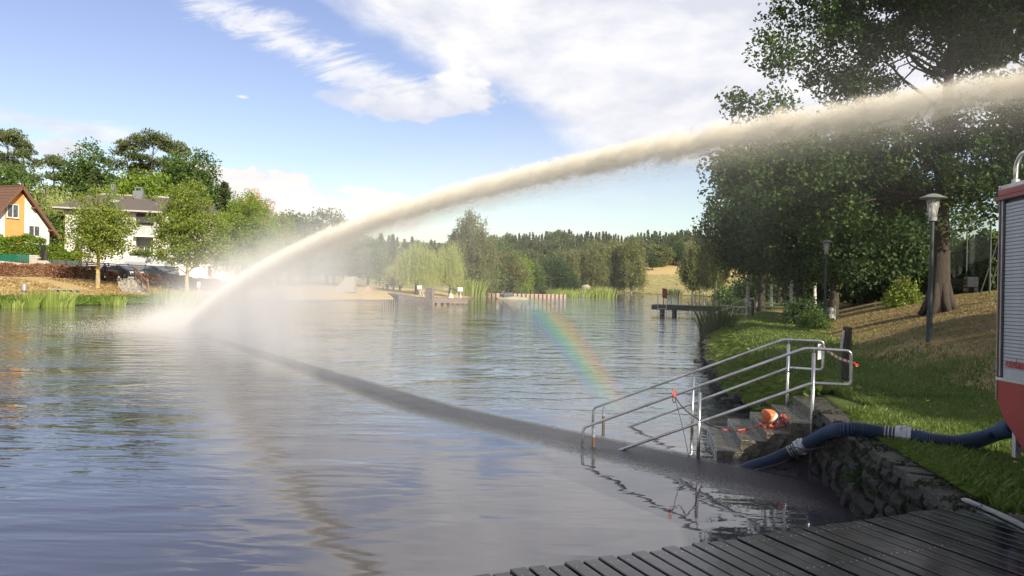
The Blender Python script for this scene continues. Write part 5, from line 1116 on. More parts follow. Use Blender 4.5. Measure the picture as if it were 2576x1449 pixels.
# stairs
stp = empty('bank_stairs', gl(325, 735, 74), 'weathered stone stairs up the left bank to the parked cars', 'stairs'); stm = mat('stair_stone', (.42, .38, .32), .9, 0, (.16, .15, .14), 4, bump=.5)
b0_, b1_ = D(283, 735, 74.5), D(357, 735, 74.5); t0_, t1_ = D(290, 702, 82.5), D(338, 702, 82.5)
nst = 8
cl_ = D(308, 735, 74.5); cr_ = D(357, 736, 74.5); tl_, tr_ = D(291, 700, 82.5), D(336, 700, 82.5)
for k in range(nst):
    f = k/nst; f2 = (k+1)/nst; a = cl_.lerp(tl_, f); b_ = cr_.lerp(tr_, f); z_ = cl_.z+(tl_.z-cl_.z)*((k+1)/nst)+.03; dd = Vector((0, 8.0/nst+.35, 0)); na_ = 3
    for q in range(na_):
        p0 = a.lerp(b_, q/na_+.008); p1 = a.lerp(b_, (q+1)/na_-.008); o = MB(); o.prism([(p0.x, p0.y), (p1.x, p1.y), (p1.x, p1.y+dd.y), (p0.x, p0.y+dd.y)], z_-.42, z_); o.jitter(.012, k*3+q); o.build('step_stone', stm, stp)
whitish = mat('weathered_rail', (.30, .17, .12), .8, 0, (.22, .12, .08), 6)
rl = empty('stair_railing', D(357, 735, 74.5), 'brown wooden railing on the right of the bank stairs', 'railing')
ps = [(D(340, 703, 81.5), D(339, 672, 81.5)), (D(373, 731, 75), D(372, 703, 75)), (D(356, 717, 78), D(355, 688, 78))]
for a, b_ in ps: MB().bar(a-Vector((0, 0, .3)), b_, .12, .12, up=Vector((0, 1, 0))).build('post', whitish, rl)
for dz in (-.08, -.55): MB().bar(ps[0][1]+Vector((0, -.1, dz)), ps[1][1]+Vector((.5, -.9, dz-.3)), .06, .14).build('handrail_board', whitish, rl)
# bank furniture
bc_ = gl(61, 737, 66); lb_ = empty('litter_bin', bc_, 'grey drum litter bin standing on the dry left bank', 'litter bin'); h_ = D(61, 714, 66).z
MB().lathe([(.24, bc_.z+.22), (.25, h_), (.22, h_), (.21, bc_.z+.3)], (bc_.x, bc_.y, 0), 16).build('drum', galv, lb_); MB().lathe([(.2, bc_.z-.02), (.23, bc_.z+.22)], (bc_.x, bc_.y, 0), 14).build('foot', stone_cap, lb_)
b0 = D(125, 731, 64); b1 = D(200, 731, 64); bb = empty('low_bench', (b0+b1)/2, 'long low weathered timber bench above the reeds', 'bench'); bzz = D(160, 728, 64).z
for dy in (0, .24, .48): MB().bar((b0.x, b0.y+dy, bzz), (b1.x, b1.y+dy, bzz), .21, .09).build('plank', mat('grey_timber', (.36, .33, .28), .85, 0, (.25, .23, .2), 8), bb)
for f in (.18, .42, .62, .85): q = b0.lerp(b1, f); MB().box((q.x, q.y+.24, bzz-.28), (.14, .5, .5)).build('leg', mat('grey_timber', (.36, .33, .28)), bb)
sp_ = gl(500, 738, 70); o = empty('marker_post', sp_, 'small white marker post right of the second tree', 'post'); MB().box((sp_.x, sp_.y, sp_.z+.6), (.1, .1, 1.3)).build('shaft', mat('pale_wood', (.30, .26, .20)), o); MB().box((sp_.x, sp_.y-.03, D(500, 716, 70).z), (.26, .06, .5)).build('plate', white, o)
# cars
def car(name, loc, rz, paint, label, Lc=4.55, estate=False):
    root = empty(name, loc, label, 'car', 'cars parked behind the left bank', rz); W = .88
    xs_ = [-2.27, -2.22, -1.55, -.75, .35, 1.15, 1.95, 2.22, 2.27]
    belt = [(-2.27, .45), (-2.26, .78), (-2.18, .98), (-1.55, 1.02), (-.6, .97), (.95, .95), (1.9, .82), (2.2, .66), (2.27, .45)]
    low_ = [(2.2, .25), (1.75, .2), (-1.8, .2), (-2.2, .28)]
    prof = belt+low_; n = len(prof); V = []; 
    for y, k in ((-W, .0), (-W*.97, 1), (W*.97, 1), (W, 0)): pass
    sec = [(-W, 0.06), (-W*.93, 0.0), (W*.93, 0.0), (W, .06)]
    ycs = [(-W*.90, 1.0, 0.0), (-W, .97, .0), (W, .97, .0), (W*.90, 1.0, 0.0)]
    mb = MB(); rings = []
    for yy, sc_, _ in ycs: rings.append([Vector((x*sc_, yy, .2+(z-.2)*(sc_ if z > .5 else 1))) for x, z in prof])
    vs = [p for r in rings for p in r]; fs = [tuple(range(n))]+[tuple(3*n+i for i in reversed(range(n)))]
    for r in range(3):
        for i in range(n): fs.append((r*n+i, r*n+(i+1) % n, (r+1)*n+(i+1) % n, (r+1)*n+i))
    mb.add(vs, fs); bd = mb.build('body', paint, root, world=False, bevel=.05)
    roof = [(-1.75, .98), (-1.05, 1.36), (-.35, 1.44), (.25, 1.40), (1.15, .95)]; mb = MB(); vs = [Vector((x, -W*(.92 if z < 1.1 else .70), z)) for x, z in roof]+[Vector((x, W*(.92 if z < 1.1 else .70), z)) for x, z in roof]; m_ = len(roof)
    mb.add(vs, [tuple(range(m_)), tuple(range(2*m_-1, m_-1, -1))]+[(i, i+1, m_+i+1, m_+i) for i in range(m_-1)]); mb.build('windows', mat('car_glass', (.03, .04, .045), .06, 0, (.10, .12, .13), 2), root, world=False)
    mb = MB(); rf = [(-1.08, 1.365), (-.35, 1.455), (.28, 1.41)]; mb.add([Vector((x, s*W*.71, z)) for s in (-1, 1) for x, z in rf]+[Vector((x, s*W*.69, z-.05)) for s in (-1, 1) for x, z in rf], [(0, 1, 4, 3), (1, 2, 5, 4), (6, 9, 10, 7), (7, 10, 11, 8), (0, 3, 9, 6), (2, 8, 11, 5), (0, 6, 7, 1), (1, 7, 8, 2), (3, 4, 10, 9), (4, 5, 11, 10)]); mb.build('roof', paint, root, world=False)
    for s in (-1, 1):
        for (x0, z0_, x1_, z1_) in ((-1.75, .98, -1.05, 1.38), (.25, 1.42, 1.15, .95), (-.35, .97, -.38, 1.44)): MB().bar((x0, s*W*.93, z0_), (x1_, s*W*.71, z1_), .05, .07).build('pillar', paint, root, world=False)
        for x in (-1.38, 1.38):
            Mx = Matrix.Rotation(R(90), 3, 'X'); ty_ = MB().lathe([(.2, -.1), (.31, -.1), (.33, 0), (.31, .1), (.2, .1)], (x, s*W*.93, .32), 18, Mx).build('wheel', mat('tyre_rubber', (.02, .02, .02)), root, world=False)
            KIDS.setdefault('x', []); r_ = MB().lathe([(.03, -.115), (.20, -.105), (.21, .105), (.03, .115)], (x, s*W*.93, .32), 10, Mx).mesh('rim'); r_.materials.append(mat('alloy', (.5, .5, .5), .3, .8)); ro = bpy.data.objects.new('rim', r_); COL.objects.link(ro); ro.parent = ty_
        MB().box((-2.22, s*.66, .80), (.12, .34, .16)).build('tail_light', mat('light_red', (.5, .02, .02)), root, world=False); MB().box((2.12, s*.66, .70), (.2, .32, .14)).build('headlight', mat('lamp_white', (.72, .72, .74)), root, world=False)
        MB().box((.85, s*(W+.06), 1.0), (.14, .2, .12)).build('mirror', paint, root, world=False)
    MB().box((-2.285, 0, .80), (.02, .5, .12)).build('number_plate', mat('plate_white', (.75, .75, .72), .5), root, world=False)
    return root
c1 = gl(311, 699, 85.5); c1.z = D(311, 700, 85.5).z
car('parked_car', c1, R(-26), mat('car_graphite', (.13, .125, .12), .25, .6, (.12, .115, .11), 1, coat=.7), 'graphite grey car seen from behind, parked at the top of the stairs')
c2_ = gl(398, 700, 89); c2_.z = D(398, 702, 89).z
car('parked_car', c2_, R(-14), mat('car_silver', (.32, .37, .42), .25, .6, (.31, .36, .41), 1, coat=.7), 'silver blue car parked right of the graphite one')
sl = MB(); q = [D(255, 701, 83.6), D(470, 704, 84.5), D(470, 701, 93), D(240, 698, 92)]; zr0 = min(v.z for v in q[:2])-.01; sl.prism([v.xy for v in q], zr0-1.0, [c1.z-.02, c2_.z-.05, c2_.z+.0, c1.z+.02]); tag(sl.build('street', mat('asphalt', (.06, .06, .065), .9, 0, (.045, .045, .05), 8)), kind='structure')
# people
def person(base, h, rz, top, legs, hair, label, pose=0, vest=None):
    root = empty('person', base, label, 'person', None, rz); k = h/1.75
    J = {'pel': (0, 0, .95), 'chest': (0, .0, 1.30), 'neck': (0, 0, 1.48), 'head': (0, .01, 1.56), 'top': (0, .01, 1.72), 'sl': (-.19, 0, 1.40), 'el': (-.26, .02, 1.12), 'wl': (-.22, .16, .92), 'hl': (-.21, .20, .86), 'sr': (.19, 0, 1.40), 'er': (.27, .02, 1.12), 'wr': (.24, .16, .92), 'hr': (.23, .20, .86),
         'kl': (-.11, .02, .50), 'al': (-.12, -.02, .08), 'tl': (-.13, .14, .03), 'kr': (.11, .03, .50), 'ar': (.13, -.01, .08), 'tr': (.14, .15, .03), 'hpl': (-.10, 0, .90), 'hpr': (.10, 0, .90)}
    rad = {'pel': .15, 'chest': .16, 'neck': .055, 'head': .085, 'top': .07, 'sl': .07, 'el': .045, 'wl': .032, 'hl': .035, 'sr': .07, 'er': .045, 'wr': .032, 'hr': .035, 'kl': .062, 'al': .042, 'tl': .035, 'kr': .062, 'ar': .042, 'tr': .035, 'hpl': .095, 'hpr': .095}
    Es = [('pel', 'chest'), ('chest', 'neck'), ('neck', 'head'), ('head', 'top'), ('chest', 'sl'), ('sl', 'el'), ('el', 'wl'), ('wl', 'hl'), ('chest', 'sr'), ('sr', 'er'), ('er', 'wr'), ('wr', 'hr'), ('pel', 'hpl'), ('hpl', 'kl'), ('kl', 'al'), ('al', 'tl'), ('pel', 'hpr'), ('hpr', 'kr'), ('kr', 'ar'), ('ar', 'tr')]
    names = list(J); me = bpy.data.meshes.new('body'); me.from_pydata([tuple(q*k for q in J[n_]) for n_ in names], [(names.index(a), names.index(b)) for a, b in Es], [])
    tmp = bpy.data.objects.new('body', me); COL.objects.link(tmp); sk = tmp.modifiers.new('s', 'SKIN')
    for i, n_ in enumerate(names): v = me.skin_vertices[0].data[i]; v.radius = (rad[n_]*k,)*2; v.use_root = (n_ == 'pel')
    su = tmp.modifiers.new('d', 'SUBSURF'); su.levels = 2; su.render_levels = 2
    dg = bpy.context.evaluated_depsgraph_get(); me2 = bpy.data.meshes.new_from_object(tmp.evaluated_get(dg)); bpy.data.objects.remove(tmp)
    me2.name = 'body'; me2.materials.clear()
    for mt_ in (mat('skin', (.45, .27, .19), .6), top, legs, mat('shoe', (.05, .045, .04), .7)): me2.materials.append(mt_)
    for pl in me2.polygons:
        z = pl.center.z/k; x = abs(pl.center.x/k); pl.material_index = 3 if z < .10 else 2 if z < .93 and x < .21 else 1 if z < 1.47 and not (z < .97 and x > .19) else 0; pl.use_smooth = True
    bo = bpy.data.objects.new('body', me2); COL.objects.link(bo); bo.parent = root
    MB().lathe([(.088*k, 1.60*k), (.098*k, 1.66*k), (.080*k, 1.74*k), (.03*k, 1.775*k)], (0, -.005, 0), 12).build('hair', hair, root, world=False, smooth=True)
    if vest: MB().lathe([(.185*k, .98*k), (.19*k, 1.2*k), (.175*k, 1.36*k), (.10*k, 1.43*k)], (0, 0, 0), 12, Matrix.Diagonal((1, .8, 1))).build('vest', vest, root, world=False, smooth=True)
    return root
pb1 = D(263, 703, 84); person(pb1, 1.75, .3, mat('jacket_blue', (.03, .07, .22), .8), mat('trouser_dark', (.03, .03, .04), .9), mat('hair_dark', (.05, .035, .025), .8), 'person in a blue jacket standing behind the yellow tree trunk')
pb2 = D(255, 705, 83.6); person(pb2, 1.35, 2.5, mat('shirt_dark', (.10, .10, .10), .8), mat('trouser_dark', (.03, .03, .04)), mat('hair_dark', (.05, .035, .025)), 'shorter person in a yellow vest beside the blue jacket', vest=mat('vest_yellow', (.60, .70, .02), .7))
pb3 = D(528, 712, 84); person(pb3, 1.75, .2, mat('jacket_orange', (.80, .10, .03), .7), mat('trouser_orange', (.55, .09, .04), .8), mat('hair_dark', (.05, .035, .025)), 'person in bright orange clothes right of the second tree')

# ------------------------------------------------------------------ left trees
sp_ash = dict(h=9.3, tr=.19, lobes=[(0, 0, 7.6, 1.9, 1.9, 1.9), (-.9, 0, 5.6, 2.2, 2.2, 1.7), (1.1, 0, 5.4, 2.3, 2.2, 1.6), (0, 0, 3.9, 3.1, 2.6, 1.2), (.1, 0, 5.8, 2.4, 2.4, 2.4)], nc=275, lp=62, ls=.19, cr=.40, nb=34, ntw=140, shell=1.7, bz=.22, leafmin=1.6)
sp_ash2 = dict(h=10.6, tr=.21, lobes=[(0, 0, 9.6, 2.3, 2.2, 2.1), (-.9, 0, 7.2, 3.0, 2.6, 2.1), (1.1, 0, 6.6, 3.2, 2.7, 2.2), (.1, 0, 4.6, 4.0, 3.2, 1.7)], nc=400, lp=66, ls=.20, cr=.44, nb=34, ntw=120, shell=1.7, bz=.2, leafmin=1.5)
t = build_tree('ash_tree', at_ground(246, 725, 76.5), sp_ash, 'light ash tree with a yellow lichened trunk in front of the white house', 'ash trees in a row on the left bank', L_ash, bark_l, 60); t.scale = (1.12, 1.12, 1.06)
t = build_tree('ash_tree', at_ground(471, 722, 79), sp_ash2, 'fuller ash tree between the silver car and the person in orange', 'ash trees in a row on the left bank', L_ash, bark_l, 61)
t = build_tree('ash_tree', at_ground(622, 715, 92), sp_ash2, 'bright ash tree on the left of the falling spray', 'ash trees in a row on the left bank', L_bright, bark_l, 62); t.scale = (1.0, 1.0, .98)
p = at_ground(690, 715, 97); t = build_tree('ash_tree', p, sp_ash, 'smaller ash tree half hidden by the spray', 'ash trees in a row on the left bank', L_ash, bark_l, 60, 2.0); t.scale = (1.15, 1.15, 1.0)
sp_dec = dict(h=17, tr=.32, lobes=[(0, 0, 13.5, 3.2, 3, 3), (-2, 0, 10, 3, 3, 3), (2.2, 0, 9.6, 3.2, 3, 3), (0, 0, 6, 4.2, 4, 3), (.3, 0, 10, 3, 3, 4)], nc=320, lp=48, ls=.34, cr=.66, nb=22, ntw=40, shell=1.6)
sp_dec2 = dict(h=12, tr=.28, lobes=[(0, 0, 8.6, 3.8, 3.5, 3.0), (-2.2, 0, 6, 2.8, 2.8, 2.4), (2.2, 0, 6, 3, 3, 2.4), (0, 0, 4, 4, 3.5, 2)], nc=260, lp=48, ls=.34, cr=.66, nb=18, ntw=30, shell=1.6)
sp_pin = dict(kind='pine', h=19, tr=.28, lobes=[(0, 0, 17.2, 1.7, 1.6, 1.2), (-1.9, 0, 14.6, 1.5, 1.4, .6), (1.9, 0, 15.2, 1.4, 1.4, .6), (.9, 0, 12.6, 2.4, 2.0, .7), (-2.2, .5, 11.0, 1.6, 1.5, .5), (1.8, 0, 9.6, 1.9, 1.6, .6), (-1, 0, 8.0, 1.6, 1.5, .5)], nc=84, lp=110, ls=.38, cr=.62, nb=26, ntw=20, shell=1.6, bz=.4)
sp_spr = dict(kind='spruce', h=18, tr=.22, w=3.0, nc=420, lp=26, ls=.42, cr=.55, nb=30, ntw=0)
sp_wil = dict(kind='willow', h=10, tr=.4, lobes=[(0, 0, 7.6, 3.2, 3, 1.9), (-2.4, 0, 6.2, 2.2, 2.4, 1.7), (2.4, 0, 6.4, 2.4, 2.4, 1.7)], nc=120, ns=9, lp=26, ls=.24, cr=.5, sl=4.5, zmin=1.6, nb=18, ntw=0, asp=.22, leafmin=1.2, shell=1.2)
LT = [  # x, base distance, top y, spec, seed, leaf, bark, label, nominal h, rz
 ('pine_tree', 15, 132, 318, sp_pin, 70, L_pine, bark_d, 'tall dark pine at the left frame edge', 19, 0), ('pine_tree', 52, 138, 345, sp_pin, 71, L_pine, bark_d, 'dark pine just right of the leftmost one', 19, 1),
 ('pine_tree', 130, 136, 385, sp_pin, 70, L_pine, bark_d, 'smaller lone pine against the sky above the willow', 19, 2), ('poplar_tree', 215, 126, 345, sp_dec, 72, L_med, bark_d, 'tall blue green leafy tree behind the white house', 17, 0),
 ('spruce_tree', 238, 116, 420, sp_spr, 73, L_spruce, bark_d, 'dark spruce right behind the first ash tree', 18, 0), ('pine_tree', 316, 130, 345, sp_pin, 71, L_pine, bark_d, 'pine at the left of the tall pine group', 19, 3),
 ('pine_tree', 378, 128, 322, sp_pin, 70, L_pine, bark_d, 'tallest pine in the middle of the group', 19, 4), ('pine_tree', 432, 130, 350, sp_pin, 71, L_pine, bark_d, 'darker pine at the right of the pine group', 19, 5),
 ('poplar_tree', 480, 124, 368, sp_dec, 74, L_med, bark_d, 'broad leafy tree right of the pines', 17, 1), ('poplar_tree', 528, 128, 430, sp_dec, 72, L_med, bark_d, 'lower leafy tree stepping down to the right', 17, 2),
 ('maple_tree', 362, 116, 420, sp_dec2, 75, L_bright, bark_d, 'bright yellow green maple above the grey roof', 12, 0), ('maple_tree', 305, 118, 455, sp_dec2, 75, L_bright, bark_d, 'bright green tree behind the left chimney', 12, 2),
 ('spruce_tree', 560, 114, 455, sp_spr, 73, L_spruce, bark_d, 'dark spruce between the second and third ash trees', 18, 2), ('willow_tree', 112, 112, 452, sp_wil, 76, L_willow, bark_d, 'yellow green willow behind the gabled house', 10, 0),
 ('poplar_tree', 148, 108, 530, sp_dec2, 77, L_med, bark_d, 'green tree between the two houses', 12, 1), ('birch_tree', 630, 128, 470, sp_wb2, 31, L_gold, bark_w, 'golden yellow birch against the sky', 13.5, 0),
 ('poplar_tree', 10, 112, 395, sp_dec2, 75, L_med, bark_d, 'brownish green tree behind the gabled roof', 12, 3), ('poplar_tree', 728, 112, 524, sp_dec2, 77, L_med, bark_d, 'rounded tree just left of the jet, half in mist', 12, 4), ('poplar_tree', 822, 116, 520, sp_dec2, 75, L_med, bark_d, 'rounded misty tree behind the jet', 12, 5),
 ('maple_tree', 600, 112, 512, sp_dec2, 77, L_bright, bark_d, 'small dark tree in front of the golden birch', 12, 6)]
for nm_t, x, d, ty_top, sp, sd, lf, bk, lab, hn_, rz in LT:
    p = at_ground(x, 690, d); H = D(x, ty_top, d).z-p.z; ms = max(v.co.z for v in tree_mesh(sp, sd)[0].vertices); s = H/ms
    t = build_tree(nm_t, p, sp, lab, 'trees behind the left bank houses', lf, bk, sd, rz); w_ = s if s > .8 else .8; t.scale = (w_, w_, s)
# ------------------------------------------------------------------ middle bank
z2 = lambda x, y: ((900+x/2.342)/1.5528, (700+y/2.342)/1.5528)
z3 = lambda x, y: ((1900+x/2.342)/1.5528, (750+y/2.342)/1.5528)
def place(nm_t, x, d, top, sp, sd, lf, bk, lab, grp, rz=0, wid=None, yb=720):
    p = at_ground(x, yb, d); H = D(x, top, d).z-p.z; ms = max(v.co.z for v in tree_mesh(sp, sd)[0].vertices); s = H/ms
    t = build_tree(nm_t, p, sp, lab, grp, lf, bk, sd, rz); w_ = s if wid is None else wid*s; t.scale = (w_, w_, s); return t
sp_wil2 = dict(kind='willow', h=9, tr=.3, lobes=[(0, 0, 7.2, 2.6, 2.6, 1.7), (-2.1, 0, 5.8, 2.1, 2.2, 1.5), (2.0, 0, 6.2, 2.0, 2.2, 1.5), (0, -1, 5, 3, 2, 1.2)], nc=150, ns=10, lp=30, ls=.26, cr=.45, sl=5.0, zmin=1.7, nb=16, ntw=0, asp=.18, leafmin=1.3, shell=1.1)
place('willow_tree', 1048, 101, 600, sp_wil2, 80, L_willow, bark_d, 'large pale weeping willow behind the boat-shaped ramp', 'weeping willows behind the bathing platform', 0, 1.0)
place('willow_tree', 1132, 104, 602, sp_wil2, 81, L_willow, bark_d, 'second weeping willow, right of the large one', 'weeping willows behind the bathing platform', 1.4, .72)
place('willow_tree', 990, 108, 660, sp_wil2, 81, L_willow, bark_d, 'small low willow left of the large one', 'weeping willows behind the bathing platform', 2.4, .9)
sp_bw = dict(kind='birch', h=17, tr=.24, lobes=[(0, 0, 12.5, 2.6, 2.6, 3.6), (1.4, 0, 9, 2.8, 2.6, 3), (-1.4, 0, 8, 2.8, 2.6, 3), (.2, 0, 5.6, 3.4, 3, 2)], nc=260, ns=7, lp=15, ls=.36, cr=.55, sl=2.6, nb=26, ntw=60, asp=.4, leafmin=1.0, shell=1.3)
sp_bn = dict(kind='birch', h=15, tr=.2, lobes=[(0, 0, 11, 1.9, 1.9, 3), (.8, 0, 7.8, 2.2, 2, 2.4), (-.9, 0, 6, 2.2, 2, 2.2)], nc=190, ns=7, lp=15, ls=.36, cr=.45, sl=2.8, nb=24, ntw=50, asp=.4, leafmin=1.0, shell=1.3)
place('birch_tree', 1180, 124, 522, sp_bw, 82, L_birch, bark_w, 'tallest birch, grey green, right of the willows', 'birches round the pond', 0)
place('birch_tree', 1152, 128, 560, sp_bw, 83, L_shadewillow, bark_w, 'dark tree merging with the left of the tallest birch', 'birches round the pond', 1)
place('birch_tree', 1222, 128, 585, sp_bn, 84, L_birch, bark_w, 'narrower birch leaning on the right of the tallest one', 'birches round the pond', 2)
place('beech_tree', 1215, 134, 640, sp_dec2, 77, L_med, bark_d, 'round dark bush tree at the foot of the tallest birch', 'trees on the far shore', 2)
for i, (x, d, top, w, lf, lab) in enumerate([(1275, 150, 622, 1.0, L_birch, 'yellowish tree behind the left of the plank wall'), (1305, 158, 640, 1.0, L_bright, 'light green tree with a white leaning stem'), (1335, 200, 650, 1.1, L_med, 'green tree above the far channel'), (1258, 160, 600, 1.0, L_med, 'green tree behind the tallest birch')]):
    place('beech_tree', x, d, top, sp_dec2, 75+2*(i % 2), lf, bark_w if i == 1 else bark_d, lab, 'trees on the far shore', i*1.3, w)
for i, (x, d, top, w, lf, sp, sd, lab) in enumerate([(1390, 225, 640, 1.25, L_dark, sp_dec2, 75, 'round dark tree above the reed bed'), (1362, 232, 668, 1.2, L_dark, sp_dec2, 77, 'low dark tree left of the round one'), (1438, 228, 622, 1.0, L_birch, sp_bn, 84, 'slim birch right of the round dark tree'), (1437, 222, 688, 1.1, L_dark, sp_dec2, 77, 'small dark tree at the foot of the slim birch'),
    (1500, 232, 598, 1.15, L_birch, sp_bw, 82, 'birch with two white stems left of the bent one'), (1472, 238, 640, 1.0, L_birch, sp_bn, 84, 'lower birch filling the gap beside the two-stemmed birch'), (1545, 236, 592, 1.05, L_birch, sp_bw, 83, 'birch crown in the middle of the far shore'), (1588, 230, 590, 1.15, L_birch, sp_bw, 82, 'wide drooping birch left of the golden field'),
    (1742, 196, 598, 1.0, L_birch, sp_bn, 84, 'left birch of the pair beside the dark trees'), (1772, 200, 640, .9, L_shadewillow, sp_bn, 85, 'thin darker birch inside the pair'), (1802, 192, 580, 1.0, L_birch, sp_bn, 85, 'right birch of the pair, with a pale crooked trunk')]):
    place('birch_tree' if sp is not sp_dec2 else 'beech_tree', x, d, top, sp, sd, lf, bark_w if sp is not sp_dec2 else bark_d, lab, 'birches round the pond' if sp is not sp_dec2 else 'trees on the far shore', i*1.1, w)
# misty trees left of the willows
for i, (x, d, top, w, sp, sd, lf, lab) in enumerate([(880, 112, 560, 1.2, sp_dec2, 75, L_med, 'misty tree behind the spray, nearest the jet'), (925, 118, 590, 1.15, sp_dec2, 77, L_med, 'misty tree behind the red sign'), (955, 126, 585, .9, sp_spr, 73, L_spruce, 'left of the two misty spruces'), (985, 128, 588, .85, sp_spr, 86, L_spruce, 'right of the two misty spruces'), (760, 104, 590, 1.1, sp_dec2, 75, L_med, 'misty tree deep inside the falling spray'), (1010, 130, 620, 1.1, sp_dec2, 77, L_med, 'dark tree behind the large willow'), (840, 125, 600, 1.3, sp_dec2, 77, L_med, 'faint tree in the thickest mist')]):
    place('poplar_tree' if sp is sp_dec2 else 'spruce_tree', x, d, top, sp, sd, lf, bark_d, lab, 'trees half lost in the mist', i*2.1, w)
# far forest on the ridge
rs = np.random.RandomState(8); fk = [tree_mesh(dict(kind='spruce', h=24, tr=.25, w=4.6, nc=230, lp=10, ls=1.05, cr=.8, nb=0, ntw=0), 90), tree_mesh(dict(kind='spruce', h=24, tr=.25, w=4.0, nc=230, lp=10, ls=1.0, cr=.75, nb=0, ntw=0), 91), tree_mesh(dict(h=20, tr=.3, lobes=[(0, 0, 13, 5, 5, 6), (1.5, 0, 8, 4.5, 4.5, 4)], nc=90, lp=22, ls=1.2, cr=1.3, nb=4, ntw=0), 92)]
def np_of(me): a = np.empty(len(me.vertices)*3, np.float32); me.vertices.foreach_get('co', a); return a.reshape(-1, 3)
def wood(name, rows, label, leaf, mixdec=.25, seed=0):
    rs = np.random.RandomState(seed); VV = []; n = 0
    kv = [np_of(k[0]) for k in fk]
    for (xa, xb, d, step, topf) in rows:
        x = xa
        while x < xb:
            dd = d+rs.uniform(-14, 14); p = D(x, 700, dd); g = gz_at(p.x, p.y); H = max(6, D(x, topf(x)+rs.uniform(-7, 7), dd).z-g); k = 2 if rs.uniform() < mixdec else rs.randint(2); v = kv[k]; s = H/v[:, 2].max(); a = rs.uniform(0, 6.28)
            w = s*rs.uniform(.85, 1.25); c_, s_ = math.cos(a), math.sin(a); VV.append(np.stack([(v[:, 0]*c_-v[:, 1]*s_)*w+p.x, (v[:, 0]*s_+v[:, 1]*c_)*w+p.y, v[:, 2]*s+g-.5], -1)); x += step*rs.uniform(.6, 1.4)
    VV = np.concatenate(VV); Q = np.arange(len(VV)).reshape(-1, 4); o = link(name, np_mesh(name, VV, Q), leaf); return tag(o, label, 'forest', kind='stuff')
L_for = leafmat('forest_needle', (.10, .13, .065), (.07, .10, .05), (.17, .20, .095), .2); L_for2 = leafmat('forest_leaf', (.12, .15, .05), (.08, .11, .04), (.20, .22, .085), .3)
tf = lambda x: 583+4*math.sin(x*.021)+3*math.sin(x*.057)
wood('forest', [(1225, 1860, 440, 8, lambda x: tf(x)+3), (1225, 1860, 425, 8, tf), (1225, 1860, 400, 9, lambda x: tf(x)+12), (1225, 1860, 370, 10, lambda x: tf(x)+26)], 'dark conifer forest along the ridge beyond the pond', L_for, .12, 1)
wood('forest', [(1230, 1620, 335, 12, lambda x: tf(x)+45), (1230, 1480, 300, 13, lambda x: tf(x)+62), (1640, 1720, 352, 12, lambda x: tf(x)+28)], 'lighter mixed wood at the foot of the ridge', L_for2, .75, 2)
wood('forest', [(1840, 2700, 420, 16, lambda x: 590), (-700, -40, 170, 30, lambda x: 400), (640, 1240, 330, 13, lambda x: 600+6*math.sin(x*.03)), (640, 1240, 300, 12, lambda x: 630)], 'far wood behind the right bank and the misty trees', L_for, .4, 3)
# rounder trees at the field edge
for i, (x, d, top, w, lab) in enumerate([(1660, 345, 618, 1.1, 'round dark tree left on the field edge'), (1692, 350, 606, 1.2, 'tall round dark tree on the field edge'), (1722, 345, 622, 1.1, 'round tree right on the field edge'), (1640, 330, 640, 1.0, 'small dark tree where the golden field begins')]):
    place('beech_tree', x, d, top, sp_dec2, 75+2*(i % 2), L_dark, bark_d, lab, 'trees at the edge of the field', i*1.7, w*1.3)
# plank wall in the water
swm = mat('sheet_wall_wood', (.42, .30, .22), .8, 0, (.32, .22, .16), 5); swd = mat('dark_pile', (.06, .05, .045), .8)
a_, b_ = D(1192, 747, 127), D(1424, 749, 133.5); a_.z = b_.z = 0; pw = empty('plank_wall', a_, 'low brown plank wall with dark piles dividing the pond', 'wall'); hgt = D(1300, 738.5, 130).z
xw = 1192; xs_ = []
while xw < 1424: xs_.append(xw); xw += 10.7
for x0, x1 in zip(xs_, xs_[1:]+[1424]):
    f0, f1 = (x0-1192)/232, (x1-1192)/232; p0, p1 = a_.lerp(b_, f0), a_.lerp(b_, f1); zt_ = .62
    MB().bar(Vector((p0.x, p0.y, .16)), Vector((p1.x, p1.y, .16)), .08, .46).build('board', swm, pw); MB().bar(Vector((p0.x, p0.y, .50)), Vector((p1.x, p1.y, .50)), .12, .16).build('top_board', mat('pale_plank', (.52, .42, .34), .8), pw)
    MB().box((p0.x, p0.y-.12, .22), (.16, .16, .9)).build('pile', swd, pw)
p = D(1472, 738, 160); o = MB(); o.tube([(p.x, p.y, -.2), (p.x, p.y, 1.0), (p.x+.1, p.y, 2.0), (p.x+.1, p.y, 2.3)], [1.0, 1.0, .95, .5], 9); o.jitter(.08, 3); tag(o.build('standing_stone', mat('pale_stone', (.40, .36, .27), .9, 0, (.3, .28, .2), 3)), 'pale upright block standing in the reed bed', 'stone')
c = P(1290, 752, .0); isl = empty('flat_rock', c, 'flat pale rock island with a dark stone in front of the plank wall', 'rock'); o = MB(); o.lathe([(2.6, -.3), (2.5, .08), (1.9, .26), (.5, .42)], c, 14); o.v = [(v[0], c.y+(v[1]-c.y)*.5, v[2]) for v in o.v]; o.jitter(.08, 1); o.build('slab', mat('pale_stone', (.40, .36, .27)), isl)
o = MB(); o.lathe([(.9, .2), (.95, .5), (.6, .85), (.15, .95)], c+Vector((-.9, 0, 0)), 9); o.jitter(.1, 2); o.build('dark_stone', mat('dark_stone', (.12, .12, .12), .8), isl)
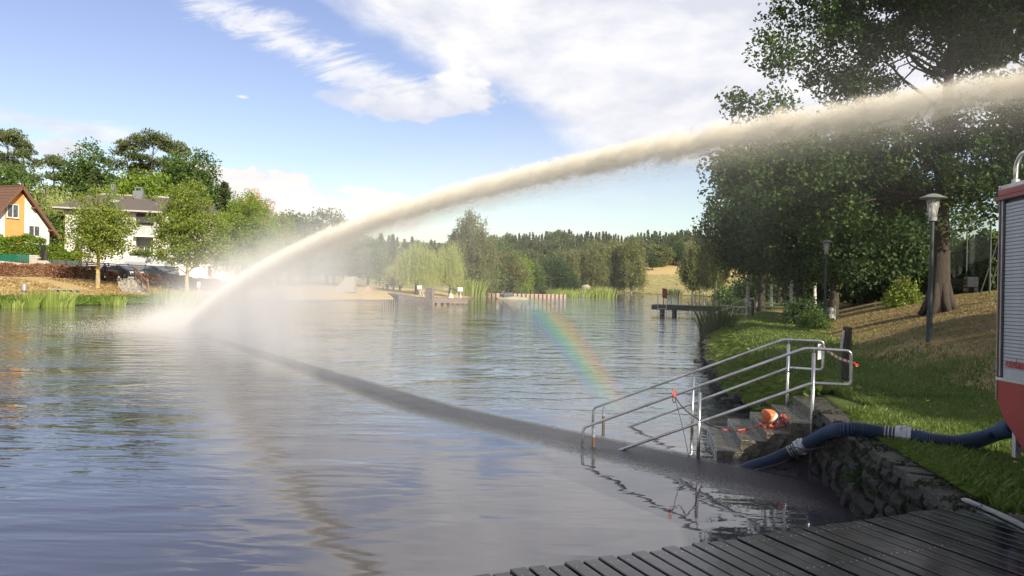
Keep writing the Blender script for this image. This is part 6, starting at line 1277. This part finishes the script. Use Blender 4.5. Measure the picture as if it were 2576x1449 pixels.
# bathing platform with boat-shaped ramp
pf = D(1085, 762, 82); zpl = D(1130, 753.5, 83).z; ww = mat('pink_grey_wood', (.24, .19, .17), .85, 0, (.17, .14, .13), 4); wdk = mat('grey_wood', (.14, .13, .13), .85, 0, (.10, .09, .09), 4)
pl = empty('bathing_platform', pf, 'timber bathing platform on short posts in the middle of the pond', 'platform'); A_, B_ = D(1088, 762, 82.5), D(1176, 762, 83.5); zt_ = D(1130, 750.5, 83).z; zb_ = D(1130, 763, 83).z
for k in range(3): f0 = k/3; MB().bar(Vector((A_.x, A_.y, zb_+(zt_-zb_)*(f0+.15))), Vector((B_.x, B_.y, zb_+(zt_-zb_)*(f0+.15))), .08, (zt_-zb_)*.28).build('fascia_board', ww, pl)
nP = 14
for k in range(nP): a0 = A_.lerp(B_, (k+.5)/nP); MB().bar(Vector((a0.x, a0.y-.02, zt_)), Vector((a0.x, a0.y+3.2, zt_)), (B_-A_).length/nP-.02, .05).build('plank', ww, pl)
for x in (1096, 1112, 1127, 1140, 1153, 1167): q = D(x, 770, 83.2); MB().tube([(q.x, q.y, -.3), (q.x, q.y, zb_)], .15, 8).build('pile', wdk, pl)
for k in range(22): q = D(960+k*5.6, 770, 84.0); MB().box((q.x, q.y+.4, .05), (.12, .12, .55)).build('pile', wdk, pl)
bs = empty('boat_ramp', D(1030, 762, 82.5), 'grey boat-shaped wooden hull beside the platform', 'boat'); f = lambda x, y, d=82.2: D(x, y, d)
hullp = [f(973, 736.5, 84), f(1002, 742), f(1040, 748), (f(1088, 752)), f(1088, 766), f(1005, 766.5), f(994, 755), f(984, 744, 83)]
rows_ = 6; topl = [f(973, 736.5, 84), f(1002, 742), f(1040, 748), f(1088, 752.5)]; botl = [f(984, 744, 83.4), f(1003, 766), f(1045, 766.5), f(1088, 766.5)]
for k in range(rows_):
    t0, t1 = k/rows_, (k+.93)/rows_; o = MB(); vs = []
    for i in range(4): a, b = topl[i], botl[i]; vs += [a.lerp(b, t0), a.lerp(b, t1), a.lerp(b, t1)+Vector((0, .12, 0)), a.lerp(b, t0)+Vector((0, .12, 0))]
    o.add(vs, [(4*i+j, 4*i+(j+1) % 4, 4*i+4+(j+1) % 4, 4*i+4+j) for i in range(3) for j in range(4)]+[(0, 1, 2, 3), (15, 14, 13, 12)]); o.build('hull_plank', wdk, bs)
o = MB(); o.add([v+Vector((0, .05, 0)) for v in topl]+[v+Vector((.4, 2.6, -.02)) for v in reversed(topl)], [(0, 1, 6, 7), (1, 2, 5, 6), (2, 3, 4, 5)]); o.build('deck_board', wdk, bs)
tw = empty('wooden_tower', f(1080, 752), 'tall grey timber box standing at the left end of the platform', 'tower'); q0, q1 = D(1070.5, 724.5, 82.6), D(1086, 762, 82.6)
MB().box(((q0.x+q1.x)/2, q0.y+.4, (q0.z+q1.z)/2), (q1.x-q0.x, .9, q0.z-q1.z)).build('panel', wdk, tw); MB().box((q1.x+.10, q0.y+.3, (q0.z+q1.z)/2+.1), (.18, .9, q0.z-q1.z+.1)).build('side_panel', ww, tw)
# boards, ladders
def board(x, y, d, w, h, ybase, mt, label, nm='notice_board', cat='sign'):
    c = D(x, y, d); b0 = D(x, ybase, d); r_ = empty(nm, b0, label, cat); MB().box((c.x, c.y, c.z), (w, .05, h)).build('panel', mt, r_, bevel=.01)
    for s in ((-.3, .3) if w > .8 else (0,)): MB().box((c.x+s*w, c.y+.05, (c.z+b0.z)/2), (.07, .06, c.z-b0.z)).build('post', mat('pale_wood', (.30, .26, .20)), r_)
board(1055.5, 723, 86, .52, .42, 748, white, 'white sign on the platform left of the tower'); board(1158, 728, 84, .6, .44, 752, white, 'white sign at the right end of the platform'); board(925, 728, 88, .62, .5, 738, mat('sign_orange', (.55, .28, .18), .7), 'small orange sign on the beach lawn')
for i, (x0, x1, yt, yb, d, lab) in enumerate([(1057, 1063, 733, 752, 84.5, 'white ladder hoop on the platform left of the tower'), (1150, 1158, 737, 752, 84, 'white ladder hoop under the right-hand white sign')]):
    r_ = empty('pool_ladder', D(x0, yb, d), lab, 'ladder'); 
    for x in (x0, x1): MB().tube(fillet([D(x, yb, d), D(x, yt, d), D(x+2, yt+3, d+.5), D(x+2, yb, d+.5)], .1), .03, 6).build('rail', white, r_)
p = D(1134, 752, 84); r_ = empty('rinsing_post', p, 'wooden shower post with towels on the platform', 'post'); MB().box((p.x, p.y, (p.z+D(1134, 728, 84).z)/2), (.16, .16, D(1134, 728, 84).z-p.z)).build('shaft', mat('pale_wood', (.30, .26, .20)), r_)
MB().lathe([(.35, -.5), (.2, -.1), (.05, .1)], D(1134, 738, 84), 8).build('towel', mat('towel', (.6, .55, .45), .9), r_); MB().bar(D(1134, 733, 84), D(1157, 736, 84), .03, .04).build('rope', mat('pale_wood', (.30, .26, .20)), r_)
# picnic furniture
def gpt(x, y): return ground_pt(x, y, 60, 160)
for i, (x, y, w, lab) in enumerate([(945, 728, 2.4, 'white bench on the beach lawn'), (1105, 717, 2.6, 'pale bench under the large willow')]):
    p = gpt(x, y); r_ = empty('lawn_bench', p, lab, 'bench'); MB().box((p.x, p.y, p.z+.48), (w, .4, .07)).build('seat', mat('pale_plank', (.52, .42, .34)), r_)
    for s in (-.42, .42): MB().box((p.x+s*w, p.y, p.z+.22), (.1, .35, .48)).build('leg', mat('pale_plank', (.52, .42, .34)), r_)
p = gpt(990, 730); r_ = empty('picnic_table', p, 'dark picnic table with benches on the beach lawn', 'table'); MB().box((p.x, p.y, p.z+.78), (2.4, .9, .07)).build('tabletop', wdk, r_)
for s in (-1, 1):
    MB().box((p.x, p.y+s*.75, p.z+.45), (2.4, .3, .06)).build('bench_seat', wdk, r_); MB().box((p.x+s*.9, p.y, p.z+.38), (.1, 1.6, .75)).build('leg', wdk, r_)
for i, (x, y, h, lab) in enumerate([(1009, 722, 2.2, 'post left of the swing frame'), (1021, 722, 2.2, 'second post under the willow')]):
    p = gpt(x, y); o = MB(); o.box((p.x, p.y, p.z+h/2), (.14, .14, h)); tag(o.build('lawn_post', mat('pale_wood', (.30, .26, .20))), lab, 'post')
p = D(872, 715, 96); p.z = gz_at(p.x, p.y); r_ = empty('beach_hut', p, 'small pale hut with a slanted roof in the mist', 'hut'); MB().box((p.x+.5, p.y, p.z+.95), (1.3, 1.5, 1.9)).build('wall', mat('hut_cream', (.34, .33, .29), .8), r_); MB().prism([(p.x-1.3, p.y-.8), (p.x+.0, p.y-.8), (p.x+.0, p.y+.8), (p.x-1.3, p.y+.8)], p.z, [p.z+.5, p.z+1.6, p.z+1.6, p.z+.5]).build('ramp_roof', mat('hut_cream', (.34, .33, .29)), r_)
p = gpt(1170, 716); wl2 = MB(); q = gpt(1115, 716); wl2.bar(q+Vector((0, 0, .7)), p+Vector((3, 0, .7)), .2, 1.0); tag(wl2.build('low_fence', mat('grey_timber', (.36, .33, .28))), 'long grey board fence behind the willows', 'fence')
# ------------------------------------------------------------------ grass blades on the near bank
rs = np.random.RandomState(21)
def blades(n, xr, yr, hmin, hmax, dmin, dmax, name, label, leaf, w=.007, dens=None):
    x = rs.uniform(*xr, n*4); y = rs.uniform(0, 1, n*4)**1.6*(yr[1]-yr[0])+yr[0]; z, d, ins = terrain(x, y, 'all'); k = (~ins) & (d > dmin) & (d+rs.normal(0, .28*dmax, n*4)+.8*np.sin(x*1.3+y*.7)*np.sin(y*.9) < dmax) & ~((x < 5.6+.0) & (x > 3.0) & (y > 11.35) & (y < 13.6) & (x < 6.2))
    k &= ~((x > 3.5) & (x < 6.6) & (y < 3.0)); k &= ~((y < 6.1) & (x < 4.0))
    x, y, z, d = x[k][:n], y[k][:n], z[k][:n], d[k][:n]; n = len(x); a = rs.uniform(0, 6.28, n); h = rs.uniform(hmin, hmax, n)*(1+.9*(d < .9)*rs.uniform(0, 1, n)); ln = rs.uniform(.15, .8, n)*h
    sc_ = 1+np.clip((y-8)/10, 0, 2.5); ww = w*sc_*rs.uniform(.7, 1.3, n)
    bx, by = np.cos(a), np.sin(a); V = np.empty((n, 4, 3)); b = np.stack([x, y, z-.01], -1); px2 = np.stack([-by*ww, bx*ww, 0*ww], -1)
    V[:, 0] = b-px2; V[:, 1] = b+px2; V[:, 2] = b+np.stack([bx*ln*.4, by*ln*.4, h*.65], -1)+px2*.6; V[:, 3] = b+np.stack([bx*ln, by*ln, h], -1)
    o = link(name, np_mesh(name, V.reshape(-1, 3), np.arange(n*4).reshape(-1, 4)), leaf); return tag(o, label, 'grass', kind='stuff')
L_grass = leafmat('grass_blade', (.125, .195, .038), (.085, .145, .028), (.26, .30, .09), .35); L_dryg = leafmat('dry_grass', (.36, .25, .10), (.22, .15, .06), (.5, .38, .18), .3)
blades(130000, (3.8, 11), (3.0, 19), .035, .085, .22, 2.9, 'grass', 'short green grass of the near lawn', L_grass)
blades(46000, (4.4, 17), (13, 46), .05, .12, .15, 3.2, 'grass', 'green grass along the pond edge', L_grass, .009)
blades(22000, (7, 26), (7, 40), .02, .05, 4.2, 16, 'dry_grass', 'dry straw scattered on the hill', L_dryg, .006)
blades(45000, (5, 24), (6, 36), .03, .075, 1.8, 14, 'dry_grass', 'short dry brown grass tufts mixed into the lawn and hill', leafmat('brown_grass', (.22, .17, .07), (.15, .13, .05), (.34, .27, .13), .3), .006)
def edge_tufts(path, n, h, name, label, leaf, inset=(.0, .5)):
    P_ = [np.array(p[:2], float) for p in path]; L = np.array([np.linalg.norm(b-a) for a, b in zip(P_, P_[1:])]); c = np.concatenate([[0], np.cumsum(L)]); t = rs.uniform(0, c[-1], n); i = np.clip(np.searchsorted(c, t)-1, 0, len(L)-1); f = (t-c[i])/L[i]
    q = np.array(P_)[i]*(1-f[:, None])+np.array(P_)[i+1]*f[:, None]; d = (np.array(P_)[i+1]-np.array(P_)[i])/L[i][:, None]; nn = np.stack([d[:, 1], -d[:, 0]], -1); off = rs.uniform(*inset, n); q = q+nn*off[:, None]; z = terrain(q[:, 0], q[:, 1])
    hh = h*rs.uniform(.5, 1.3, n); ln = hh*rs.uniform(.3, .9, n); dirv = -nn*rs.uniform(.2, 1, (n, 1))+rs.normal(0, .4, (n, 2)); dirv /= np.linalg.norm(dirv, axis=1, keepdims=True); w = .010*(1+q[:, 1]/18)
    V = np.empty((n, 4, 3)); b = np.stack([q[:, 0], q[:, 1], np.maximum(z, .05)], -1); pw_ = np.stack([-dirv[:, 1]*w, dirv[:, 0]*w, 0*w], -1); V[:, 0] = b-pw_; V[:, 1] = b+pw_; V[:, 2] = b+np.stack([dirv[:, 0]*ln*.6, dirv[:, 1]*ln*.6, hh*.7], -1)+pw_*.6; V[:, 3] = b+np.stack([dirv[:, 0]*ln*1.3, dirv[:, 1]*ln*1.3, hh*.55], -1)
    o = link(name, np_mesh(name, V.reshape(-1, 3), np.arange(n*4).reshape(-1, 4)), leaf); return tag(o, label, 'grass', kind='stuff')
edge_tufts([s_[:2] for s_ in SH[6:14]], 30000, .24, 'grass', 'long grass hanging over the pond bank', L_grass, (.15, 1.1))
edge_tufts([(3.98, 6.4), (4.38, 9.2), (4.85, 11.2)], 12000, .10, 'grass', 'long grass behind the retaining wall', L_grass, (.0, .5))
edge_tufts([s_[:2] for s_ in SH[28:34]], 20000, .13, 'grass', 'bright grass strip along the left shore', leafmat('bright_grass', (.20, .32, .04), (.15, .26, .03), (.32, .42, .10), .35), (.2, 2.6))
edge_tufts([s_[:2] for s_ in SH[28:34]], 42000, .22, 'dry_grass', 'dry golden grass on the left bank slope', leafmat('golden_grass', (.50, .37, .17), (.38, .28, .12), (.64, .50, .27), .3), (3.0, 22.0))
# fallen leaves on the lawn
o = MB(); rr = random.Random(4)
for k in range(420):
    x = rr.uniform(4.5, 16); y = rr.uniform(6.5, 26); z, d, i_ = terrain(np.array([x]), np.array([y]), 'all')
    if i_[0] or d[0] < .6: continue
    s = rr.uniform(.02, .045); a = rr.uniform(0, 6); t = rr.uniform(-.5, .5); c_, s_ = math.cos(a)*s, math.sin(a)*s; zz_ = float(z[0])+.05
    o.add([(x-c_, y-s_, zz_), (x+s_*.6, y-c_*.6, zz_+t*s), (x+c_, y+s_, zz_+.01), (x-s_*.6, y+c_*.6, zz_)], [(0, 1, 2, 3)])
tag(o.build('fallen_leaves', mat('fallen_leaf', (.50, .42, .24), .8, 0, (.36, .24, .10), 3)), 'pale fallen leaves scattered over the lawn and hill', 'leaves', kind='stuff')
# ------------------------------------------------------------------ water jet, mist, rainbow
J0 = Vector((-14.93, 35.43, 0)); JA = math.atan2(-.8432, .5377); JS, JZ = 31.6, 4.24
def jpt(s, t=0, z=None): return J0+Vector((.5377, -.8432, 0))*s+Vector((.8432, .5377, 0))*t+Vector((0, 0, JZ*(1-((s-JS)/JS)**2) if z is None else z))
def volmat(name, fn, col, aniso=0.0, step=1.0):
    m = bpy.data.materials.new(name); m.use_nodes = True; nt = m.node_tree; nt.nodes.clear(); out = nt.nodes.new('ShaderNodeOutputMaterial'); pv = nt.nodes.new('ShaderNodeVolumePrincipled')
    pv.inputs['Anisotropy'].default_value = aniso
    if isinstance(col, tuple): pv.inputs['Color'].default_value = col+(1,)
    x, y, z = split(nt, texco(nt, 'Object'))
    d = fn(nt, x, y, z); 
    if isinstance(d, tuple): d, c = d; nt.links.new(c.o, pv.inputs['Color'])
    nt.links.new(d.o, pv.inputs['Density']); nt.links.new(pv.outputs[0], out.inputs['Volume'])
    try: m.cycles.volume_step_rate = step
    except Exception: pass
    return m
def jetframe(o): o.location = J0; o.rotation_euler = (0, 0, JA); return o
jet = empty('water_jet', jpt(30), 'long cream coloured jet of water arching from the upper right down to the pond', 'water jet')
# core
def rad_at(s): return .17+.0075*max(0, 30-s)+.0
RJ = lambda x: ((30.0-x).max(0.0)*.0026+.165-(x-31.0).max(0.0)*.004)
fz = lambda x: (1.0-((x-JS)/JS).pow(2.0))*JZ
def core(nt, x, y, z):
    f = fz(x); slope = ((JS-x)*(2*JZ/JS/JS)); cs = (slope*slope+1.0).sqrt()
    u = combine(nt, x*1.7, y*3.6, (z-f)*3.6); n = noise_n(nt, u, 2.0, 6, .72, .5); n2_ = noise_n(nt, combine(nt, x*1.2, y*3, (z-f)*3), 5.5, 3, .6)
    wob = noise_n(nt, combine(nt, x*.55, x*0.0, x*0.0), 1.0, 3, .6); lump = noise_n(nt, combine(nt, x*1.1, y*0.0+4.0, z*0.0), 1.0, 3, .7)
    dz = (z-f)/cs+(wob-.5)*.16; r = (y*y+dz*dz).sqrt()/RJ(x)+(lump-.5)*.9
    q = r+(n-.5)*2.8+(n2_-.5)*1.1
    body = q.ss(.45, 1.1, 1.0, 0.0)*x.ss(3.0, 22.0, 1.4, 4.2)*x.ss(24.0, 33.0, 1.0, 2.2)*n.ss(.25, .6, .45, 1.3)
    veil = (r*.34+(n-.5)*.7+dz.max(0.0)*2.2).ss(.2, 1.0, 1.0, 0.0)
    return (body+veil*x.ss(26.0, 33.0, 1.0, .6))*x.ss(-.5, 1.5)
def tube_hull(name, s0, s1, r, dz=0, n=12, m_=26):
    mb = MB(); pts = []; rr = []
    for k in range(m_):
        s = s0+(s1-s0)*k/(m_-1); pts.append(Vector((s, 0, JZ*(1-((s-JS)/JS)**2)+dz))); rr.append(r(s))
    mb.tube(pts, rr, n); return mb
m_core = volmat('jet_water', core, (1.0, .95, .81), -.34, .08)
mb = tube_hull('c', 0.0, 41.5, lambda s: (.165+.0026*max(0, 30-s))*2.6)
o = mb.build('jet_core', m_core, None, kind=None); jetframe(o); o.parent = jet; o.matrix_parent_inverse = Matrix.Translation(-jet.location)
# droplets thrown off the jet
dm = bpy.data.materials.new('water_drop'); dm.use_nodes = True; _n = dm.node_tree; _p = _n.nodes['Principled BSDF']; _p.inputs['Base Color'].default_value = (.96, .94, .88, 1); _p.inputs['Roughness'].default_value = .3
_t = _n.nodes.new('ShaderNodeBsdfTranslucent'); _t.inputs[0].default_value = (.95, .93, .88, 1); _m = _n.nodes.new('ShaderNodeMixShader'); _m.inputs[0].default_value = .6
_n.links.new(_p.outputs[0], _m.inputs[1]); _n.links.new(_t.outputs[0], _m.inputs[2]); _n.links.new(_m.outputs[0], _n.nodes['Material Output'].inputs[0]); rs = np.random.RandomState(17)
def droplets(name, C, size, parent, label=None, mt=dm):
    n = len(C); T4 = np.array([(1, 1, 1), (1, -1, -1), (-1, 1, -1), (-1, -1, 1)])*.58; a = rs.normal(size=(n, 3, 3)); qr = np.linalg.qr(a)[0]; s = np.asarray(size).reshape(-1, 1, 1)
    V = C[:, None, :]+np.einsum('kj,nij->nki', T4, qr)*s; Fc = np.array([(0, 1, 2), (0, 3, 1), (0, 2, 3), (1, 3, 2)]); Q = (Fc[None]+4*np.arange(n)[:, None, None]).reshape(-1, 3)
    return link(name, np_mesh(name, V.reshape(-1, 3), Q), mt, parent, kind='stuff')
n = 60000; s = rs.uniform(0, 1, n)**1.0*41; rj = .165+.0026*np.maximum(0, 30-s)-.004*np.maximum(0, s-31); a = rs.uniform(0, 6.28, n); r = rj*(.60+np.abs(rs.normal(0, .32, n))); ya = r*np.cos(a); za = r*np.sin(a)-np.where(rs.uniform(size=n) < .25, rs.exponential(.22, n)*rj*2, 0)
C = np.stack([s, ya, JZ*(1-((s-JS)/JS)**2)+za], -1); dcam = np.abs(33-s)*.0+1
cJ, sJ = math.cos(JA), math.sin(JA); W = np.stack([C[:, 0]*cJ-C[:, 1]*sJ+J0.x, C[:, 0]*sJ+C[:, 1]*cJ+J0.y, C[:, 2]], -1); dist = np.hypot(W[:, 0], W[:, 1])
droplets('droplets', W, (.0018+.00048*dist)*rs.uniform(.35, 1.25, n), jet)
# drizzle falling from the jet
n = 3500; s = rs.uniform(4, 40, n); z = rs.uniform(0, 1, n)**.7*JZ*(1-((s-JS)/JS)**2); C = np.stack([s, rs.normal(0, .35, n), z], -1)
W = np.stack([C[:, 0]*cJ-C[:, 1]*sJ+J0.x, C[:, 0]*sJ+C[:, 1]*cJ+J0.y, C[:, 2]], -1); dist = np.hypot(W[:, 0], W[:, 1])
droplets('drizzle', W, .0009+.00022*dist, jet)
# mist hanging under the jet
def mistf(nt, x, y, z):
    f = fz(x); n_ = noise_n(nt, combine(nt, x*1.25+z*.35, y*.9, z*.22), 1.0, 5, .62, .4)
    below = f-z; side = y/(x*.0+1.15+ (24.0-x).max(0.0)*.05)
    a = x.ss(13, 25.5, .27, .018)*x.ss(28, 34, 1, .2)
    top = (below.ss(-.55, .35, 0.0, 1.0)+below.ss(-1.5, .0, 0.0, .14)*n_.ss(.35, .7)); dep = (below.max(0.0)*-.12).exp()
    plume = a*top*dep*(side*side*-1.0).exp()
    halo = ((y*y+below*below)*-1.1/( (30.0-x).max(0.0)*.04+.5)).exp()*.05
    return (plume*n_.ss(.32, .68, .12, 1.8)+halo)*x.ss(-4.5, 1.5)*x.ss(30, 40, 1, .4)*1.0
m_mist = volmat('spray_mist', mistf, (.99, .99, .985), -.15, .4)
mb = MB(); pr = []; 
for k in range(22): s = -4.5+k*(44.5/21); pr.append((s, max(.9, JZ*(1-((s-JS)/JS)**2)+1.6)))
poly = [Vector((s, -3.3, z)) for s, z in pr]+[Vector((40, -3.3, .02)), Vector((-4.5, -3.3, .02))]; mb.extr(poly, (0, 0, 0), (0, 6.6, 0))
o = mb.build('mist', m_mist); jetframe(o); tag(o, 'pale mist drifting down under the arching water jet', 'mist', kind='stuff')
# splash where the jet lands
def splf(nt, x, y, z):
    n_ = noise_n(nt, combine(nt, x*.9, y*.9, z*1.4), 1.3, 5, .65, .4); q = ((x*x/9.0+y*y/6.0+z*z/1.4)).sqrt(); return (q+(n_-.5)*1.0).ss(.2, 1.0, .42, 0.0)
spl = empty('splash', J0, 'white splash where the jet hits the pond', 'splash')
o = MB().lathe([(3.4, .01), (3.4, .5), (2.6, 1.1), (1.2, 1.5)], (0, 0, 0), 16).build('spray_cloud', volmat('splash_cloud', splf, (1, .96, .86), -.1, .3)); o.location = J0+Vector((-1.0, 1.2, 0)); o.parent = spl; o.matrix_parent_inverse = Matrix.Translation(-J0)
n = 34000; a = rs.uniform(0, 6.28, n); r = np.abs(rs.normal(0, 1.9, n)); z = np.abs(rs.normal(0, .62, n))*np.exp(-r/2.6)+.01; W = np.stack([J0.x-1.0+r*np.cos(a)*1.2, J0.y+1.0+r*np.sin(a), z], -1)
droplets('droplets', W, .012*rs.uniform(.3, 1.5, n), spl)
n = 5200; a = rs.uniform(0, 6.28, n); r = rs.uniform(0, 1, n)**.8*4.2; W = np.stack([J0.x-1+r*np.cos(a)*1.3, J0.y+r*np.sin(a), r*0+.012], -1); droplets('foam', W, .022*rs.uniform(.3, 1.4, n)*np.exp(-r/3), spl)
# rainbow: a band of drops whose colour follows the cone of 42 degrees round the shadow of the viewer's place
A3 = LIGHT.copy(); Cc = Vector((0, 0, CAM_H)); jd = Vector((.5377, -.8432, 0)); jn = Vector((.8432, .5377, 0))
bp = [(1548, 1030), (1530, 985), (1508, 940), (1480, 890), (1448, 845), (1415, 800), (1382, 760), (1352, 722), (1325, 690), (1302, 662)]
def bow(nt, x, y, z):
    r_ = (x*x+y*y+z*z).sqrt(); c = (x*A3.x+y*A3.y+z*A3.z)/r_; th = c._m('ARCCOSINE')*(180/math.pi)
    f = ((th-40.3)/2.7); n_ = noise_n(nt, combine(nt, x, y, z), 1.5, 3, .6)
    up_ = z.ss(-1.75, -1.0)*z.ss(-.7, -.1, 1.0, 0.04)
    col = ramp(nt, f, [(0, (.62, .55, 1)), (.2, (.42, .72, 1)), (.42, (.45, 1, .68)), (.6, (1, .98, .45)), (.8, (1, .68, .38)), (1, (1, .45, .40))])
    return (f.ss(0, .25)*f.ss(.75, 1.0, 1, 0)*up_*n_.ss(.2, .8, .6, 1.2)*1.1, col)
mr = volmat('rainbow_drops', bow, None, 0.0, .25)
mb = MB(); vs = []
for (x, y) in bp:
    for w_ in (-80, 80):
        q = PV(x+w_, y, J0, J0+jd*10)
        for t in (-.22, .22): vs.append(q+jn*t-Cc)
m_ = len(bp); fs = [(0, 1, 3, 2), (4*m_-4, 4*m_-2, 4*m_-1, 4*m_-3)]
for i in range(m_-1): b = 4*i; fs += [(b, b+4, b+5, b+1), (b+2, b+3, b+7, b+6), (b, b+2, b+6, b+4), (b+1, b+5, b+7, b+3)]
mb.add(vs, fs); o = mb.build('rainbow', mr); o.location = Cc; tag(o, 'faint rainbow standing over the water right of the mist', 'rainbow', kind='stuff')
